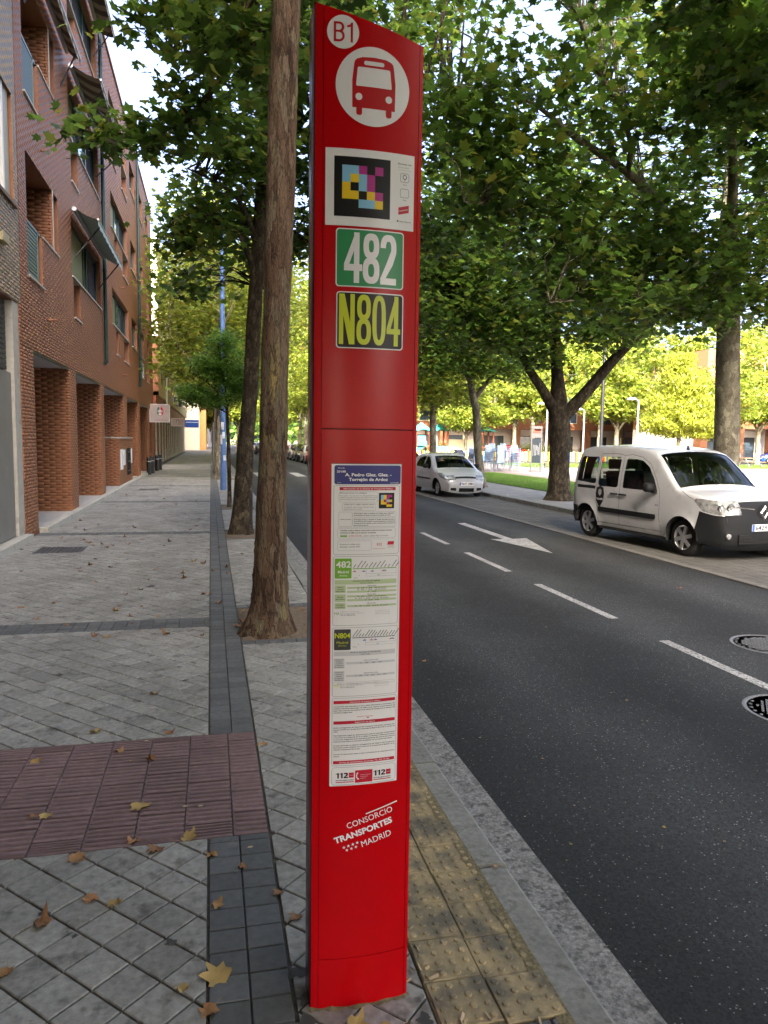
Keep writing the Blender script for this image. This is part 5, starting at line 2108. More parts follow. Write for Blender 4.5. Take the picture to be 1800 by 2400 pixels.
def leaves(rng, centres, outward, per, spread, size, template, flat=0.55, tilt=0.5, droop=0.35):
    """a spray of leaves round every centre"""
    T, F = template
    n = len(centres) * per
    c = np.repeat(centres, per, 0) + rng.normal(0, 1, (n, 3)) * np.array([spread, spread, spread * flat])
    nrm = np.stack([rng.normal(0, tilt, n), rng.normal(0, tilt, n), np.ones(n)], 1)
    nrm /= np.linalg.norm(nrm, axis=1)[:, None]
    az = rng.uniform(0, 2 * np.pi, n)
    t = np.stack([np.cos(az), np.sin(az), -droop + rng.normal(0, .3, n)], 1) + 0.5 * np.repeat(outward, per, 0)
    t -= nrm * np.sum(t * nrm, 1)[:, None]
    t /= np.linalg.norm(t, axis=1)[:, None] + 1e-9
    b = np.cross(t, nrm)
    s = size * rng.uniform(0.62, 1.25, n)
    V = c[:, None, :] + s[:, None, None] * (T[None, :, 0, None] * b[:, None, :] + T[None, :, 1, None] * t[:, None, :] + T[None, :, 2, None] * nrm[:, None, :])
    k = len(T)
    Fa = (np.arange(n)[:, None, None] * k + F[None]).reshape(-1, 3)
    return V.reshape(-1, 3), Fa


def resample(path, step=0.14):
    """smooth a path of (x,y,z,r)"""
    P = np.array(path, float)
    out = []
    n = len(P)
    for i in range(n - 1):
        p0, p1, p2, p3 = P[max(i - 1, 0)], P[i], P[i + 1], P[min(i + 2, n - 1)]
        m = max(2, int(np.linalg.norm(p2[:3] - p1[:3]) / step))
        for k in range(m):
            t = k / m
            out.append(0.5 * ((2 * p1) + (-p0 + p2) * t + (2 * p0 - 5 * p1 + 4 * p2 - p3) * t * t + (-p0 + 3 * p1 - 3 * p2 + p3) * t ** 3))
    out.append(P[-1])
    return np.array(out)


def limb(b, path, n, rng, step, wob, rings=0.0):
    S = resample(path, step)
    i0 = len(b.v)
    b.tube([tuple(p[:3]) for p in S], [max(0.004, p[3]) for p in S], n, cap=False)
    if wob:
        ph = rng.uniform(0, 6.28, 6)
        for i in range(i0, len(b.v)):
            k = (i - i0) // n
            x, y, z = b.v[i]
            c = S[k][:3]
            a = math.atan2(y - c[1], x - c[0])
            f = 1 + wob * (0.55 * math.sin(2 * a + ph[0] + z * 1.7) + 0.4 * math.sin(5 * a + ph[1] + z * 3.1) + 0.35 * math.sin(z * 9 + ph[2] + 2 * math.sin(a + ph[3])) + 0.3 * math.sin(9 * a + ph[4] + 5 * z))
            if rings:
                q = z * 4.3 + 0.5 * math.sin(3 * a + ph[2]) + math.sin(z * 2.3)
                f += rings * math.exp(-((q % 1.0 - .5) / .10) ** 2) * (1.0 if z < 1.0 else 0.35) * (0.6 + 0.4 * math.sin(2 * a + ph[5] + 3 * z))
            b.v[i] = (c[0] + (x - c[0]) * f, c[1] + (y - c[1]) * f, z)
    return S[:, :3]


def tree(name, label, trunk, limbs, blobs, seed, leaf='leaf', kind='near', size=0.17, per=12, spread=0.26, bark='bark_plane', twigs=0.35, group=None, trunk_n=16, step=0.14, wob=0.05, tilt=0.5, edge=0.42, cat='tree', limb_n=8, trunk_name='trunk', flat=0.55, ends=True, rings=0.0, clump=0.28, droop=0.35):
    rng = np.random.default_rng(seed)
    root = thing(name, label, cat, (trunk[0][0], trunk[0][1], 0), group)
    b = MB()
    sk = [limb(b, trunk, trunk_n, rng, step, wob, rings)]
    b.build(trunk_name, bark, root, smooth='all')
    b = MB()
    for L in limbs:
        sk.append(limb(b, L, limb_n, rng, 0.2, wob * 0.6))
    skel = np.concatenate(sk)
    cen, outw = [], []
    for cx, cy, cz, rx, ry, rz, n in blobs:
        d = rng.normal(0, 1, (n, 3))
        d /= np.linalg.norm(d, axis=1)[:, None]
        r = rng.uniform(0, 1, n) ** edge
        # uneven outline: the radius varies with direction
        ph = rng.uniform(0, 6.28, 3)
        w = 1 + 0.22 * np.sin(3 * d[:, 0] + 4 * d[:, 1] + ph[0]) * np.sin(4 * d[:, 2] + ph[1]) + rng.normal(0, .06, n)
        p = d * (r * w)[:, None]
        p = p * np.array([rx, ry, rz]) + np.array([cx, cy, cz])
        kc = max(3, n // 11)
        kk = p[:kc]
        near_ = kk[np.argmin(((p[:, None, :] - kk[None]) ** 2).sum(-1), 1)]
        p = p + (near_ - p) * clump
        cen.append(p)
        outw.append(d)
    C_ = np.concatenate(cen)
    O_ = np.concatenate(outw)
    sel = rng.uniform(0, 1, len(C_)) < twigs
    hi = skel[skel[:, 2] > 1.9] if (skel[:, 2] > 1.9).any() else skel
    if ends:
        for c in C_[sel]:
            dd = np.linalg.norm(hi - c, axis=1) + 0.4 * np.maximum(0, hi[:, 2] - c[2])
            q = hi[np.argmin(dd)]
            L = np.linalg.norm(q - c)
            if L > 4.5:
                continue
            m1 = q + (c - q) * 0.4 + rng.normal(0, 0.07 * L, 3) + np.array([0, 0, 0.10 * L])
            m2 = q + (c - q) * 0.75 + rng.normal(0, 0.05 * L, 3) + np.array([0, 0, 0.08 * L])
            r0 = 0.008 + 0.006 * L
            b.tube([q, m1, m2, c], [r0, r0 * 0.7, r0 * 0.45, 0.003], 4, cap=False)
    if b.f:
        b.build('branches', bark, root, smooth='all')
    V, F = leaves(rng, C_, O_, per, spread, size, leaf_template(kind), tilt=tilt, flat=flat, droop=droop)
    link('crown', np_mesh('crown', V, F, leaf, smooth=False), root)
    return root


# --- near pavement
t1 = tree('plane_tree', 'nearest plane tree, flaking brown trunk in an earth pit just left of the totem',
          [(0.50, 6.72, -0.03, 0.285), (0.505, 6.71, 0.06, 0.235), (0.51, 6.70, 0.22, 0.175), (0.52, 6.70, 0.5, 0.148), (0.53, 6.70, 1.2, 0.130), (0.56, 6.70, 2.4, 0.122), (0.60, 6.70, 3.7, 0.120), (0.64, 6.70, 5.0, 0.118), (0.68, 6.72, 6.0, 0.110), (0.75, 6.8, 7.5, 0.09), (0.9, 6.9, 10.0, 0.05)],
          [[(0.66, 6.72, 5.7, 0.07), (0.72, 7.6, 5.75, 0.05), (0.55, 8.4, 5.95, 0.035), (0.14, 9.0, 6.1, 0.022), (-0.4, 9.4, 6.2, 0.012)],
           [(0.68, 6.72, 6.0, 0.06), (0.45, 8.4, 6.25, 0.045), (0.1, 9.6, 6.0, 0.034), (-0.35, 10.4, 5.80, 0.024), (-1.0, 10.5, 5.66, 0.014), (-1.75, 10.5, 5.58, 0.006)],
           [(0.7, 6.75, 6.6, 0.07), (1.6, 6.6, 7.6, 0.05), (2.6, 6.4, 8.4, 0.03), (3.6, 6.2, 8.8, 0.012)],
           [(0.72, 6.78, 7.0, 0.06), (1.2, 8.0, 7.6, 0.04), (1.8, 9.6, 7.8, 0.02)],
           [(0.7, 6.75, 6.4, 0.06), (0.4, 5.4, 7.6, 0.04), (0.0, 3.8, 8.3, 0.02)]],
          [(-0.45, 9.2, 6.35, .75, .7, .55, 34), (0.22, 8.2, 5.75, .65, .6, .5, 34), (0.05, 10.2, 5.85, .7, .5, .38, 26), (-0.75, 10.5, 5.66, .8, .4, .28, 30), (-1.55, 10.5, 5.60, .34, .28, .17, 9), (-0.2, 9.6, 6.9, 0.7, 0.8, 0.5, 26),
           (1.0, 9.4, 7.3, 1.1, 1.2, .8, 60), (2.2, 7.5, 8.4, 2.1, 2.6, 1.4, 260), (0.2, 4.5, 8.9, 1.8, 2.2, 1.2, 120), (0.9, 7.0, 10.8, 2.2, 2.4, 1.8, 160), (4.0, 7.4, 9.4, 2.2, 3.0, 1.1, 230)],
          11, size=0.175, per=11, spread=0.2, bark='bark_near', trunk_n=36, step=0.03, wob=0.055, twigs=0.5, rings=0.085)
t2 = tree('plane_tree', 'plane tree with dark leaning trunk, second along the near pavement',
          [(0.53, 13.88, -0.03, 0.25), (0.54, 13.88, 0.10, 0.215), (0.56, 13.88, 0.45, 0.18), (0.61, 13.89, 1.4, 0.158), (0.72, 13.9, 2.75, 0.136), (0.80, 13.9, 4.2, 0.128), (0.90, 13.9, 5.8, 0.115), (1.0, 13.9, 8.0, 0.10), (1.2, 13.9, 11.0, 0.05)],
          [[(0.82, 13.9, 4.6, 0.06), (0.5, 13.45, 5.29, 0.045), (-0.14, 13.0, 5.42, 0.02), (-0.6, 12.9, 5.3, 0.01)],
           [(0.86, 13.9, 5.2, 0.06), (0.5, 13.27, 5.78, 0.04), (0.07, 12.63, 5.86, 0.025), (-0.31, 12.0, 5.8, 0.012)],
           [(0.92, 13.9, 6.0, 0.07), (1.6, 13.2, 7.2, 0.05), (2.7, 12.6, 7.7, 0.03), (4.3, 13.2, 7.6, 0.012)],
           [(0.95, 13.9, 6.6, 0.06), (0.6, 14.6, 7.2, 0.04), (0.1, 15.2, 7.6, 0.015)],
           [(0.90, 13.9, 5.6, 0.05), (1.6, 14.6, 5.7, 0.03), (2.3, 15.2, 5.4, 0.012)]],
          [(0.2, 12.2, 6.2, .85, .8, .6, 60), (-0.05, 13.8, 5.7, .95, .8, .65, 70), (-0.35, 13.0, 5.02, .7, .5, .32, 34), (0.75, 14.9, 5.6, .95, .8, .8, 80), (-0.2, 14.8, 4.62, .65, .5, .26, 22), (0.85, 12.4, 7.7, .9, .9, .8, 80),
           (1.1, 13.8, 6.8, 1.2, 1.2, .9, 90), (2.0, 13.2, 8.4, 1.9, 2.2, 1.5, 220), (1.3, 14.0, 10.6, 1.8, 2.0, 1.6, 140), (2.2, 14.8, 5.8, .9, .8, .7, 60), (3.6, 15.0, 10.6, 2.2, 3.6, 1.2, 230), (2.0, 14.2, 6.6, 1.0, 1.0, .8, 60), (4.4, 13.6, 7.5, 1.3, 1.5, 1.7, 150), (4.2, 14.2, 5.7, .9, 1.0, .6, 45)],
          12, size=0.17, per=11, spread=0.22, bark='bark_dark', trunk_n=20, step=0.08, wob=0.06, twigs=0.45)
t3 = tree('young_tree', 'slim young tree with feathery green ball crown and thin dark stem beside the blue pole',
          [(0.456, 19.36, -0.02, 0.062), (0.455, 19.36, 0.6, 0.050), (0.44, 19.36, 1.6, 0.045), (0.40, 19.36, 2.55, 0.040)],
          [[(0.40, 19.36, 2.5, 0.03), (0.1, 19.3, 3.0, 0.02), (-0.5, 19.2, 3.4, 0.006)], [(0.40, 19.36, 2.5, 0.03), (0.6, 19.4, 3.1, 0.02), (0.9, 19.4, 3.7, 0.006)],
           [(0.40, 19.36, 2.5, 0.03), (0.35, 19.3, 3.2, 0.02), (0.2, 19.3, 4.0, 0.006)], [(0.40, 19.36, 2.4, 0.022), (0.0, 19.5, 2.6, 0.014), (-0.45, 19.6, 2.55, 0.005)]],
          [(0.55, 19.36, 3.35, .55, .6, .55, 90), (0.0, 19.3, 3.55, .55, .6, .40, 80), (0.38, 19.36, 4.1, .5, .5, .38, 55), (-0.40, 19.3, 2.80, .42, .4, .30, 48), (0.15, 19.5, 2.75, .4, .4, .25, 36), (0.9, 19.4, 2.95, .35, .4, .3, 30)],
          13, leaf='leaf_young', kind='slim', size=0.115, per=30, spread=0.13, bark='bark_dark', trunk_n=10, wob=0.03, tilt=0.7, edge=0.5, cat='tree')

# --- far pavement row
r1 = tree('plane_tree', 'big plane tree rising straight up behind the white van',
          [(10.80, 14.0, -0.03, 0.40), (10.82, 14.0, 0.3, 0.32), (10.90, 14.0, 1.7, 0.265), (10.82, 14.0, 3.2, 0.245), (10.76, 14.0, 4.5, 0.235), (10.70, 14.0, 5.4, 0.22), (10.7, 14.1, 7.0, 0.16), (10.9, 14.2, 9.5, 0.09), (11.0, 14.2, 11.5, 0.04)],
          [[(10.68, 14.0, 4.85, 0.13), (9.45, 13.42, 5.5, 0.10), (8.15, 12.83, 6.30, 0.085), (7.2, 12.25, 6.52, 0.07), (5.85, 11.67, 6.78, 0.055), (4.96, 11.08, 6.88, 0.03), (4.02, 10.5, 6.83, 0.012)],
           [(7.20, 12.25, 6.5, 0.05), (6.93, 11.76, 6.85, 0.042), (6.37, 11.32, 7.25, 0.038), (5.69, 10.88, 7.6, 0.03), (5.27, 10.44, 7.85, 0.022), (4.77, 10.0, 7.95, 0.010)],
           [(10.58, 14.0, 4.35, 0.085), (9.67, 13.2, 4.36, 0.06), (7.9, 12.4, 4.35, 0.04), (6.2, 11.6, 4.15, 0.022), (5.2, 11.0, 3.95, 0.010)],
           [(10.62, 14.0, 4.85, 0.08), (8.06, 13.12, 5.35, 0.055), (6.09, 12.25, 5.55, 0.04), (4.6, 11.38, 5.44, 0.022), (3.58, 10.5, 5.2, 0.008)],
           [(10.80, 14.0, 4.45, 0.09), (11.27, 14.0, 5.07, 0.085), (11.54, 14.0, 5.74, 0.075), (11.88, 14.0, 6.88, 0.05), (12.5, 13.6, 8.5, 0.02)],
           [(10.7, 14.0, 5.6, 0.12), (9.6, 12.6, 6.8, 0.09), (8.4, 11.2, 7.5, 0.06), (7.2, 10.0, 7.9, 0.03)],
           [(10.8, 14.0, 6.4, 0.09), (11.8, 12.6, 7.2, 0.06), (12.6, 11.2, 7.2, 0.03)]],
          [(10.4, 14.0, 8.2, 4.2, 3.6, 3.0, 540), (7.6, 12.4, 5.2, 2.4, 1.4, .85, 230), (5.2, 11.2, 5.3, 1.7, 1.1, .85, 120), (5.6, 11.2, 7.4, 2.1, 1.4, 1.0, 80), (6.2, 11.3, 4.25, 1.5, .8, .38, 60), (12.0, 12.6, 6.2, 1.9, 1.8, 1.3, 260), (9.2, 12.8, 4.9, 1.5, 1.2, .6, 80), (8.0, 10.6, 7.4, 2.0, 1.6, 1.1, 240), (3.9, 10.5, 6.2, 1.1, .9, .9, 80), (9.0, 13.0, 4.35, 2.6, 1.2, .45, 120), (12.6, 13.4, 4.7, 1.7, 1.2, .6, 80), (5.0, 10.8, 8.9, 2.2, 1.5, 1.2, 70), (8.2, 11.6, 9.6, 2.6, 1.8, 1.4, 140), (6.6, 12.0, 6.3, 2.0, 1.2, .8, 20)],
          14, size=0.19, per=11, spread=0.25, bark='bark_plane', trunk_n=22, step=0.1, wob=0.03, twigs=0.45)
r2 = tree('plane_tree', 'dark plane tree that forks into three limbs, on the far pavement left of the van',
          [(10.48, 21.0, -0.03, 0.52), (10.48, 21.0, 0.10, 0.44), (10.47, 21.0, 0.4, 0.355), (10.45, 21.0, 1.2, 0.31), (10.42, 21.0, 2.2, 0.315), (10.40, 21.05, 2.75, 0.29), (10.36, 21.17, 3.82, 0.19), (10.31, 21.33, 5.0, 0.17), (10.2, 21.5, 7.2, 0.11), (10.2, 21.5, 10.0, 0.04)],
          [[(10.34, 21.0, 2.55, 0.20), (9.85, 21.0, 3.30, 0.155), (9.25, 21.0, 4.10, 0.125), (8.98, 21.0, 4.77, 0.11), (8.74, 21.0, 5.95, 0.085), (8.2, 20.5, 8.0, 0.03)],
           [(10.46, 21.0, 2.50, 0.22), (11.05, 20.7, 3.25, 0.185), (11.69, 20.4, 4.15, 0.16), (12.19, 20.1, 4.79, 0.14), (12.54, 19.8, 5.2, 0.12), (12.9, 19.5, 6.2, 0.09), (13.4, 19.0, 8.0, 0.03)],
           [(9.0, 21.0, 4.7, 0.06), (7.6, 20.2, 5.3, 0.04), (6.4, 19.4, 5.4, 0.015)], [(12.2, 20.1, 4.8, 0.06), (12.2, 18.6, 5.8, 0.04), (11.9, 17.0, 6.0, 0.015)],
           [(10.3, 21.3, 5.0, 0.07), (9.6, 19.4, 6.0, 0.05), (8.8, 17.6, 6.2, 0.02)]],
          [(10.4, 20.8, 8.0, 4.1, 3.5, 3.0, 580), (7.6, 19.8, 5.6, 2.2, 1.4, 1.0, 240), (10.3, 20.4, 5.6, 2.6, 1.6, .9, 210), (12.8, 19.4, 6.0, 1.7, 1.5, .9, 110), (6.2, 18.9, 6.4, 1.6, 1.2, 1.2, 130), (9.6, 20.6, 4.35, 0.9, .7, .35, 26), (7.9, 19.8, 4.75, 2.0, 1.0, .5, 90), (11.2, 19.6, 4.9, 1.4, .9, .5, 70), (7.2, 19.6, 7.6, 2.2, 1.6, 1.6, 170), (5.4, 18.6, 5.0, 1.0, .9, .5, 40), (5.7, 19.4, 7.8, 1.5, 1.4, 1.8, 130)],
          15, size=0.20, per=11, spread=0.28, bark='bark_dark', trunk_n=22, step=0.1, wob=0.055, twigs=0.4)
r0 = tree('plane_tree', 'plane tree out to the right whose leafy branch tips hang into the top right corner',
          [(10.6, 7.1, -0.03, 0.36), (10.6, 7.1, 0.3, 0.28), (10.6, 7.1, 4.5, 0.22), (10.6, 7.2, 8, 0.12), (10.6, 7.2, 11, 0.04)],
          [[(10.6, 7.1, 4.8, 0.10), (9.2, 8.2, 6.2, 0.07), (8.14, 9.6, 6.98, 0.05), (7.2, 9.67, 7.25, 0.04), (6.38, 9.33, 7.54, 0.025), (5.8, 9.0, 7.7, 0.010)], [(10.6, 7.1, 5.2, 0.10), (8.8, 7.6, 6.4, 0.06), (6.6, 7.4, 7.0, 0.02)], [(10.6, 7.1, 5.2, 0.10), (10.2, 9.2, 6.0, 0.05), (9.6, 10.6, 6.0, 0.02)]],
          [(10.4, 7.2, 8.2, 3.6, 3.4, 2.6, 330), (7.4, 9.0, 7.2, 1.8, 1.3, .8, 190), (6.0, 7.4, 7.4, 1.7, 1.4, .9, 140), (9.2, 9.8, 5.9, 1.3, 1.1, .8, 100), (4.6, 8.2, 7.7, 1.2, 1.2, .6, 50)],
          16, size=0.19, per=11, spread=0.27, trunk_n=14, step=0.3, twigs=0.4)
r3 = tree('plane_tree', 'slender pale plane tree on the far pavement just behind the white hatchback',
          [(10.35, 27.4, -0.03, 0.30), (10.32, 27.4, 0.15, 0.22), (10.27, 27.4, 0.6, 0.175), (10.15, 27.4, 1.6, 0.16), (10.05, 27.4, 2.9, 0.15), (9.9, 27.4, 3.5, 0.135), (9.65, 27.4, 4.9, 0.10), (9.5, 27.4, 7.5, 0.06), (9.5, 27.4, 9.6, 0.03)],
          [[(9.95, 27.4, 3.40, 0.10), (10.72, 27.4, 4.36, 0.075), (11.59, 27.3, 5.22, 0.05), (12.4, 27.0, 6.6, 0.02)], [(9.8, 27.4, 4.0, 0.06), (8.8, 27.0, 5.0, 0.04), (7.6, 26.5, 5.6, 0.015)]],
          [(9.9, 27.3, 7.6, 3.4, 3.0, 2.6, 680), (8.0, 26.6, 5.4, 1.8, 1.3, .9, 130), (11.2, 27.0, 5.5, 1.7, 1.3, .8, 110), (9.4, 26.6, 4.6, 1.2, .8, .4, 40), (7.6, 26.4, 4.55, 1.4, 1.0, .45, 70), (10.9, 26.8, 4.5, 1.4, 1.0, .5, 60), (7.4, 26.4, 7.2, 1.8, 1.5, 1.4, 120)],
          17, size=0.19, per=11, kind='mid', spread=0.30, trunk_n=12, step=0.2, twigs=0.35)

# --- the rest of both rows: copies of two models, turned and scaled
def model(name, label, x, y, seed, leaf, group, lean=0.0, crown=3.4):
    return tree(name, label, [(x, y, -0.03, 0.27), (x, y, 0.3, 0.21), (x + lean, y, 2.0, 0.17), (x + 1.5 * lean, y, 4.0, 0.14), (x + 2 * lean, y, 7.0, 0.08), (x + 2 * lean, y, 9.5, 0.03)],
                [[(x + lean, y, 3.2, 0.09), (x + 1.1, y - .5, 4.6, 0.06), (x + 2.2, y - .8, 5.8, 0.02)], [(x + lean, y, 3.4, 0.09), (x - 1.0, y - .5, 4.8, 0.06), (x - 2.0, y - .9, 6.0, 0.02)], [(x + lean, y, 3.8, 0.08), (x + .2, y - 1.2, 5.4, 0.05), (x + .3, y - 2.2, 6.4, 0.02)], [(x + lean, y, 3.6, 0.08), (x, y + 1.2, 5.4, 0.05), (x - .2, y + 2.3, 6.6, 0.02)]],
                [(x, y, 7.2, crown, crown, 3.0, 640), (x + .6, y - .8, 4.7, 2.3, 2.0, .9, 150), (x - .9, y + .4, 4.7, 1.9, 1.8, .9, 120), (x + 2.6, y, 7.0, 2.2, 2.6, 2.0, 170), (x + 1.2, y + .5, 3.9, 1.6, 1.6, .5, 70), (x - .7, y - .8, 3.8, 1.3, 1.5, .5, 50)],
                seed, leaf=leaf, kind='mid', size=0.20, per=10, spread=0.30, trunk_n=10, step=0.3, twigs=0.2, group=group)


ORD = ['next', 'second', 'third', 'fourth', 'fifth', 'sixth', 'seventh', 'eighth', 'ninth']
G1, G2 = 'plane trees further along the near pavement', 'plane trees further along the far pavement'
near_m = model('plane_tree', 'plane tree with brown trunk standing right behind the blue pole', 0.33, 33.0, 21, 'leaf_sunlit', G1, 0.05, 3.1)
far_m = model('plane_tree', 'pale plane trunk seen just right of the totem behind the white hatchback', 10.45, 34.3, 22, 'leaf_sunlit', G2, -0.05, 3.3)
for k, y in enumerate((40.0, 47.0, 54.0, 61.5, 69, 76, 84)):
    c = copy_tree(near_m)
    c.location = (0.42 + 0.08 * math.sin(k * 5), y, 0)
    c.rotation_euler.z = 0.35 * math.sin(k * 2.7)
    s = 1.16 + 0.08 * math.sin(k * 3.3)
    c.scale = (s, s, s * 1.22)
    c['label'] = 'plane tree %s behind the one at the blue pole, down the near pavement' % ORD[k]
for k, y in enumerate((41.3, 48.2, 55, 62, 69, 76, 83, 90)):
    c = copy_tree(far_m)
    c.location = (10.45 + 0.1 * math.sin(k * 4), y, 0)
    c.rotation_euler.z = 2.1 * k + 0.4
    s = 1.22 + 0.08 * math.sin(k * 2.3)
    c.scale = (s, s, s * 1.2)
    c['label'] = 'plane tree %s down the far pavement behind the white hatchback' % ORD[k + 1]

# both rows go on behind the camera, then added trees close the road
for k, (x, y) in enumerate(((0.5, -2.2), (0.5, -9), (0.5, -16), (10.5, 0.2), (10.5, -6.8), (10.5, -14))):
    c = copy_tree(near_m if k < 3 else far_m)
    c.location = (x, y, 0)
    c.rotation_euler.z = 1.7 * k
    c['label'] = 'plane tree of the same rows standing behind the viewer'
    c['group'] = 'plane trees behind the viewer'
    if k in (2, 5):
        for j in range(3):  # added across the road, out of view, to darken the totem's reflections
            c = copy_tree(c)
            c.location = (1 + 3.2 * j + k * .4, -24 - 6 * j - k, 0)
            c.scale = (1.5, 1.5, 1.5)

# --- the park across the road
G3 = 'bright round trees of the plaza'
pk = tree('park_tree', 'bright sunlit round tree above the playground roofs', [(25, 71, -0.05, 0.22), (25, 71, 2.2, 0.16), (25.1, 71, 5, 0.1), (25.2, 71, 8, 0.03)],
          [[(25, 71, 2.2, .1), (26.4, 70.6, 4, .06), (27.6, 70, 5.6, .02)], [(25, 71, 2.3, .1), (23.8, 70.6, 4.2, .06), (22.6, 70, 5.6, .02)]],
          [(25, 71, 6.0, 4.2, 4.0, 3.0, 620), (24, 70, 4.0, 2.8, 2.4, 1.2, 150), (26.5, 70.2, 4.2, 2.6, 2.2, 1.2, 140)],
          31, leaf='leaf_sunlit', kind='far', size=0.27, per=15, spread=0.30, clump=0.5, trunk_n=8, step=0.5, twigs=0.1, group=G3, tilt=0.7)
spots = [(17.5, 78, 1.0, 'sunlit round tree over the swing frame left of the playground'), (31.5, 74, 1.3, 'sunlit round tree above the stacked chairs'), (39, 86, 1.7, 'sunlit tree behind the tall chalk board'),
         (36.5, 62, 1.2, 'sunlit tree with pale trunk left of the white park lamps'), (46, 82, 1.7, 'tall sunlit tree behind the cone shaped conifer'), (60, 61, 1.35, 'sunlit round tree at the right edge behind the blue car'),
         (50.5, 60.5, 1.2, 'sunlit tree with slim white trunk over the parked white car'), (66, 86, 1.9, 'tall tree behind the right hand brick block'), (24, 92, 2.0, 'tall tree behind the playground'), (33, 94, 1.9, 'tall tree in front of the far brick block'),
         (55, 92, 1.9, 'tallest sunlit tree behind the conifer'), (13.5, 95, 1.7, 'tall tree far behind the swing frame'), (43, 56, 0.9, 'small sunlit tree beside the conifer')]
for k, (x, y, s, lb) in enumerate(spots):
    c = copy_tree(pk)
    c.location = (x, y, 0)
    c.rotation_euler.z = 1.9 * k
    c.scale = (s, s, s * 1.1)
    c['label'] = lb
tree('conifer', 'yellow-green cone shaped conifer standing in full sun behind the van', [(33.7, 48.6, 0, 0.2), (33.7, 48.6, 3, 0.14), (33.7, 48.6, 8.3, 0.03)], [],
     [(33.7, 48.6, 3.3, 2.9, 2.7, 1.15, 420), (33.75, 48.6, 4.6, 2.35, 2.3, 1.3, 380), (33.7, 48.6, 6.0, 1.6, 1.6, 1.2, 260), (33.6, 48.6, 7.3, .9, .9, 1.2, 130), (35.3, 48.2, 3.3, 1.6, 1.5, 1.1, 140)],
     41, leaf='leaf_pine', kind='slim', size=0.34, per=24, spread=0.20, droop=-1.6, clump=0.15, trunk_n=8, step=0.5, wob=0, tilt=1.6, ends=False, edge=0.36)
# a far wood closing the horizon
rng_ = np.random.default_rng(77)
n_ = 9000
C_ = np.stack([rng_.uniform(-160, 330, n_), rng_.uniform(225, 262, n_), 13 * rng_.uniform(0, 1, n_) ** .7 * (1 + .25 * np.sin(np.arange(n_)))], 1)
C_[:, 2] *= 1 + .3 * np.sin(C_[:, 0] * .11) * np.sin(C_[:, 0] * .037 + 1)
V_, F_ = leaves(rng_, C_, np.zeros_like(C_), 4, 1.0, 1.7, leaf_template('far'), tilt=1.2)
tag(link('woodland', np_mesh('woodland', V_, F_, 'leaf')), 'far dark wood low on the horizon beyond the street end', 'woodland', kind='stuff')
# trees closing the street
for k, (x, y, s, lb) in enumerate([(4.5, 128, 1.5, 'tree closing the view down the roadway'), (11, 122, 1.5, 'tree at the far end of the right hand car row'), (-1, 135, 1.2, 'tree behind the red sign at the street end'), (20, 118, 1.6, 'large tree beyond the far end of the plaza side')]):
    c = copy_tree(pk)
    c.location = (x, y, 0)
    c.rotation_euler.z = 1.1 * k
    c.scale = (s, s, s)
    c['label'] = lb
# ------------------------------------------------------------------ vehicles
def in_poly(p, poly):
    x, y = p
    c = False
    n = len(poly)
    for i in range(n):
        x1, y1 = poly[i]
        x2, y2 = poly[(i + 1) % n]
        if (y1 > y) != (y2 > y) and x < (x2 - x1) * (y - y1) / (y2 - y1) + x1:
            c = not c
    return c


def densify(pts, step, closed=False):
    out = []
    n = len(pts)
    for i in range(n if closed else n - 1):
        a, b = pts[i], pts[(i + 1) % n]
        m = max(1, int(math.dist(a, b) / step + 0.5))
        out += [(a[0] + (b[0] - a[0]) * k / m, a[1] + (b[1] - a[1]) * k / m) for k in range(m)]
    if not closed:
        out.append(pts[-1])
    return out


def smooth2(pts, it=2):
    for _ in range(it):
        q = [pts[0]]
        for a, b in zip(pts[:-1], pts[1:]):
            q += [(a[0] * .75 + b[0] * .25, a[1] * .75 + b[1] * .25), (a[0] * .25 + b[0] * .75, a[1] * .25 + b[1] * .75)]
        q.append(pts[-1])
        pts = q
    return pts


def cdt(poly_sets, extra):
    V, E = [], []
    for poly in poly_sets:
        o = len(V)
        V += [Vector(p) for p in poly]
        E += [(o + i, o + (i + 1) % len(poly)) for i in range(len(poly))]
    V += [Vector(p) for p in extra]
    r = geometry.delaunay_2d_cdt(V, E, [], 0, 1e-4)
    return [(v.x, v.y) for v in r[0]], r[2]


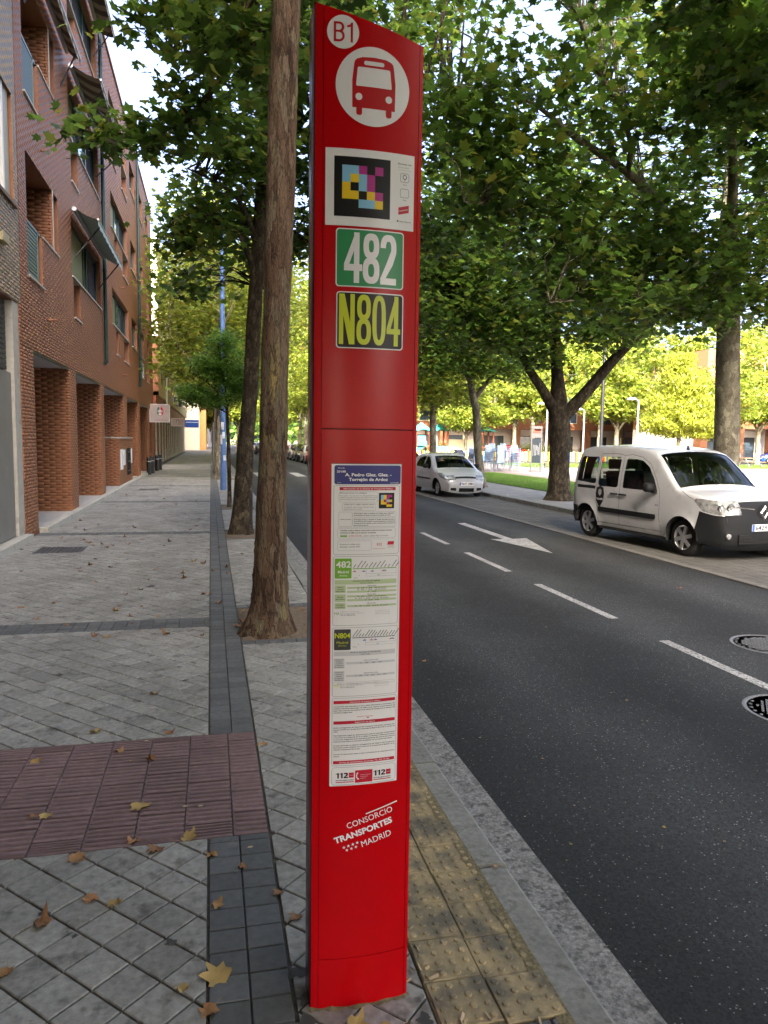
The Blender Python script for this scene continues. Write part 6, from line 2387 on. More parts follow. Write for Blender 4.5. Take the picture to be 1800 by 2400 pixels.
def vehicle(spec, name, label, cat, loc, rz, group=None, detail=True):
    root = thing(name, label, cat, loc, group, rz)
    up = spec['top']                               # rear bottom -> over the roof -> front bottom
    wb, rw, zw = spec['wb'], spec['rw'], spec['rw'] - 0.005
    ra = rw + 0.055
    zb = spec['sill']
    arches = []
    for cx in (wb / 2, -wb / 2):
        arches.append([(cx + ra * math.cos(t), zw + ra * math.sin(t)) for t in [math.asin((zb - zw) / ra) + (math.pi - 2 * math.asin((zb - zw) / ra)) * k / 14 for k in range(15)]])
    upd = densify(smooth2(up, 2), 0.075)
    outline = upd + [p for arc in arches for p in arc]
    outline_d = densify(outline, 0.09, True)
    tops = np.array(upd)

    def half(x, z, edge=True):
        w = np.interp(z, spec['wz'][0], spec['wz'][1])
        xf, xr = spec['front'], spec['rear']
        if x > xf[0]:
            w -= xf[2] * (1 - math.sqrt(max(0, 1 - min(1, (x - xf[0]) / (xf[1] - xf[0])) ** 2)))
        if x < xr[0]:
            w -= xr[2] * (1 - math.sqrt(max(0, 1 - min(1, (xr[0] - x) / (xr[0] - xr[1])) ** 2)))
        if edge:
            r = spec.get('round', 0.085)
            dd = float(np.min(np.hypot(tops[:, 0] - x, tops[:, 1] - z)))
            if dd < r and z > 0.5:
                w -= r * 0.85 * (1 - math.sqrt(max(0, 1 - (1 - dd / r) ** 2)))
        # wheel-arch flare
        for cx in (wb / 2, -wb / 2):
            dd = math.hypot(x - cx, z - zw)
            if dd < ra + 0.09:
                w += 0.022 * max(0, 1 - (dd - ra) / 0.09)
        return float(w)

    regions = spec['regions']                      # (part, polygon, material, inset)
    polys = [densify(p[1], 0.09, True) for p in regions]
    extra = []
    nrm = []
    for i, p in enumerate(upd):
        a, b = upd[max(0, i - 1)], upd[min(len(upd) - 1, i + 1)]
        dx, dz = b[0] - a[0], b[1] - a[1]
        L = math.hypot(dx, dz) or 1
        nrm.append((-dz / L, dx / L))              # outward normal of a path that runs rear->front over the top
    for i, p in enumerate(upd):
        for q in (0.015, 0.04, 0.085):
            e = (p[0] - nrm[i][0] * q, p[1] - nrm[i][1] * q)
            if in_poly(e, outline_d):
                extra.append(e)
    gx = np.arange(spec['top'][0][0] - 0.1, spec['top'][-1][0] + 0.3, 0.11)
    for x in gx:
        for z in np.arange(0.2, 1.9, 0.10):
            if in_poly((x, z), outline_d):
                extra.append((float(x), float(z)))
    V2, F2 = cdt([outline_d] + polys, extra)
    buckets = {}
    for f in F2:
        c = (sum(V2[i][0] for i in f) / 3, sum(V2[i][1] for i in f) / 3)
        if not in_poly(c, outline_d):
            continue
        key = ('body', spec['paint'], 0.0, 0)
        for ri, (part, poly, m, ins) in enumerate(regions):
            if in_poly(c, poly):
                key = (part, m, ins, ri + 1 if part == 'side_window' else 0)
                break
        buckets.setdefault(key, []).append(f)
    MBs = {}

    def mbk(part, m, t=0):
        if (part, m, t) not in MBs:
            MBs[part, m, t] = MB()
        return MBs[part, m, t]
    for (part, m, ins, ri), fs in buckets.items():
        for sgn in (-1, 1):
            b = mbk(part, m, sgn * max(1, ri) if part in ('side_window', 'headlight') else 0)
            mp = {}
            for f in fs:
                ids = []
                for i in f:
                    if i not in mp:
                        x, z = V2[i]
                        mp[i] = b.pt((x, sgn * (half(x, z) - ins), z))
                    ids.append(mp[i])
                a, c, d = (V2[i] for i in f)
                ccw = (c[0] - a[0]) * (d[1] - a[1]) - (c[1] - a[1]) * (d[0] - a[0]) > 0
                # seen from -y the x axis runs to the right, so counter-clockwise is outward there
                b.face(ids if ccw == (sgn < 0) else ids[::-1])
    # strip over the top, front and rear
    T = [-1, -.975, -.93, -.8, -.62, -.45, -.25, 0, .25, .45, .62, .8, .93, .975, 1]

    def front_b(i):
        return spec['bulge'] * (1.0 if abs(nrm[i][0]) < 0.5 else 2.2)

    def spt(i, t, ins=0.0):
        x, z = upd[i]
        w = half(x, z)
        k = front_b(i) * (1 - abs(t) ** 2.4) - ins
        return (x + nrm[i][0] * k, t * w, z + nrm[i][1] * k)
    for i in range(len(upd) - 1):
        zm, xm = (upd[i][1] + upd[i + 1][1]) / 2, (upd[i][0] + upd[i + 1][0]) / 2
        for j in range(len(T) - 1):
            tm = (T[j] + T[j + 1]) / 2
            part, m, ins = spec['strip'](xm, zm, tm)
            b = mbk(part, m, (1 if tm > 0 else -1) if part == 'headlight' else 0)
            b.poly([spt(i, T[j], ins), spt(i + 1, T[j], ins), spt(i + 1, T[j + 1], ins), spt(i, T[j + 1], ins)])
    for (part, m, _t), b in MBs.items():
        me = b.mesh(part, m)
        bm = bmesh.new()
        bm.from_mesh(me)
        bmesh.ops.remove_doubles(bm, verts=bm.verts, dist=0.0015)
        bm.to_mesh(me)
        bm.free()
        me.polygons.foreach_set('use_smooth', [True] * len(me.polygons))
        me.set_sharp_from_angle(angle=R(42))
        link(part, me, root, False)

    def side_patch(part, poly, m, off=0.003, sides=(-1, 1), parent=root, thick=0.0):
        b = MB()
        pd = densify(poly, 0.07, True)
        v, fs = cdt([pd], [])
        for sgn in sides:
            mp = [b.pt((x, sgn * (half(x, z) + off), z)) for x, z in v]
            for f in fs:
                c = (sum(v[i][0] for i in f) / 3, sum(v[i][1] for i in f) / 3)
                if in_poly(c, pd):
                    a, c_, d = (v[i] for i in f)
                    ccw = (c_[0] - a[0]) * (d[1] - a[1]) - (c_[1] - a[1]) * (d[0] - a[0]) > 0
                    ids = [mp[i] for i in f]
                    b.face(ids if ccw == (sgn < 0) else ids[::-1])
            if off > 0.004:
                n = len(pd)
                lo = [b.pt((x, sgn * (half(x, z) - 0.002), z)) for x, z in pd]
                hi = [b.pt((x, sgn * (half(x, z) + off), z)) for x, z in pd]
                for k in range(n):
                    b.face((lo[k], lo[(k + 1) % n], hi[(k + 1) % n], hi[k]))
        return b.build(part, m, parent, world=False)

    def seam(path, w=0.007):
        L, Rr = [], []
        path = densify(path, 0.08)
        for i, p in enumerate(path):
            a, c = path[max(0, i - 1)], path[min(len(path) - 1, i + 1)]
            dx, dz = c[0] - a[0], c[1] - a[1]
            n = math.hypot(dx, dz) or 1
            L.append((p[0] - dz / n * w / 2, p[1] + dx / n * w / 2))
            Rr.append((p[0] + dz / n * w / 2, p[1] - dx / n * w / 2))
        b = MB()
        for sgn in (-1, 1):
            for i in range(len(path) - 1):
                b.poly([(q[0], sgn * (half(*q) + 0.0015), q[1]) for q in (L[i], L[i + 1], Rr[i + 1], Rr[i])])
        return b
    sb = MB()
    for pth in spec.get('seams', []):
        q = seam(pth)
        o = len(sb.v)
        sb.v += q.v
        sb.f += [tuple(i + o for i in f) for f in q.f]
        sb.mi += q.mi
    if sb.f:
        sb.build('door_gap', 'seam', root, world=False)

    # wheels
    for cx in (wb / 2, -wb / 2):
        for sgn in (-1, 1):
            yo = sgn * (spec['track'])
            we = bpy.data.objects.new('wheel', None)
            COL.objects.link(we)
            we.parent = root
            we.location = (cx, yo, rw)
            b = MB()
            wd = 0.185
            prof = [(rw * .66, -wd / 2), (rw * .9, -wd / 2), (rw * .97, -wd / 2 + .02), (rw, -wd / 2 + .05), (rw, wd / 2 - .05), (rw * .97, wd / 2 - .02), (rw * .9, wd / 2), (rw * .66, wd / 2)]
            b.lathe(prof, 28, 'Y', (0, -sgn * wd / 2, 0), cap=False)
            b.build('tyre', 'rubber', we, smooth=50, world=False)
            b = MB()
            yf = -sgn * 0.012
            b.lathe([(rw * .70, 0), (rw * .66, -0.018), (rw * .60, -0.030)] if sgn > 0 else [(rw * .70, 0), (rw * .66, 0.018), (rw * .60, 0.030)], 28, 'Y', (0, yf, 0), cap=False)
            b.lathe([(rw * .16, 0.006 * sgn), (rw * .13, 0.012 * sgn), (0.001, 0.012 * sgn)], 14, 'Y', (0, yf, 0), cap=False)
            ns = spec.get('spokes', 5)
            for k in range(ns):
                a = 2 * math.pi * (k + 0.25) / ns
                for da in ((-0.13, 0.13) if spec.get('pair', True) else (0,)):
                    p0 = Vector((math.cos(a + da * .6) * rw * .10, yf, math.sin(a + da * .6) * rw * .10))
                    p1 = Vector((math.cos(a + da) * rw * .66, yf - sgn * 0.006, math.sin(a + da) * rw * .66))
                    b.bar(p0, p1, rw * (.13 if spec.get('pair', True) else .2), 0.022, up=(0, 1, 0))
            b.build('rim', 'alloy', we, smooth=40, world=False)
            b = MB()
            b.lathe([(rw * .66, -sgn * 0.055), (0.001, -sgn * 0.055)], 20, 'Y', (0, 0, 0), cap=False)
            b.build('brake', 'iron', we, world=False)
    # underbody, wheel houses and cabin
    b = MB()
    xr, xf = spec['top'][0][0] + 0.12, spec['top'][-1][0] - 0.15
    b.box((xr, -0.58, 0.20), (xf, 0.58, 0.62))
    b.box((-wb / 2 + ra + .02, -spec['track'] - .02, 0.22), (wb / 2 - ra - .02, spec['track'] + .02, 0.40))
    for cx in (wb / 2, -wb / 2):
        for sgn in (-1, 1):
            n = 12
            for k in range(n):
                a0, a1 = math.pi * k / n, math.pi * (k + 1) / n
                r = ra + 0.01
                b.poly([(cx + r * math.cos(a), sgn * y, zw + r * math.sin(a)) for a, y in ((a0, .58), (a1, .58), (a1, half(cx, zw + ra) - .03), (a0, half(cx, zw + ra) - .03))])
    b.build('underbody', 'rubber', root, world=False)
    if detail:
        zs = spec['seat']
        b = MB()
        b.box((spec['dash'][0], -0.68, zs + .1), (spec['dash'][1], 0.68, spec['dash'][2]))
        b.build('dashboard', 'interior', root, world=False)
        for x0, ysx in ((spec['seats'][0], (-.38, .38)), (spec['seats'][1], (-.4, 0, .4))):
            for y in ysx:
                b = MB()
                b.box((x0 - .08, y - .23, zs - .1), (x0 + .45, y + .23, zs + .12))
                b.prism([(x0 - .08, y - .22, zs), (x0 + .06, y - .22, zs), (x0 - .12, y - .20, zs + .62), (x0 - .22, y - .20, zs + .60)][::-1], (0, .42, 0))
                b.prism([(x0 - .14, y - .12, zs + .66), (x0 - .24, y - .12, zs + .65), (x0 - .25, y - .12, zs + .84), (x0 - .16, y - .12, zs + .85)], (0, .24, 0))
                b.build('seat', 'interior', root, world=False)
        b = MB()
        c = Vector((spec['dash'][0] - .12, .38, spec['dash'][2] + .02))
        ring = [c + Vector((-.08 * math.sin(t), .18 * math.cos(t), .16 * math.sin(t))) for t in [2 * math.pi * k / 18 for k in range(19)]]
        b.tube(ring, 0.016, 6)
        b.build('steering_wheel', 'interior', root, world=False)
    # mirrors
    mx, mz = spec['mirror']
    for sgn in (-1, 1):
        w = half(mx, mz)
        b = MB()
        b.prism([(mx - .10, sgn * (w + .01), mz - .05), (mx + .02, sgn * (w + .01), mz - .05), (mx + .02, sgn * (w + .01), mz + .02), (mx - .04, sgn * (w + .01), mz + .02)], (0, sgn * .06, .02))
        n = 10
        pts = [(0, .05), (.04, .12), (.08, .13), (.10, .08), (.10, -.0)]
        rings = []
        for dx, s_ in ((-.07, .92), (-.03, 1.0), (.03, .9), (.07, .45)):
            rings.append([b.pt((mx - .02 + dx, sgn * (w + .15 + .095 * s_ * math.copysign(abs(math.cos(t)) ** .6, math.cos(t))), mz + .06 + .085 * s_ * math.copysign(abs(math.sin(t)) ** .6, math.sin(t)))) for t in [2 * math.pi * k / n for k in range(n)]])
        for A, B in zip(rings[:-1], rings[1:]):
            for k in range(n):
                b.face((A[k], A[(k + 1) % n], B[(k + 1) % n], B[k]))
        b.face(rings[0])
        b.face(rings[-1])
        b.build('wing_mirror', spec.get('mirror_mat', 'plastic_black'), root, smooth=50, world=False, fix=True)

    def front_x(y, z):
        fr = [(p, i) for i, p in enumerate(upd) if nrm[i][0] > 0.35]
        best = min(fr, key=lambda q: abs(q[0][1] - z))
        (x, _), i = best
        w = half(x, z)
        return x + front_b(i) * (1 - min(1, abs(y) / w) ** 2.4) * nrm[i][0]
    return root, half, side_patch, front_x


def front_quad(b, fx, pts, off):
    """polygon given as (y,z) laid on the nose"""
    b.poly([(fx(y, z) + off, y, z) for y, z in pts])


def front_text(root, fx, body, y0, y1, z0, z1, m, off, name='plate_text', bold=0.02):
    v, f = text_geo(body, bold)
    lo, hi = v.min(0), v.max(0)
    b = MB()
    # seen from the front the +y side is on the viewer's right
    xx = fx((y0 + y1) / 2, (z0 + z1) / 2) + off
    for x, y in v:
        b.pt((xx, y0 + (x - lo[0]) / (hi[0] - lo[0]) * (y1 - y0), z0 + (y - lo[1]) / (hi[1] - lo[1]) * (z1 - z0)))
    for q in f:
        b.face(q)
    return b.build(name, m, root, world=False)


# ---- white van (local x runs towards its nose)
def van_strip(x, z, t):
    a = abs(t)
    if 0.56 < x < 1.21 and z > 1.13 and a < 0.955:
        return ('windscreen', 'glass', 0.012)
    if x < -1.70 and 1.12 < z < 1.62 and a < 0.80:
        return ('rear_window', 'glass', 0.012)
    if x > 1.7 and 0.74 < z < 0.955 and a > 0.62:
        return ('headlight', 'lamp_lens', 0.0)
    if x > 1.5 and z < 0.935:
        return ('front_bumper', 'plastic_black', 0.0)
    if x < -1.70 and z < 0.55:
        return ('rear_bumper', 'plastic_black', 0.0)
    return ('body', 'car_white', 0.0)


VAN = dict(
    top=[(-1.78, .27), (-1.84, .40), (-1.86, .60), (-1.85, .95), (-1.82, 1.25), (-1.78, 1.55), (-1.74, 1.70), (-1.62, 1.80), (-1.2, 1.83), (-.6, 1.84), (-.1, 1.83), (.30, 1.79), (.52, 1.72), (.66, 1.63), (.94, 1.38), (1.18, 1.155), (1.27, 1.11), (1.48, 1.085), (1.80, 1.035), (2.00, .98), (2.08, .90), (2.11, .78), (2.14, .62), (2.15, .45), (2.13, .30), (2.06, .22)],
    wb=2.70, rw=0.315, sill=0.27, track=0.845, paint='car_white',
    wz=([0.2, .30, .5, .75, .95, 1.05, 1.3, 1.6, 1.85], [.83, .875, .905, .915, .912, .905, .875, .82, .76]),
    round=0.055, front=(1.45, 2.22, .36), rear=(-1.62, -1.95, .12), bulge=0.035,
    regions=[
        ('side_window', [(.70, 1.05), (.715, 1.09), (.60, 1.28), (.44, 1.46), (.24, 1.575), (-.02, 1.61), (-.20, 1.61), (-.23, 1.58), (-.23, 1.08), (-.20, 1.05)], 'glass', 0.014),
        ('side_window', [(-.38, 1.08), (-.38, 1.59), (-.42, 1.63), (-.94, 1.63), (-.98, 1.59), (-.99, 1.10), (-.95, 1.05), (-.42, 1.05)], 'glass', 0.014),
        ('side_window', [(-1.07, 1.13), (-1.07, 1.58), (-1.11, 1.62), (-1.60, 1.62), (-1.66, 1.57), (-1.71, 1.16), (-1.68, 1.12), (-1.11, 1.09)], 'glass', 0.014),
        ('headlight', [(1.62, .965), (1.66, 1.00), (1.80, 1.0), (2.2, .96), (2.3, .74), (1.96, .765), (1.80, .80)], 'lamp_lens', 0.0),
        ('front_bumper', [(1.69, .60), (1.74, .80), (1.96, .755), (2.4, .72), (2.4, .1), (1.6, .1)], 'plastic_black', -0.004),
        ('rear_bumper', [(-1.60, .62), (-1.95, .62), (-1.95, .1), (-1.6, .1)], 'plastic_black', -0.004)],
    strip=van_strip, seat=0.72, dash=(.75, 1.15, 1.12), seats=(.05, -.95), mirror=(.72, 1.06), spokes=6, pair=False,
    seams=[[(-.30, .34), (-.305, 1.0), (-.305, 1.66), (-.1, 1.68), (.2, 1.64), (.46, 1.52), (.66, 1.28), (.80, 1.05), (.81, .80), (.80, .62), (.86, .36)], [(-1.02, 1.66), (-1.02, .75), (-.98, .62), (-.94, .34)], [(-.305, 1.66), (-.5, 1.69), (-1.02, 1.68)], [(-.94, .34), (.86, .36)], [(1.33, 1.10), (1.50, 1.02), (1.62, .98)]])
PHI = R(6.5)
van, vhalf, vpatch, vfx = vehicle(VAN, 'parked_van', 'white delivery van with black front bumper and dark shield sticker, parked at the right edge', 'van', (8.45, 12.37, -0.12), -(math.pi / 2 - PHI))
vpatch('rubbing_strip', [(-.92, .555), (.70, .555), (.72, .60), (.70, .645), (-.92, .645)], 'plastic_black', 0.022)
vpatch('slide_rail', [(-1.06, .985), (-1.66, .985), (-1.66, 1.045), (-1.06, 1.045)], 'plastic_black', 0.003)
sh = [(-1.00, 1.02), (-.90, 1.055), (-.80, 1.02), (-.765, .90), (-.79, .76), (-.90, .63), (-1.01, .76), (-1.035, .90)]
st = vpatch('shield_sticker', sh, 'decal_black', 0.0035, (-1,))
vpatch('shield_emblem', [(-.95, .97), (-.90, .995), (-.85, .97), (-.85, .90), (-.90, .855), (-.95, .90)], 'decal_grey', 0.0045, (-1,), st)
v_, f_ = text_geo('TALHER', 0.02)
b = MB()
lo_, hi_ = v_.min(0), v_.max(0)
for x, y in v_:
    X, Z = -1.005 + (x - lo_[0]) / (hi_[0] - lo_[0]) * .21, .775 + (y - lo_[1]) / (hi_[1] - lo_[1]) * .040
    b.pt((X, -(vhalf(X, Z) + .005), Z))
for q in f_:
    b.face(q)
b.build('lettering', 'decal_palegrey', st, world=False)
v_, f_ = text_geo('Z.E.', 0.02)
b = MB()
lo_, hi_ = v_.min(0), v_.max(0)
for x, y in v_:
    X, Z = .70 + (x - lo_[0]) / (hi_[0] - lo_[0]) * .09, .80 + (y - lo_[1]) / (hi_[1] - lo_[1]) * .028
    b.pt((X, -(vhalf(X, Z) + .004), Z))
for q in f_:
    b.face(q)
b.build('badge', 'decal_black', van, world=False)
for hx in (-.46, -.20):
    for sgn in (-1, 1):
        b = MB()
        w = vhalf(hx, .93)
        b.tube([(hx - .09, sgn * (w - .005), .925), (hx - .07, sgn * (w + .03), .93), (hx + .07, sgn * (w + .03), .93), (hx + .09, sgn * (w - .005), .925)], [.016, .018, .018, .016], 6)
        b.build('door_handle', 'plastic_black', van, smooth=50, world=False)
b = MB()
b.lathe([(.035, 0), (.02, .06), (.004, .10)], 8, 'Z', (.42, 0, 1.77))
b.tube([(.42, 0, 1.84), (.10, 0, 2.02)], [.004, .002], 5)
b.build('aerial', 'plastic_black', van, world=False)
# nose: diamond badge, chrome bars, plate, lower grille, fog lamps
b = MB()
c = (0, .80)
for k, (a, m) in enumerate(((.105, 0), )):
    o_ = [(0, c[1] + .125), (.095, c[1]), (0, c[1] - .125), (-.095, c[1])]
    i_ = [(0, c[1] + .065), (.047, c[1]), (0, c[1] - .065), (-.047, c[1])]
    X = vfx(0, .80) + .03
    for j in range(4):
        p, q, r_, s_ = o_[j], o_[(j + 1) % 4], i_[(j + 1) % 4], i_[j]
        mid = lambda a_, b_: ((a_[0] + b_[0]) / 2, (a_[1] + b_[1]) / 2)
        mo, mi_ = mid(p, s_), mid(q, r_)
        b.poly([(X, *p), (X, *q), (X + .022, *mi_), (X + .022, *mo)])
        b.poly([(X + .022, *mo), (X + .022, *mi_), (X, *r_), (X, *s_)])
b.build('emblem', 'chrome', van, world=False)
b = MB()
X = vfx(0, .80) + .016
b.prism([(X, 0, .965), (X, .13, .83), (X, .13, .77), (X, 0, .645), (X, -.13, .77), (X, -.13, .83)], (.006, 0, 0))
b.build('emblem_back', 'plastic_black', van, world=False)
for sgn in (-1, 1):
    b = MB()
    w = .60 * sgn
    for w_, r_ in ((.60, .075), (.755, .055)):
        xx = vfx(w_ * sgn, .87) + (.004 if w_ < .7 else -.02)
        b.lathe([(r_, 0), (r_ * .92, .012), (r_ * .55, .004), (.001, .010)], 18, 'X', (xx, w_ * sgn, .87), cap=False)
    b.build('headlight_reflector', 'chrome', van, smooth=True, world=False)
    b = MB()
    front_quad(b, vfx, [(sgn * .18, .845), (sgn * .18, .86), (sgn * .50, .895), (sgn * .52, .880)], .012)
    b.build('trim_bar', 'chrome', van, world=False)
    b = MB()
    w = .66 * sgn
    b.lathe([(.05, 0), (.045, .02), (.02, .028), (.001, .028)], 14, 'X', (vfx(w, .42) - .004, w, .42), cap=False)
    b.build('fog_lamp', 'lamp_lens', van, smooth=True, world=False)
    b = MB()
    b.box((1.93, sgn * .70 - .04, .80), (1.95, sgn * .70 + .04, .88))
    b.build('indicator', 'lamp_amber', van, world=False)
b = MB()
X = vfx(.2, .56) + .006
b.box((X, -.26, .505), (X + .012, .26, .615))
pl = b.build('number_plate', 'metal_white', van, world=False)
b = MB()
b.poly([(X + .0135, -.258, .508), (X + .0135, -.215, .508), (X + .0135, -.215, .612), (X + .0135, -.258, .612)])
b.build('plate_band', 'decal_blue', pl, world=False)
v_, f_ = text_geo('6429', 0.02)
lo_, hi_ = v_.min(0), v_.max(0)
b = MB()
for x, y in v_:
    b.pt((X + .0135, -.195 + (x - lo_[0]) / (hi_[0] - lo_[0]) * .235, .522 + (y - lo_[1]) / (hi_[1] - lo_[1]) * .077))
for q in f_:
    b.face(q)
b.build('plate_text', 'decal_black', pl, world=False)
b = MB()
for k in range(6):
    z = .30 + k * .026
    b.box((vfx(0, .38) - .03, -.50, z), (vfx(0, .38) - .005, .50, z + .012))
b.build('lower_grille', 'rubber', van, world=False)


# ---- white hatchback and the other cars
def hatch_strip(paint):
    def f(x, z, t):
        a = abs(t)
        if 0.28 < x < 0.98 and z > 0.955 and a < 0.93:
            return ('windscreen', 'glass', 0.012)
        if x < -1.42 and 0.98 < z < 1.34 and a < 0.8:
            return ('rear_window', 'glass', 0.012)
        if x > 1.5 and 0.575 < z < 0.735 and a > 0.60:
            return ('headlight', 'lamp_lens', 0.0)
        if x > 1.8 and 0.605 < z < 0.66 and a < 0.60:
            return ('grille', 'plastic_black', 0.004)
        if x > 1.8 and 0.235 < z < 0.345 and a < 0.45:
            return ('lower_grille', 'plastic_black', 0.012)
        if x > 1.8 and 0.255 < z < 0.345 and 0.62 < a < 0.93:
            return ('lower_grille', 'plastic_black', 0.008)
        return ('body', paint, 0.0)
    return f


def hatch(paint):
    return dict(
        top=[(-1.72, .24), (-1.80, .36), (-1.83, .55), (-1.80, .80), (-1.72, .97), (-1.58, 1.18), (-1.42, 1.34), (-1.2, 1.41), (-.8, 1.445), (-.3, 1.45), (.05, 1.42), (.28, 1.345), (.60, 1.16), (.92, .965), (1.02, .925), (1.25, .88), (1.55, .805), (1.76, .715), (1.88, .62), (1.945, .50), (1.96, .38), (1.94, .26), (1.88, .19)],
        wb=2.486, rw=0.295, sill=0.22, track=0.775, paint=paint,
        wz=([.15, .25, .45, .65, .85, .95, 1.2, 1.46], [.77, .81, .835, .84, .83, .81, .72, .60]),
        front=(1.0, 2.02, .36), rear=(-1.35, -1.95, .16), bulge=0.035,
        regions=[
            ('side_window', [(.60, .955), (.61, .985), (.36, 1.20), (.14, 1.31), (-.08, 1.335), (-.16, 1.335), (-.17, .95), (.0, .935)], 'glass', 0.012),
            ('side_window', [(-.26, .95), (-.26, 1.335), (-.62, 1.33), (-.88, 1.28), (-1.02, 1.20), (-1.08, 1.02), (-1.0, .965)], 'glass', 0.012),
            ('headlight', [(1.36, .78), (1.42, .82), (1.62, .80), (2.1, .70), (2.1, .57), (1.86, .585), (1.58, .66)], 'lamp_lens', 0.0)],
        strip=hatch_strip(paint), seat=0.52, dash=(.50, .90, .93), seats=(-.05, -.95), mirror=(.52, .96), spokes=7, pair=False,
        seams=[[(-.21, .26), (-.22, 1.36), (.1, 1.36), (.38, 1.24), (.68, .98), (.72, .80), (.70, .30)], [(-1.12, 1.0), (-1.06, 1.26), (-.7, 1.36), (-.22, 1.37)], [(-1.12, 1.0), (-1.06, .75), (-.90, .60), (-.86, .30)], [(1.02, .93), (1.30, .84), (1.38, .80)]])


def hatch_details(root, half, patch, fx, plate, text, strip=True):
    if strip:
        patch('rubbing_strip', [(-.82, .555), (.66, .555), (.66, .60), (-.82, .60)], 'plastic_black', 0.012)
    for hx in (-.12, -.75):
        for sgn in (-1, 1):
            b = MB()
            w = half(hx, .80)
            b.tube([(hx - .08, sgn * (w - .004), .80), (hx - .06, sgn * (w + .024), .80), (hx + .06, sgn * (w + .024), .80), (hx + .08, sgn * (w - .004), .80)], .013, 6)
            b.build('door_handle', root.children[0].data.materials[0] if False else 'car_white' if plate == 'white' else 'plastic_black', root, smooth=50, world=False)
    b = MB()
    X = fx(0, .632) + .004
    b.lathe([(.001, .010), (.055, .010), (.065, 0)], 20, 'X', (X, 0, .632), cap=False)
    o = b.build('emblem', 'chrome', root, smooth=True, world=False)
    for v in o.data.vertices:
        v.co.z = .632 + (v.co.z - .632) * .45
    b = MB()
    X = fx(0, .46) + .004
    b.box((X, -.26, .415), (X + .012, .26, .525))
    pl = b.build('number_plate', 'metal_white', root, world=False)
    if text:
        v_, f_ = text_geo(text, 0.03)
        lo_, hi_ = v_.min(0), v_.max(0)
        b = MB()
        for x, y in v_:
            b.pt((X + .0135, -.20 + (x - lo_[0]) / (hi_[0] - lo_[0]) * .44, .432 + (y - lo_[1]) / (hi_[1] - lo_[1]) * .076))
        for q in f_:
            b.face(q)
        b.build('plate_text', 'decal_black', pl, world=False)
        b = MB()
        b.poly([(X + .0135, -.258, .418), (X + .0135, -.215, .418), (X + .0135, -.215, .522), (X + .0135, -.258, .522)])
        b.build('plate_band', 'decal_blue', pl, world=False)


hc = vehicle(hatch('car_white'), 'parked_car', 'white hatchback facing the camera, parked right of the totem in the paved bay', 'car', (8.29, 25.55, -0.12), -(math.pi / 2 - R(2.0)))
hatch_details(*hc, 'white', '9647 DMH')
CARS = 'cars parked along the right side of the street'
far = [('car_red', (7.75, 53.0, -0.12), -90, 'red hatchback parked first beyond the zebra crossing', CARS, 1.12), ('car_white', (7.85, 58.6, -0.12), -90, 'white car parked behind the red one down the street', CARS, 1.0),
       ('car_dark', (7.8, 64.0, -0.12), -90, 'dark car parked behind the white one down the street', CARS, 1.0), ('car_silver', (7.8, 69.5, -0.12), -90, 'silver car further down the right hand row', CARS, 1.0),
       ('car_dark', (8.2, 31.6, -0.12), -90, 'dark car just behind the white hatchback, mostly hidden by the totem', CARS, 1.0)]
protos = {}
for paint, loc, deg, lb, gr, s in far:
    if paint not in protos:
        r_ = vehicle(hatch(paint), 'parked_car', lb, 'car', loc, R(deg), gr, detail=True)
        hatch_details(*r_, paint, None, False)
        protos[paint] = r_[0]
        r_[0].scale = (s, s, s)
    else:
        c = copy_tree(protos[paint])
        c.location, c.rotation_euler.z, c['label'], c['group'] = loc, R(deg), lb, gr
        c.scale = (s, s, s)
QC = 'cars parked beside the plaza blocks'
for paint, loc, deg, lb in (('car_blue', (57.0, 65.5, 0), 170, 'bright blue car parked at the right edge in front of the arcade'), ):
    r_ = vehicle(hatch(paint), 'parked_car', lb, 'car', loc, R(deg), QC, detail=True)
    hatch_details(*r_, paint, None, False)
    protos[paint] = r_[0]
for paint, loc, deg, lb in (('car_white', (51.5, 66.5, 0), 200, 'white car parked left of the blue one beside the van roof'), ('car_red', (36.0, 84.5, 0), 10, 'red car half hidden behind the tall chalk board and the coloured fence'),
                            ('car_dark', (6.0, 92.0, -0.12), 90, 'dark car queuing at the far end of the roadway'), ('car_silver', (5.6, 98.0, -0.12), 90, 'silver car waiting at the far end of the roadway')):
    c = copy_tree(protos[paint])
    c.location, c.rotation_euler.z, c['label'], c['group'] = loc, R(deg), lb, QC if loc[0] > 20 else 'cars at the far end of the roadway'
    c.scale = (1, 1, 1)
# ------------------------------------------------------------------ street furniture and small things
# blue lamp column on the near pavement
bp_ = thing('lamp_post', 'tall faded blue lamp column on the near pavement beyond the second tree', 'lamp post', (0.41, 25.9, 0))
b = MB()
b.lathe([(0.105, 0), (0.105, 0.9), (0.098, 0.93), (0.095, 2.6), (0.085, 2.75), (0.07, 8.5)], 16, 'Z', (0.41, 25.9, 0))
b.build('column', 'pole_blue', bp_, smooth=50)
for k, (z, h, a0) in enumerate(((1.55, .32, 200), (1.75, .22, 250), (1.30, .20, 160), (2.05, .25, 230), (1.0, .18, 270))):
    b = MB()
    for j in range(4):
        t0, t1 = R(a0 + j * 14), R(a0 + (j + 1) * 14)
        r = 0.108
        b.poly([(0.41 + r * math.cos(t0), 25.9 + r * math.sin(t0), z), (0.41 + r * math.cos(t1), 25.9 + r * math.sin(t1), z), (0.41 + r * math.cos(t1), 25.9 + r * math.sin(t1), z + h), (0.41 + r * math.cos(t0), 25.9 + r * math.sin(t0), z + h)])
    b.build('torn_poster', 'paper_pale', bp_)
b = MB()
b.tube([(0.41, 25.9, 8.4), (0.6, 25.9, 8.9), (1.6, 25.9, 9.1)], [.07, .05, .04], 8)
b.build('arm', 'pole_blue', bp_, smooth=50)
b = MB()
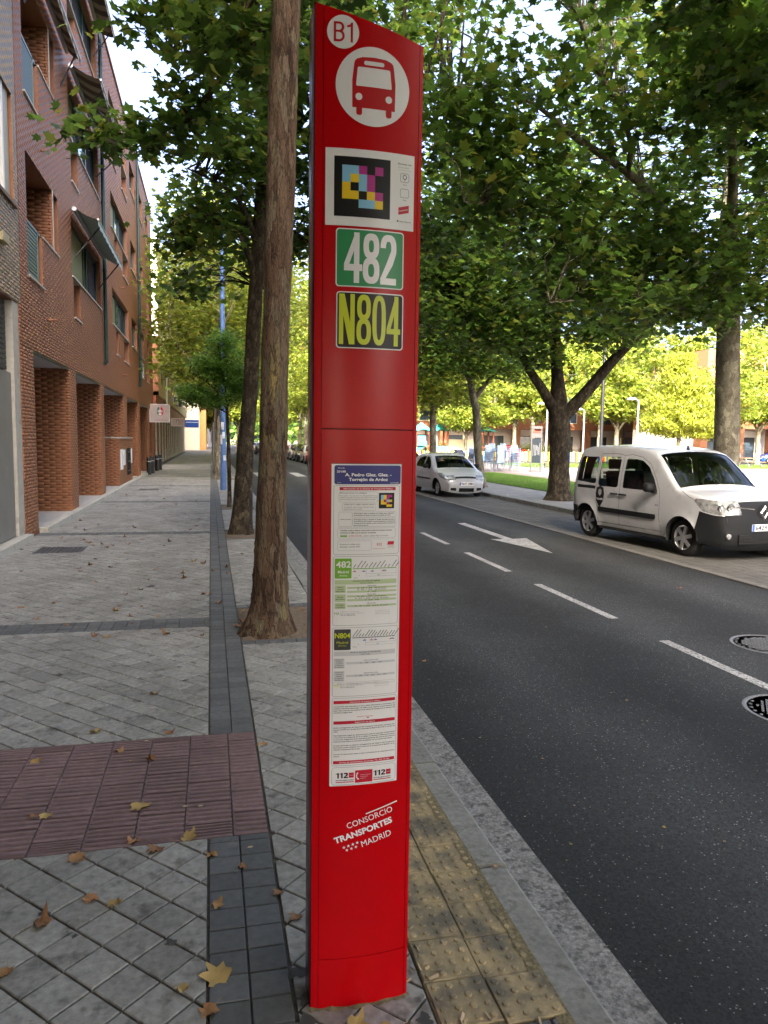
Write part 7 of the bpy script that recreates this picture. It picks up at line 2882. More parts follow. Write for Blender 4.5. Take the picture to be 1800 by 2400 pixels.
b.box((1.5, 25.75, 9.02), (2.2, 26.05, 9.16))
b.build('lamp_head', 'metal_grey', bp_)

# small pole and signs further on
sp = thing('sign_post', 'thin grey sign post beside the trunks behind the blue pole', 'sign', (0.12, 40.5, 0))
b = MB()
b.lathe([(0.05, 0), (0.05, 2.6)], 10, 'Z', (0.12, 40.5, 0))
b.build('post', 'metal_grey', sp, smooth=50)
b = MB()
b.box((0.0, 40.47, 1.5), (0.24, 40.50, 2.2))
b.build('plate', 'metal_grey', sp)


def hanging_sign(loc, w, h, label, big):
    x, y, z = loc
    s = thing('hanging_sign', label, 'sign', (x + w / 2, y, z))
    b = MB()
    b.box((x, y, z), (x + w, y + .16, z + h))
    b.build('board', 'metal_white', s)
    b = MB()
    b.box((x + .035, y - .006, z + .035), (x + w - .035, y - .001, z + h - .035))
    b.build('face', 'sign_pink', s)
    # masked wrestler's head emblem: green half, red half, white mouth
    cx, cz, k = x + w * .52, z + h * .62, h * .24
    def oval(a0, a1, n=14):
        return [(cx + .72 * k * math.sin(R(a0 + (a1 - a0) * i / n)), y - .010, cz + k * math.cos(R(a0 + (a1 - a0) * i / n)) - (0.12 * k if 100 < (a0 + (a1 - a0) * i / n) % 360 < 260 else 0)) for i in range(n + 1)]
    b = MB()
    b.poly(oval(0, 180)[::-1])
    e1 = b.build('emblem_half', 'decal_crimson', s)
    b = MB()
    b.poly(oval(180, 360)[::-1])
    b.build('emblem_half', 'sign_green', s)
    b = MB()
    b.poly([(cx + dx * k, y - .012, cz + dz * k) for dx, dz in ((-.08, 1.0), (.08, 1.0), (.06, .25), (.5, .18), (.55, -.25), (.2, -.3), (.35, -.85), (0, -1.05), (-.35, -.85), (-.2, -.3), (-.55, -.25), (-.5, .18), (-.06, .25))][::-1])
    b.build('emblem_mask', 'decal_white', s)
    b = MB()
    for sg in (-1, 1):
        b.poly([(cx + sg * .12 * k, y - .014, cz + .02 * k), (cx + sg * .42 * k, y - .014, cz + .10 * k), (cx + sg * .40 * k, y - .014, cz - .10 * k), (cx + sg * .16 * k, y - .014, cz - .12 * k)][::sg])
    b.poly([(cx + .2 * k, y - .014, cz - .52 * k), (cx - .2 * k, y - .014, cz - .52 * k), (cx, y - .014, cz - .26 * k)])
    b.build('emblem_eyes', 'decal_black', s)
    b = MB()
    r = random.Random(5)
    u = x + w * .22
    while u < x + w * .88 and big:
        q = r.uniform(.03, .07)
        b.box((u, y - .010, z + h * .10), (u + q, y - .0075, z + h * .135))
        u += q + .02
    if b.f:
        b.build('faded_print', 'sign_print', s)
    b = MB()
    b.bar((x, y + .08, z + h * .8), (x - .35, y + .08, z + h * .8), .04)
    b.bar((x, y + .08, z + h * .2), (x - .35, y + .08, z + h * .2), .04)
    b.build('bracket', 'metal_black', s)


mk('sign_pink', (0.52, 0.43, 0.41), 0.6, noise=(5, 0.12))
mk('sign_print', (0.42, 0.25, 0.25), 0.6)
mk('sign_green', (0.06, 0.20, 0.15), 0.5)
hanging_sign((-3.08, 40.3, 2.54), 1.02, 0.94, 'square pink hanging sign with a green and red wrestling mask over the pavement', True)
hanging_sign((-2.9, 58.0, 2.62), 0.95, 0.60, 'smaller pale hanging sign with a mask behind the square pink one', False)
bs = thing('shop_sign', 'flat blue shop sign at the far end of the pavement', 'sign', (-2.2, 96, 3.0))
b = MB()
b.box((-3.1, 96, 3.05), (-1.45, 96.2, 4.0))
b.build('board', 'decal_blue', bs)
b = MB()
b.box((-3.0, 95.985, 3.68), (-1.55, 95.995, 3.74))
b.build('stripe', 'decal_white', bs)
rs = thing('road_sign', 'round red no-entry sign on a white post at the street end', 'sign', (0.6, 96.5, 0))
b = MB()
b.lathe([(0.05, 0), (0.05, 3.3)], 8, 'Z', (0.6, 96.5, 0))
b.build('post', 'metal_white', rs)
b = MB()
b.lathe([(.45, 0), (.45, .03)], 24, 'Y', (0.6, 96.4, 3.0))
b.build('disc', 'fence_red', rs)
b = MB()
b.box((0.3, 96.39, 2.93), (0.9, 96.398, 3.07))
b.build('bar', 'decal_white', rs)
for x, lb in ((4.9, 'white post with red sign on the far right of the crossing'),):
    c = copy_tree(rs)
    c.location = (x, 98.5, 0)
    c['label'] = lb

# black litter bins in front of the pillars
BG = 'black tubular posts by the last pillars'
bo = thing('bollard', 'black tubular post at the foot of the brick pillars near the square sign', 'bollard', (-2.86, 36.6, 0), BG)
b = MB()
b.lathe([(0.11, 0.0), (0.11, 0.74), (0.118, 0.745), (0.118, 0.80), (0.10, 0.82)], 14, 'Z', (-2.86, 36.6, 0))
b.build('tube', 'metal_black', bo, smooth=50)
b = MB()
b.lathe([(0.112, 0.60), (0.112, 0.64)], 14, 'Z', (-2.86, 36.6, 0), cap=False)
b.build('band', 'metal_grey', bo)
bo['label'] = 'nearest of the four black tubular posts by the brick pillars'
for x, y, lb in ((-2.80, 37.9, 'second nearest of the four black tubular posts, touching the first in view'), (-2.78, 40.9, 'third black tubular post, left one of the farther pair'), (-2.72, 42.3, 'farthest of the four black tubular posts by the brick pillars')):
    c = copy_tree(bo)
    c.location = (x, y, 0)
    c['label'] = lb

# iron covers in the near pavement
mh = thing('manhole_cover', 'square dark iron cover in the grey pavement near the granite doorway', 'manhole cover', (-2.27, 12.15, 0))
b = MB()
b.box((-2.61, 11.85, -.02), (-1.93, 12.47, .004))
b.build('plate', 'iron', mh)
b = MB()
for k in range(9):
    for j in range(9):
        b.box((-2.56 + k * .068, 11.89 + j * .062, .003), (-2.53 + k * .068, 11.925 + j * .062, .008))
b.build('studs', 'iron', mh)['kind'] = 'stuff'
b = MB()
b.box((-2.22, 12.36, .0035), (-2.02, 12.41, .012))
b.build('grip', 'iron_worn', mh)
c = copy_tree(mh)
c.location = (-2.04, 26.1, 0)
c['label'] = 'second dark iron cover far up the pavement in front of the meter wall'


def round_cover(x, y, r, label, rot):
    t = thing('manhole_cover', label, 'manhole cover', (x, y, -.12))
    b = MB()
    b.lathe([(r, -.02), (r, .004), (r - .022, .006), (r - .03, .002), (r - .03, -.02)], 48, 'Z', (x, y, -.12), cap=False)
    b.build('ring', 'iron_worn', t, smooth=40)
    b = MB()
    b.lathe([(r - .034, -.02), (r - .034, .0), (.001, .0)], 48, 'Z', (x, y, -.12), cap=False)
    b.build('lid', 'iron', t)
    b = MB()
    c_, s_ = math.cos(rot), math.sin(rot)
    n = 13
    for i in range(-n, n + 1):
        for j in range(-n, n + 1):
            u, v = i * .05, j * .032
            d = math.hypot(u, v)
            if d < r * .72:
                L, W = .016, .009
                q = [(u - L, v - W), (u + L, v - W), (u + L, v + W), (u - L, v + W)]
                b.prism([(x + p[0] * c_ - p[1] * s_, y + p[0] * s_ + p[1] * c_, -.1205) for p in q], (0, 0, .006))
    b.build('raised_bars', 'iron_worn', t)['kind'] = 'stuff'
    b = MB()
    for k in range(26):
        a = 2 * math.pi * k / 26
        if 4 < k < 9:
            continue
        b.lathe([(.013, 0), (.013, .005)], 6, 'Z', (x + (r * .84) * math.cos(a), y + (r * .84) * math.sin(a), -.1205))
    b.build('raised_letters', 'iron_worn', t)['kind'] = 'stuff'


round_cover(5.15, 5.83, .36, 'round iron cover in the road, the upper one at the right edge', .35)
round_cover(4.04, 4.28, .36, 'round iron cover in the road, the lower one cut by the right edge', .9)

# ------------------------------------------------------------------ plaza furniture
def lamp(x, y, h, label, m='lamp_paint', head=1, rise=.0):
    t = thing('park_lamp', label, 'street lamp', (x, y, 0), 'lamp posts of the plaza')
    b = MB()
    b.lathe([(.10, 0), (.10, .5), (.07, .55), (.05, h)], 10, 'Z', (x, y, 0))
    b.build('post', m, t, smooth=50)
    b = MB()
    hx = x - .45 * head
    rings = []
    b.lathe([(.02, .16), (.20, .13), (.30, .03), (.30, 0), (.05, -.02)], 14, 'Z', (hx, y, h))
    b.build('lamp_head', m, t, smooth=40)
    b = MB()
    b.tube([(x, y, h - .05), (x - .2 * head, y, h + .1), (hx, y, h + .1)], .03, 6)
    b.build('arm', m, t)


lamp(24.6, 39.5, 4.35, 'white park lamp with round head left of the conifer')
lamp(27.8, 52, 4.3, 'white park lamp post just left of the dark pole', head=1)
lamp(22.6, 47.5, 4.4, 'white park lamp rising above the stacked chairs beside the forked tree')
dk = thing('pole', 'tall dark plain pole behind the van roof', 'pole', (18.87, 33.5, 0))
b = MB()
b.lathe([(.085, 0), (.075, 7.5)], 10, 'Z', (18.87, 33.5, 0))
b.build('shaft', 'metal_black', dk, smooth=50)

bd = thing('notice_board', 'tall grey framed notice board scrawled with white chalk on the plaza', 'notice board', (19.1, 41.5, 0))
b = MB()
for x in (18.78, 19.42):
    b.box((x - .035, 41.47, 0), (x + .035, 41.53, 2.72))
b.box((18.74, 41.46, 2.60), (19.46, 41.54, 2.76))
b.build('frame', 'board_upper', bd)
b = MB()
b.box((18.82, 41.48, .55), (19.38, 41.52, 2.02))
b.build('panel', 'board_slate', bd)
b = MB()
b.box((18.82, 41.48, 2.06), (19.38, 41.52, 2.34))
b.build('upper_panel', 'board_upper', bd)
b = MB()
b.box((18.82, 41.475, 2.36), (19.38, 41.525, 2.46))
b.build('red_strip', 'fence_red', bd)
b = MB()
for pts in ([(18.90, 1.65), (18.88, .98), (19.0, 1.0), (18.98, 1.62)], [(19.06, 1.0), (19.06, 1.62), (19.13, 1.60), (19.10, 1.3)], [(19.17, 1.58), (19.16, 1.05), (19.24, 1.08), (19.23, 1.5)], [(19.28, 1.0), (19.30, 1.6), (19.34, 1.75)]):
    b.tube([(x, 41.473, z) for x, z in pts], .009, 4)
b.build('chalk_scrawl', 'lamp_paint', bd)

# aluminium cafe chairs, stacked
def chair_mesh():
    b = MB()
    for sx in (-.23, .23):
        b.tube([(sx, -.24, 0), (sx, -.22, .42), (sx * .95, -.20, .64), (sx * .95, .12, .66), (sx * .9, .25, .62), (sx, .27, 0)], .017, 5, cap=False)
        b.tube([(sx * .9, .20, .42), (sx * .85, .28, .82)], .015, 5, cap=False)
    b.box((-.22, -.22, .415), (.22, .20, .435))
    for k in range(4):
        b.box((-.21, .225 + .012 * k, .52 + k * .085), (.21, .245 + .012 * k, .58 + k * .085))
    return b.mesh('stacked_chair', 'aluminium')


cm = chair_mesh()
CG = 'aluminium chairs stacked on the plaza'
SN = ('leftmost stack', 'stack left of the slender trunk', 'tall stack right of the slender trunk', 'front middle stack', 'back stack beside the tall one', 'stack nearest the notice board')
ON = ('lowest', 'second', 'third', 'fourth', 'fifth', 'sixth', 'seventh', 'eighth', 'ninth')
for si, (x, y, n, rz) in enumerate(((15.45, 42.4, 7, .4), (16.5, 42.6, 8, -.2), (17.15, 43.6, 9, .1), (17.25, 42.6, 8, 2.9), (17.95, 43.7, 9, .2), (18.05, 42.2, 8, -.1))):
    for k in range(n):
        o = bpy.data.objects.new('stacked_chair', cm)
        COL.objects.link(o)
        o.location = (x + .015 * k * math.sin(rz), y - .015 * k * math.cos(rz), k * .105)
        o.rotation_euler = (0, 0, rz)
        tag(o, 'aluminium chair, %s from the ground in the %s' % (ON[k] if k else 'first', SN[si]), 'chair', CG)

# coloured slat fence of the playground
fe = thing('playground_fence', 'low fence of red, yellow, blue and white upright slats round the playground', 'fence', (30, 64, 0))
b = MB()
FA, FB = Vector((17.0, 66.0, 0)), Vector((37.0, 63.5, 0))
d_ = (FB - FA)
for z in (.28, .72):
    b.bar(FA + Vector((0, .06, z)), FB + Vector((0, .06, z)), .06)
b.build('rail', 'wood', fe)
cols = ['fence_red', 'fence_yellow', 'fence_blue', 'fence_yellow', 'metal_white', 'fence_red']
sm_ = {}
n = 110
for k in range(n):
    m = cols[(k * 7 + k // 5) % 6]
    if m not in sm_:
        q = MB()
        q.prism([(-.07, 0, .05), (.07, 0, .05), (.07, 0, .88), (0, 0, .93), (-.07, 0, .88)], (0, .022, 0))
        sm_[m] = q.mesh('slat', m)
    o = bpy.data.objects.new('slat', sm_[m])
    COL.objects.link(o)
    o.parent = fe
    o.location = FA + d_ * ((k + .5) / n) - fe.location

pg = thing('playground_tower', 'wooden playground towers with teal roofs, a bridge and a teal slide', 'playground', (22.5, 72, 0))
def tower(cx, cy):
    for sx in (-.7, .7):
        for sy in (-.7, .7):
            b = MB()
            b.box((cx + sx - .08, cy + sy - .08, 0), (cx + sx + .08, cy + sy + .08, 2.9))
            b.build('post', 'play_brown', pg)
    b = MB()
    b.box((cx - .8, cy - .8, 1.15), (cx + .8, cy + .8, 1.27))
    b.build('deck', 'play_brown', pg)
    b = MB()
    ap = b.pt((cx, cy, 3.65))
    q = [b.pt((cx + x, cy + y, z)) for x, y, z in ((-1, -1, 2.75), (0, -.9, 2.95), (1, -1, 2.75), (.9, 0, 2.95), (1, 1, 2.75), (0, .9, 2.95), (-1, 1, 2.75), (-.9, 0, 2.95))]
    for k in range(8):
        b.face((q[k], q[(k + 1) % 8], ap))
    b.build('roof', 'play_teal', pg)
tower(20.6, 72)
tower(22.6, 72.3)
tower(27.6, 72.6)
b = MB()
b.prism([(18.9, 71.2, .25), (19.2, 71.2, .25), (21.0, 71.2, 1.35), (21.0, 71.2, 1.75), (20.6, 71.2, 1.65)], (0, .7, 0))
b.build('slide', 'play_teal', pg)
b = MB()
b.box((23.4, 71.9, .9), (26.8, 72.0, 2.0))
b.build('bridge_panel', 'play_tan', pg)
b = MB()
b.box((20.0, 71.0, 1.3), (20.8, 71.1, 2.3))
b.build('panel', 'play_teal', pg)
b = MB()
b.box((22.0, 71.3, .3), (23.2, 71.4, 1.3))
b.build('panel', 'play_teal', pg)
sw = thing('swing_frame', 'grey metal swing frame left of the playground towers', 'swing', (16.9, 72, 0))
b = MB()
for x in (15.6, 18.4):
    b.bar((x - .4, 72.6, 0), (x, 72, 2.3), .07)
    b.bar((x + .4, 71.4, 0), (x, 72, 2.3), .07)
b.bar((15.6, 72, 2.3), (18.4, 72, 2.3), .07)
b.build('frame', 'metal_grey', sw)
b = MB()
for x in (16.4, 17.5):
    b.bar((x - .2, 72, 2.3), (x - .2, 72, .55), .02)
    b.bar((x + .2, 72, 2.3), (x + .2, 72, .55), .02)
    b.box((x - .25, 71.9, .5), (x + .25, 72.1, .55))
b.build('seat', 'metal_black', sw)


def picnic(x, y, label):
    t = thing('picnic_table', label, 'table', (x, y, 0), 'picnic tables on the plaza')
    b = MB()
    b.box((x - .85, y - .35, .72), (x + .85, y + .35, .77))
    b.build('table_top', 'wood', t)
    for s in (-1, 1):
        b = MB()
        b.box((x - .85, y + s * .72 - .13, .43), (x + .85, y + s * .72 + .13, .47))
        b.build('bench', 'wood', t)
    for s in (-.6, .6):
        b = MB()
        b.bar((x + s, y - .75, 0), (x + s, y - .1, .75), .06)
        b.bar((x + s, y + .75, 0), (x + s, y + .1, .75), .06)
        b.bar((x + s, y - .75, .42), (x + s, y + .75, .42), .05)
        b.build('leg', 'metal_grey', t)


picnic(19.3, 46.5, 'dark picnic table with benches just behind the chalk board')
picnic(22.4, 46.8, 'dark picnic table between the chalk board and the forked tree trunk')
picnic(43.6, 53.0, 'picnic table in front of the white parked car right of the van')
cv = tag(MB().box((14.05, 41.7, 0), (14.75, 42.4, 1.25)).build('covered_stack', 'cloth_dark'), 'black covered furniture stack behind the white hatchback bonnet', 'cover')
bm = bmesh.new()
bm.from_mesh(cv.data)
bmesh.ops.bevel(bm, geom=bm.edges[:], offset=.14, segments=2, affect='EDGES')
bmesh.ops.subdivide_edges(bm, edges=bm.edges[:], cuts=1)
for v in bm.verts:
    v.co += Vector((rnd.gauss(0, .03), rnd.gauss(0, .03), rnd.gauss(0, .03) if v.co.z > .1 else 0))
bm.to_mesh(cv.data)
bm.free()
hd_ = thing('hedge', 'low pale hedge behind the playground bridge', 'hedge', (27, 78, 0))
rng_ = np.random.default_rng(8)
C_ = rng_.uniform(0, 1, (420, 3)) * np.array([26, 1.4, 1.5]) + np.array([14, 78, .1])
V_, F_ = leaves(rng_, C_, np.zeros_like(C_), 10, .25, .22, leaf_template('far'))
link('foliage', np_mesh('foliage', V_, F_, 'leaf_sunlit'), hd_)

# seated person beyond the van, seen through its side window
def skin_figure(name, verts, edges, radii, m, parent, sub=2):
    me = bpy.data.meshes.new(name)
    me.from_pydata(verts, edges, [])
    o = bpy.data.objects.new(name, me)
    COL.objects.link(o)
    sk = o.modifiers.new('skin', 'SKIN')
    for v, r in zip(me.skin_vertices[0].data, radii):
        v.radius = (r, r) if not isinstance(r, tuple) else r
    me.skin_vertices[0].data[0].use_root = True
    ss = o.modifiers.new('sub', 'SUBSURF')
    ss.levels = ss.render_levels = sub
    dg = bpy.context.evaluated_depsgraph_get()
    m2 = bpy.data.meshes.new_from_object(o.evaluated_get(dg))
    bpy.data.objects.remove(o)
    m2.materials.clear()
    m2.materials.append(MT[m])
    m2.polygons.foreach_set('use_smooth', [True] * len(m2.polygons))
    x = bpy.data.objects.new(name, m2)
    COL.objects.link(x)
    x.parent = parent
    return x


PX_, PY_ = 13.05, 21.4
ben = thing('park_bench', 'wooden slatted bench on the lawn edge beyond the white van', 'bench', (PX_, PY_, 0), None, R(-38))
def bl(name, f, m, par=ben):
    q = MB()
    f(q)
    return q.build(name, m, par, world=False)
for k in range(3):
    bl('seat_slat', lambda q: q.box((-.8, -.2 + k * .14, .42), (.8, -.08 + k * .14, .45)), 'wood')
for k in range(3):
    bl('back_slat', lambda q: q.box((-.8, .26 + k * .02, .52 + k * .12), (.8, .29 + k * .02, .61 + k * .12)), 'wood')
for s in (-.65, .65):
    bl('leg', lambda q: q.bar((s, -.18, 0), (s, -.18, .42), .05) and q.bar((s, .22, 0), (s, .32, .86), .05) and q.bar((s, -.2, .41), (s, .24, .41), .05), 'metal_black')
pe = thing('person', 'person in white top with fair hair, seated on the bench beyond the van', 'person', (PX_, PY_, 0), None, R(142))
bv = [(0, 0, .56), (0, 0, .72), (0, -.02, .92), (0, -.02, 1.06), (0, .0, 1.12), (0, .02, 1.22), (-.09, .02, .54), (-.11, .42, .53), (-.11, .46, .08), (-.11, .56, .05), (.09, .02, .54), (.11, .42, .53), (.11, .46, .08), (.11, .56, .05),
      (-.19, -.01, 1.02), (-.25, .08, .78), (-.12, .30, .66), (.19, -.01, 1.02), (.25, .08, .78), (.12, .30, .66)]
be = [(0, 1), (1, 2), (2, 3), (3, 4), (4, 5), (0, 6), (6, 7), (7, 8), (8, 9), (0, 10), (10, 11), (11, 12), (12, 13), (2, 14), (14, 15), (15, 16), (2, 17), (17, 18), (18, 19)]
br = [(.155, .12), (.135, .10), (.16, .105), (.075, .07), (.052, .055), (.05, .05), .085, .068, .048, .04, .085, .068, .048, .04, .06, .046, .036, .06, .046, .036]
skin_figure('body', bv, be, br, 'skin', pe)
tv = [(0, 0, .60), (0, 0, .74), (0, -.02, .93), (0, -.02, 1.045), (-.19, -.01, 1.015), (-.245, .05, .86), (.19, -.01, 1.015), (.245, .05, .86)]
skin_figure('shirt', tv, [(0, 1), (1, 2), (2, 3), (2, 4), (4, 5), (2, 6), (6, 7)], [(.172, .137), (.152, .117), (.175, .122), (.085, .08), .074, .062, .074, .062], 'cloth_white', pe)
skin_figure('trousers', [(0, 0, .56), (-.09, .02, .54), (-.11, .42, .53), (-.11, .455, .14), (.09, .02, .54), (.11, .42, .53), (.11, .455, .14)], [(0, 1), (1, 2), (2, 3), (0, 4), (4, 5), (5, 6)], [(.172, .137), .098, .08, .062, .098, .08, .062], 'cloth_dark', pe)
q = MB()
rings = []
for k in range(9):
    t = math.pi * k / 8
    z, r = 1.285 + .125 * math.cos(t), math.sin(t)
    rings.append([q.pt((.076 * max(r, .05) * math.cos(a), .02 + .096 * max(r, .05) * math.sin(a) + (.008 if math.sin(a) > .8 and 3 < k < 6 else 0), z)) for a in [2 * math.pi * j / 14 for j in range(14)]])
for A, B in zip(rings[:-1], rings[1:]):
    for j in range(14):
        q.face((A[j], B[j], B[(j + 1) % 14], A[(j + 1) % 14]))
q.build('head', 'skin', pe, smooth='all', world=False)
q = MB()
rings = []
for k in range(7):
    t = math.pi * .68 * k / 6
    z, r = 1.29 + .14 * math.cos(t), math.sin(t)
    rings.append([q.pt((.088 * max(r, .05) * math.cos(a), .0 + .104 * max(r, .05) * (math.sin(a) if math.sin(a) < .35 or k < 3 else .35), z - (.05 if math.sin(a) < 0 and k > 4 else 0))) for a in [2 * math.pi * j / 14 for j in range(14)]])
for A, B in zip(rings[:-1], rings[1:]):
    for j in range(14):
        q.face((A[j], B[j], B[(j + 1) % 14], A[(j + 1) % 14]))
q.build('hair', 'hair', pe, smooth='all', world=False)

# ------------------------------------------------------------------ fallen leaves
def fallen_mesh(seed, curl, m):
    r = random.Random(seed)
    b = MB()
    spec = [(90, .52), (78, .40), (64, .29), (50, .39), (36, .50), (20, .37), (6, .29), (-12, .42), (-30, .38), (-60, .30), (-90, .27), (-120, .30), (-150, .38), (-168, .42), (174, .29), (160, .37), (144, .50), (130, .39), (116, .29), (102, .40)]
    out = []
    def hgt(x, y):
        return .012 + curl * (0.55 * x * x + 0.75 * max(0, y - .4) ** 2 + .16 * math.sin(6 * x + seed) * math.sin(5 * y + seed))
    pts = []
    for a, rr in spec:
        rr *= r.uniform(.80, 1.15)
        pts.append((rr * math.cos(R(a)), .42 + rr * math.sin(R(a))))
    c0 = b.pt((0, .42, hgt(0, .42)))
    mid = [b.pt((x * .5, .42 + (y - .42) * .5, hgt(x * .5, .42 + (y - .42) * .5))) for x, y in pts]
    o_ = [b.pt((x, y, hgt(x, y) + r.uniform(-.05, .09) * curl)) for x, y in pts]
    n = len(pts)
    for k in range(n):
        b.face((c0, mid[(k + 1) % n], mid[k])[::-1])
        b.face((mid[k], o_[k], o_[(k + 1) % n], mid[(k + 1) % n]))
    b.tube([(0, .12, .014), (.02, -.10, .03), (.05, -.32, .012)], .010, 4)
    for i, v in enumerate(b.v):
        b.v[i] = (v[0], v[1] - .3, max(.004, v[2]))
    return b.mesh('fallen_leaf', m, smooth='all')


lm = [fallen_mesh(k, c, m) for k, (c, m) in enumerate(((.45, 'dry_leaf_yellow'), (.9, 'dry_leaf'), (1.3, 'dry_leaf'), (1.0, 'dry_leaf_brown'), (1.6, 'dry_leaf_brown'), (.5, 'dry_leaf'), (.9, 'dry_leaf_yellow')))]
FL = 'dry fallen plane leaves on the near pavement'


def fallen(x, y, s, k, label, z=0.0, group=FL):
    s *= 0.87
    o = bpy.data.objects.new('fallen_leaf', lm[k])
    COL.objects.link(o)
    o.location = (x, y, z + .002)
    o.scale = (s, s, s)
    o.rotation_euler = (rnd.gauss(0, .06), rnd.gauss(0, .06), rnd.uniform(0, 6.28))
    return tag(o, label, 'leaf', group)


big = [(.02, 2.30, .135, 0, 'largest yellow fallen leaf, on the dark paver strip left of the totem foot'), (-.11, 2.29, .075, 6, 'folded yellow leaf just left of the dark paver strip at the bottom'), (-.01, 2.18, .09, 1, 'brown leaf at the edge of the dark paver strip, nearest the bottom of the picture'),
       (-.76, 3.54, .085, 0, 'pale green-yellow leaf at the left of the red grooved tiles'), (-.34, 3.55, .14, 0, 'broad olive leaf lying in the middle of the red grooved tiles'), (-.32, 4.07, .085, 4, 'dark curled brown leaf high on the red grooved tiles'), (-.52, 4.21, .085, 1, 'brown leaf on the upper middle of the red grooved tiles'),
       (-.81, 3.54, .07, 3, 'rusty leaf touching the pale one on the red tiles'), (-.94, 4.17, .09, 1, 'tan leaf at the left of the red grooved strip'), (-.69, 4.53, .12, 6, 'pair of tan leaves just beyond the red strip'), (-.26, 4.44, .09, 1, 'tan leaf just beyond the red strip towards its right end'),
       (-.34, 3.21, .085, 1, 'orange leaf on the lower edge of the red strip'), (-.11, 3.19, .11, 6, 'yellowish flattened leaf below the red strip beside the dark pavers'), (-.57, 3.14, .11, 5, 'pale brown star-shaped leaf below the red strip'), (-.24, 3.14, .11, 3, 'brown leaf pressed flat below the red strip, right of the star-shaped one'),
       (0.0, 3.05, .075, 1, 'small leaf where the dark pavers begin below the red strip'), (.12, 2.93, .06, 3, 'small rusty leaf lying in the dark paver strip'), (.28, 4.16, .09, 5, 'brown leaf at the right end of the red strip'), (-.45, 2.84, .085, 1, 'orange leaf alone on the pale diagonal tiles'), (-.38, 2.78, .085, 6, 'tan leaf right of the orange one on the pale diagonal tiles'),
       (0.0, 2.70, .075, 1, 'upright curled leaf on the left edge of the dark pavers'), (.24, 2.73, .07, 3, 'small brown leaf between dark pavers and totem'), (.29, 2.57, .075, 3, 'reddish brown leaf close to the left side of the totem'), (-.62, 2.71, .10, 4, 'dark brown leaf at left on the pale tiles'), (-.67, 2.49, .085, 2, 'golden curled leaf cut by the left edge of the picture'),
       (-.93, 7.75, .10, 2, 'large rolled golden leaf on the dark cross band'), (-.40, 5.15, .10, 6, 'green-yellow leaf alone in the middle of the grey tiles before the tree')]
for x, y, s, k, lb in big:
    fallen(x, y, s, k, lb)
yl = [(.405, 1.985, .115, 6, 'yellow-green leaf lying directly at the foot of the totem'), (.505, 1.97, .125, 0, 'large yellow-green leaf at the foot of the totem, right of the other')]
for x, y, s, k, lb in yl:
    fallen(x, y, s, k, lb, z=.004)
mids = [(-2.63, 16.32), (-1.83, 17.22), (-1.20, 15.11), (-1.44, 14.88), (-2.21, 15.61), (-2.29, 14.65), (-2.56, 15.13), (-2.62, 14.39), (-2.54, 13.56), (-1.81, 13.50), (-1.18, 13.20), (-2.00, 13.91), (-2.03, 13.04), (-1.86, 12.54), (-1.62, 12.34), (-1.31, 12.60), (-0.76, 12.40), (-0.67, 12.89), (-1.25, 11.71), (-1.62, 11.16), (-1.60, 10.63), (-1.33, 11.26), (-1.70, 10.37), (-1.65, 10.13), (-1.34, 10.41), (-2.40, 10.23), (-0.74, 10.15), (-0.26, 10.72), (-0.12, 10.54), (0.21, 10.21), (0.03, 9.91), (0.22, 9.72), (-1.36, 9.35), (-0.76, 9.41), (-0.81, 8.82), (-1.61, 8.22), (-0.93, 8.55), (-0.93, 7.96), (-0.78, 7.47), (-0.74, 7.20), (-0.51, 7.44), (-0.71, 7.91), (-0.10, 8.43), (-0.01, 8.46), (0.07, 7.95), (-1.00, 6.77), (-0.91, 6.72), (-0.40, 6.72), (-0.09, 6.64), (-0.28, 15.14), (-0.40, 14.49), (-0.25, 16.43), (0.11, 12.09), (0.46, 11.34), (-2.86, 12.26), (-0.07, 11.84), (-0.38, 9.78), (-0.32, 9.47), (-1.88, 8.06), (-1.65, 7.53), (-1.32, 7.21), (-1.95, 12.9), (-1.75, 12.7), (-1.55, 12.5), (-1.5, 13.6), (-2.1, 13.3), (-1.0, 16.8), (-.6, 17.6), (-1.9, 18.8), (-.9, 20.1), (-2.3, 19.5), (-1.3, 22.0), (-.4, 21.2), (-2.5, 23.5), (-1.7, 25.2)]
for i, (x, y) in enumerate(mids):
    fallen(x, y, rnd.choice((.06, .075, .09, .11)), rnd.choice((1, 2, 3, 3, 4, 4, 5)), 'small dry brown leaf scattered on the grey pavement beyond the dark cross band')
PT = 'leaves caught in the earth pit of the nearest tree'
for x, y, s, k in ((.25, 6.9, .12, 5), (.30, 7.05, .12, 1), (.28, 6.75, .12, 2), (.34, 6.62, .10, 6), (.86, 6.6, .07, 3), (.92, 7.0, .07, 4), (.9, 7.4, .07, 3), (.55, 6.45, .06, 1), (.30, 7.5, .08, 1)):
    fallen(x, y, s, k, 'dry leaf caught in the earth pit at the foot of the nearest trunk', z=.012, group=PT)
RL = 'small leaf scraps on the roadway'
for x, y, s in ((5.95, 8.4, .10), (2.15, 3.05, .028), (2.95, 4.7, .03), (1.75, 5.9, .06), (1.9, 3.9, .025), (3.3, 6.8, .03), (1.62, 3.0, .02), (2.25, 2.4, .03), (1.14, 2.72, .03)):
    fallen(x, y, s, rnd.choice((0, 6, 5)), 'tiny pale leaf scrap lying on the dark asphalt' if x > 1.3 else 'tiny orange leaf on the near kerb stone', z=-.115 if x > 1.3 else 0, group=RL if x > 1.3 else None)
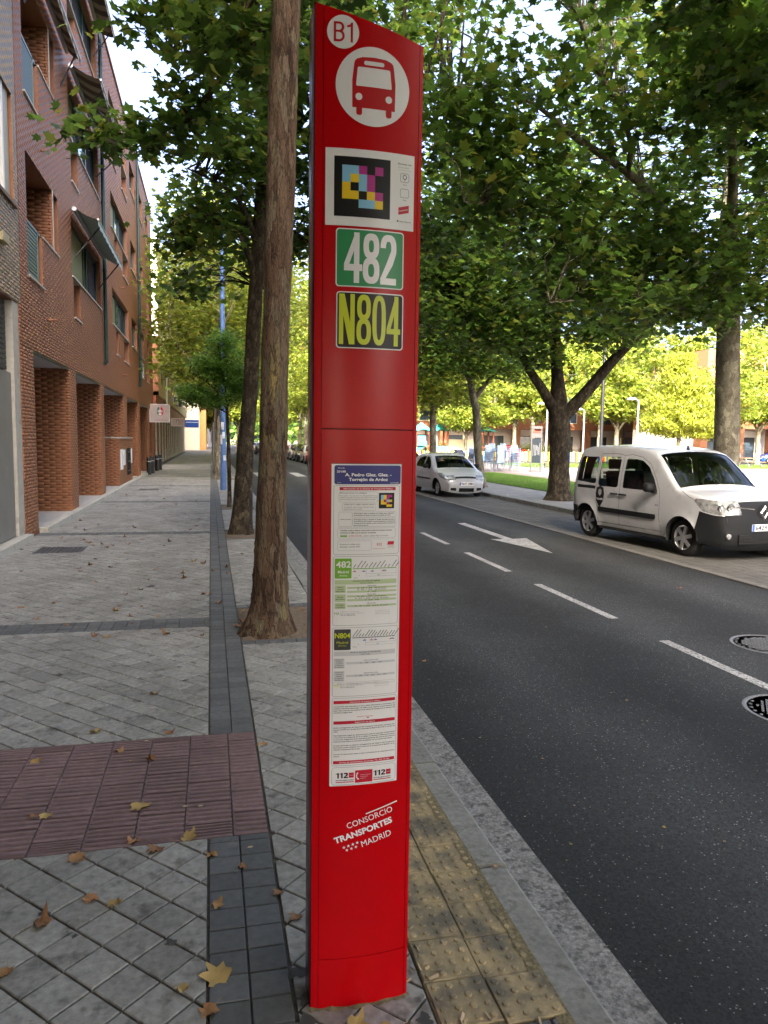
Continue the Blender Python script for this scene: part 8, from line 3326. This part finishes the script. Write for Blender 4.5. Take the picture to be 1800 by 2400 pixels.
# dark stains on the paving round the totem foot
for k, (x, y, r_) in enumerate(((.262, 2.28, .030), (.275, 2.16, .026), (.265, 2.05, .034), (.245, 2.00, .020), (-.62, 2.78, .012), (-.48, 2.62, .010), (-.15, 2.52, .018), (.62, 2.00, .022), (-.95, 3.0, .016), (-.2, 5.4, .02), (-1.1, 5.7, .025), (-.7, 9.0, .05), (.08, 2.05, .022))):
    b = MB()
    ph = rnd.uniform(0, 6)
    b.poly([(x + r_ * (1 + .35 * math.sin(3 * a + ph) + .2 * math.sin(7 * a)) * math.cos(a), y + r_ * (1 + .35 * math.sin(2 * a + ph) + .2 * math.sin(5 * a)) * math.sin(a), .0032) for a in [2 * math.pi * j / 26 for j in range(26)]])
    b.build('stain', 'stain', pave)
# scraps of bark and twigs on the yellow tiles, crumbs on the road
r3_ = random.Random(12)
b = MB()
for x, y, n in ((.66, 2.18, 12), (.80, 1.90, 8), (.74, 1.98, 5), (.90, 1.93, 4), (.62, 2.35, 6), (.70, 2.9, 4)):
    for k in range(n):
        cx, cy = x + r3_.gauss(0, .035), y + r3_.gauss(0, .035)
        a, L, w = r3_.uniform(0, 3.14), r3_.uniform(.005, .018), r3_.uniform(.0012, .0045)
        p = Vector((math.cos(a) * L, math.sin(a) * L, 0))
        q = Vector((-math.sin(a) * w, math.cos(a) * w, 0))
        c = Vector((cx, cy, .006))
        b.poly([c - p - q, c + p - q, c + p * 1.1 + q + Vector((0, 0, .006)), c - p + q + Vector((0, 0, .004))])
tag(b.build('bark_litter', 'bark_chip'), 'scraps of tan bark and twigs on the yellow studded tiles', 'litter', kind='stuff')
b = MB()
for k in range(300):
    x, y = r3_.uniform(1.5, 6.9), r3_.uniform(2.0, 12)
    s = r3_.uniform(.002, .006)
    a = r3_.uniform(0, 3)
    b.poly([(x + s * math.cos(a + j * 1.57) * (1.6 if j % 2 else 1), y + s * math.sin(a + j * 1.57), -.1185) for j in range(4)])
for k in range(260):
    x, y = r3_.uniform(-2.9, 1.0), r3_.uniform(2.0, 16)
    s = r3_.uniform(.003, .010)
    a = r3_.uniform(0, 3)
    b.poly([(x + s * math.cos(a + j * 1.57) * (1.8 if j % 2 else 1), y + s * math.sin(a + j * 1.57), .0035) for j in range(4)])
tag(b.build('litter_specks', 'bark_chip'), 'pale specks of plant litter on road and pavement', 'litter', kind='stuff')
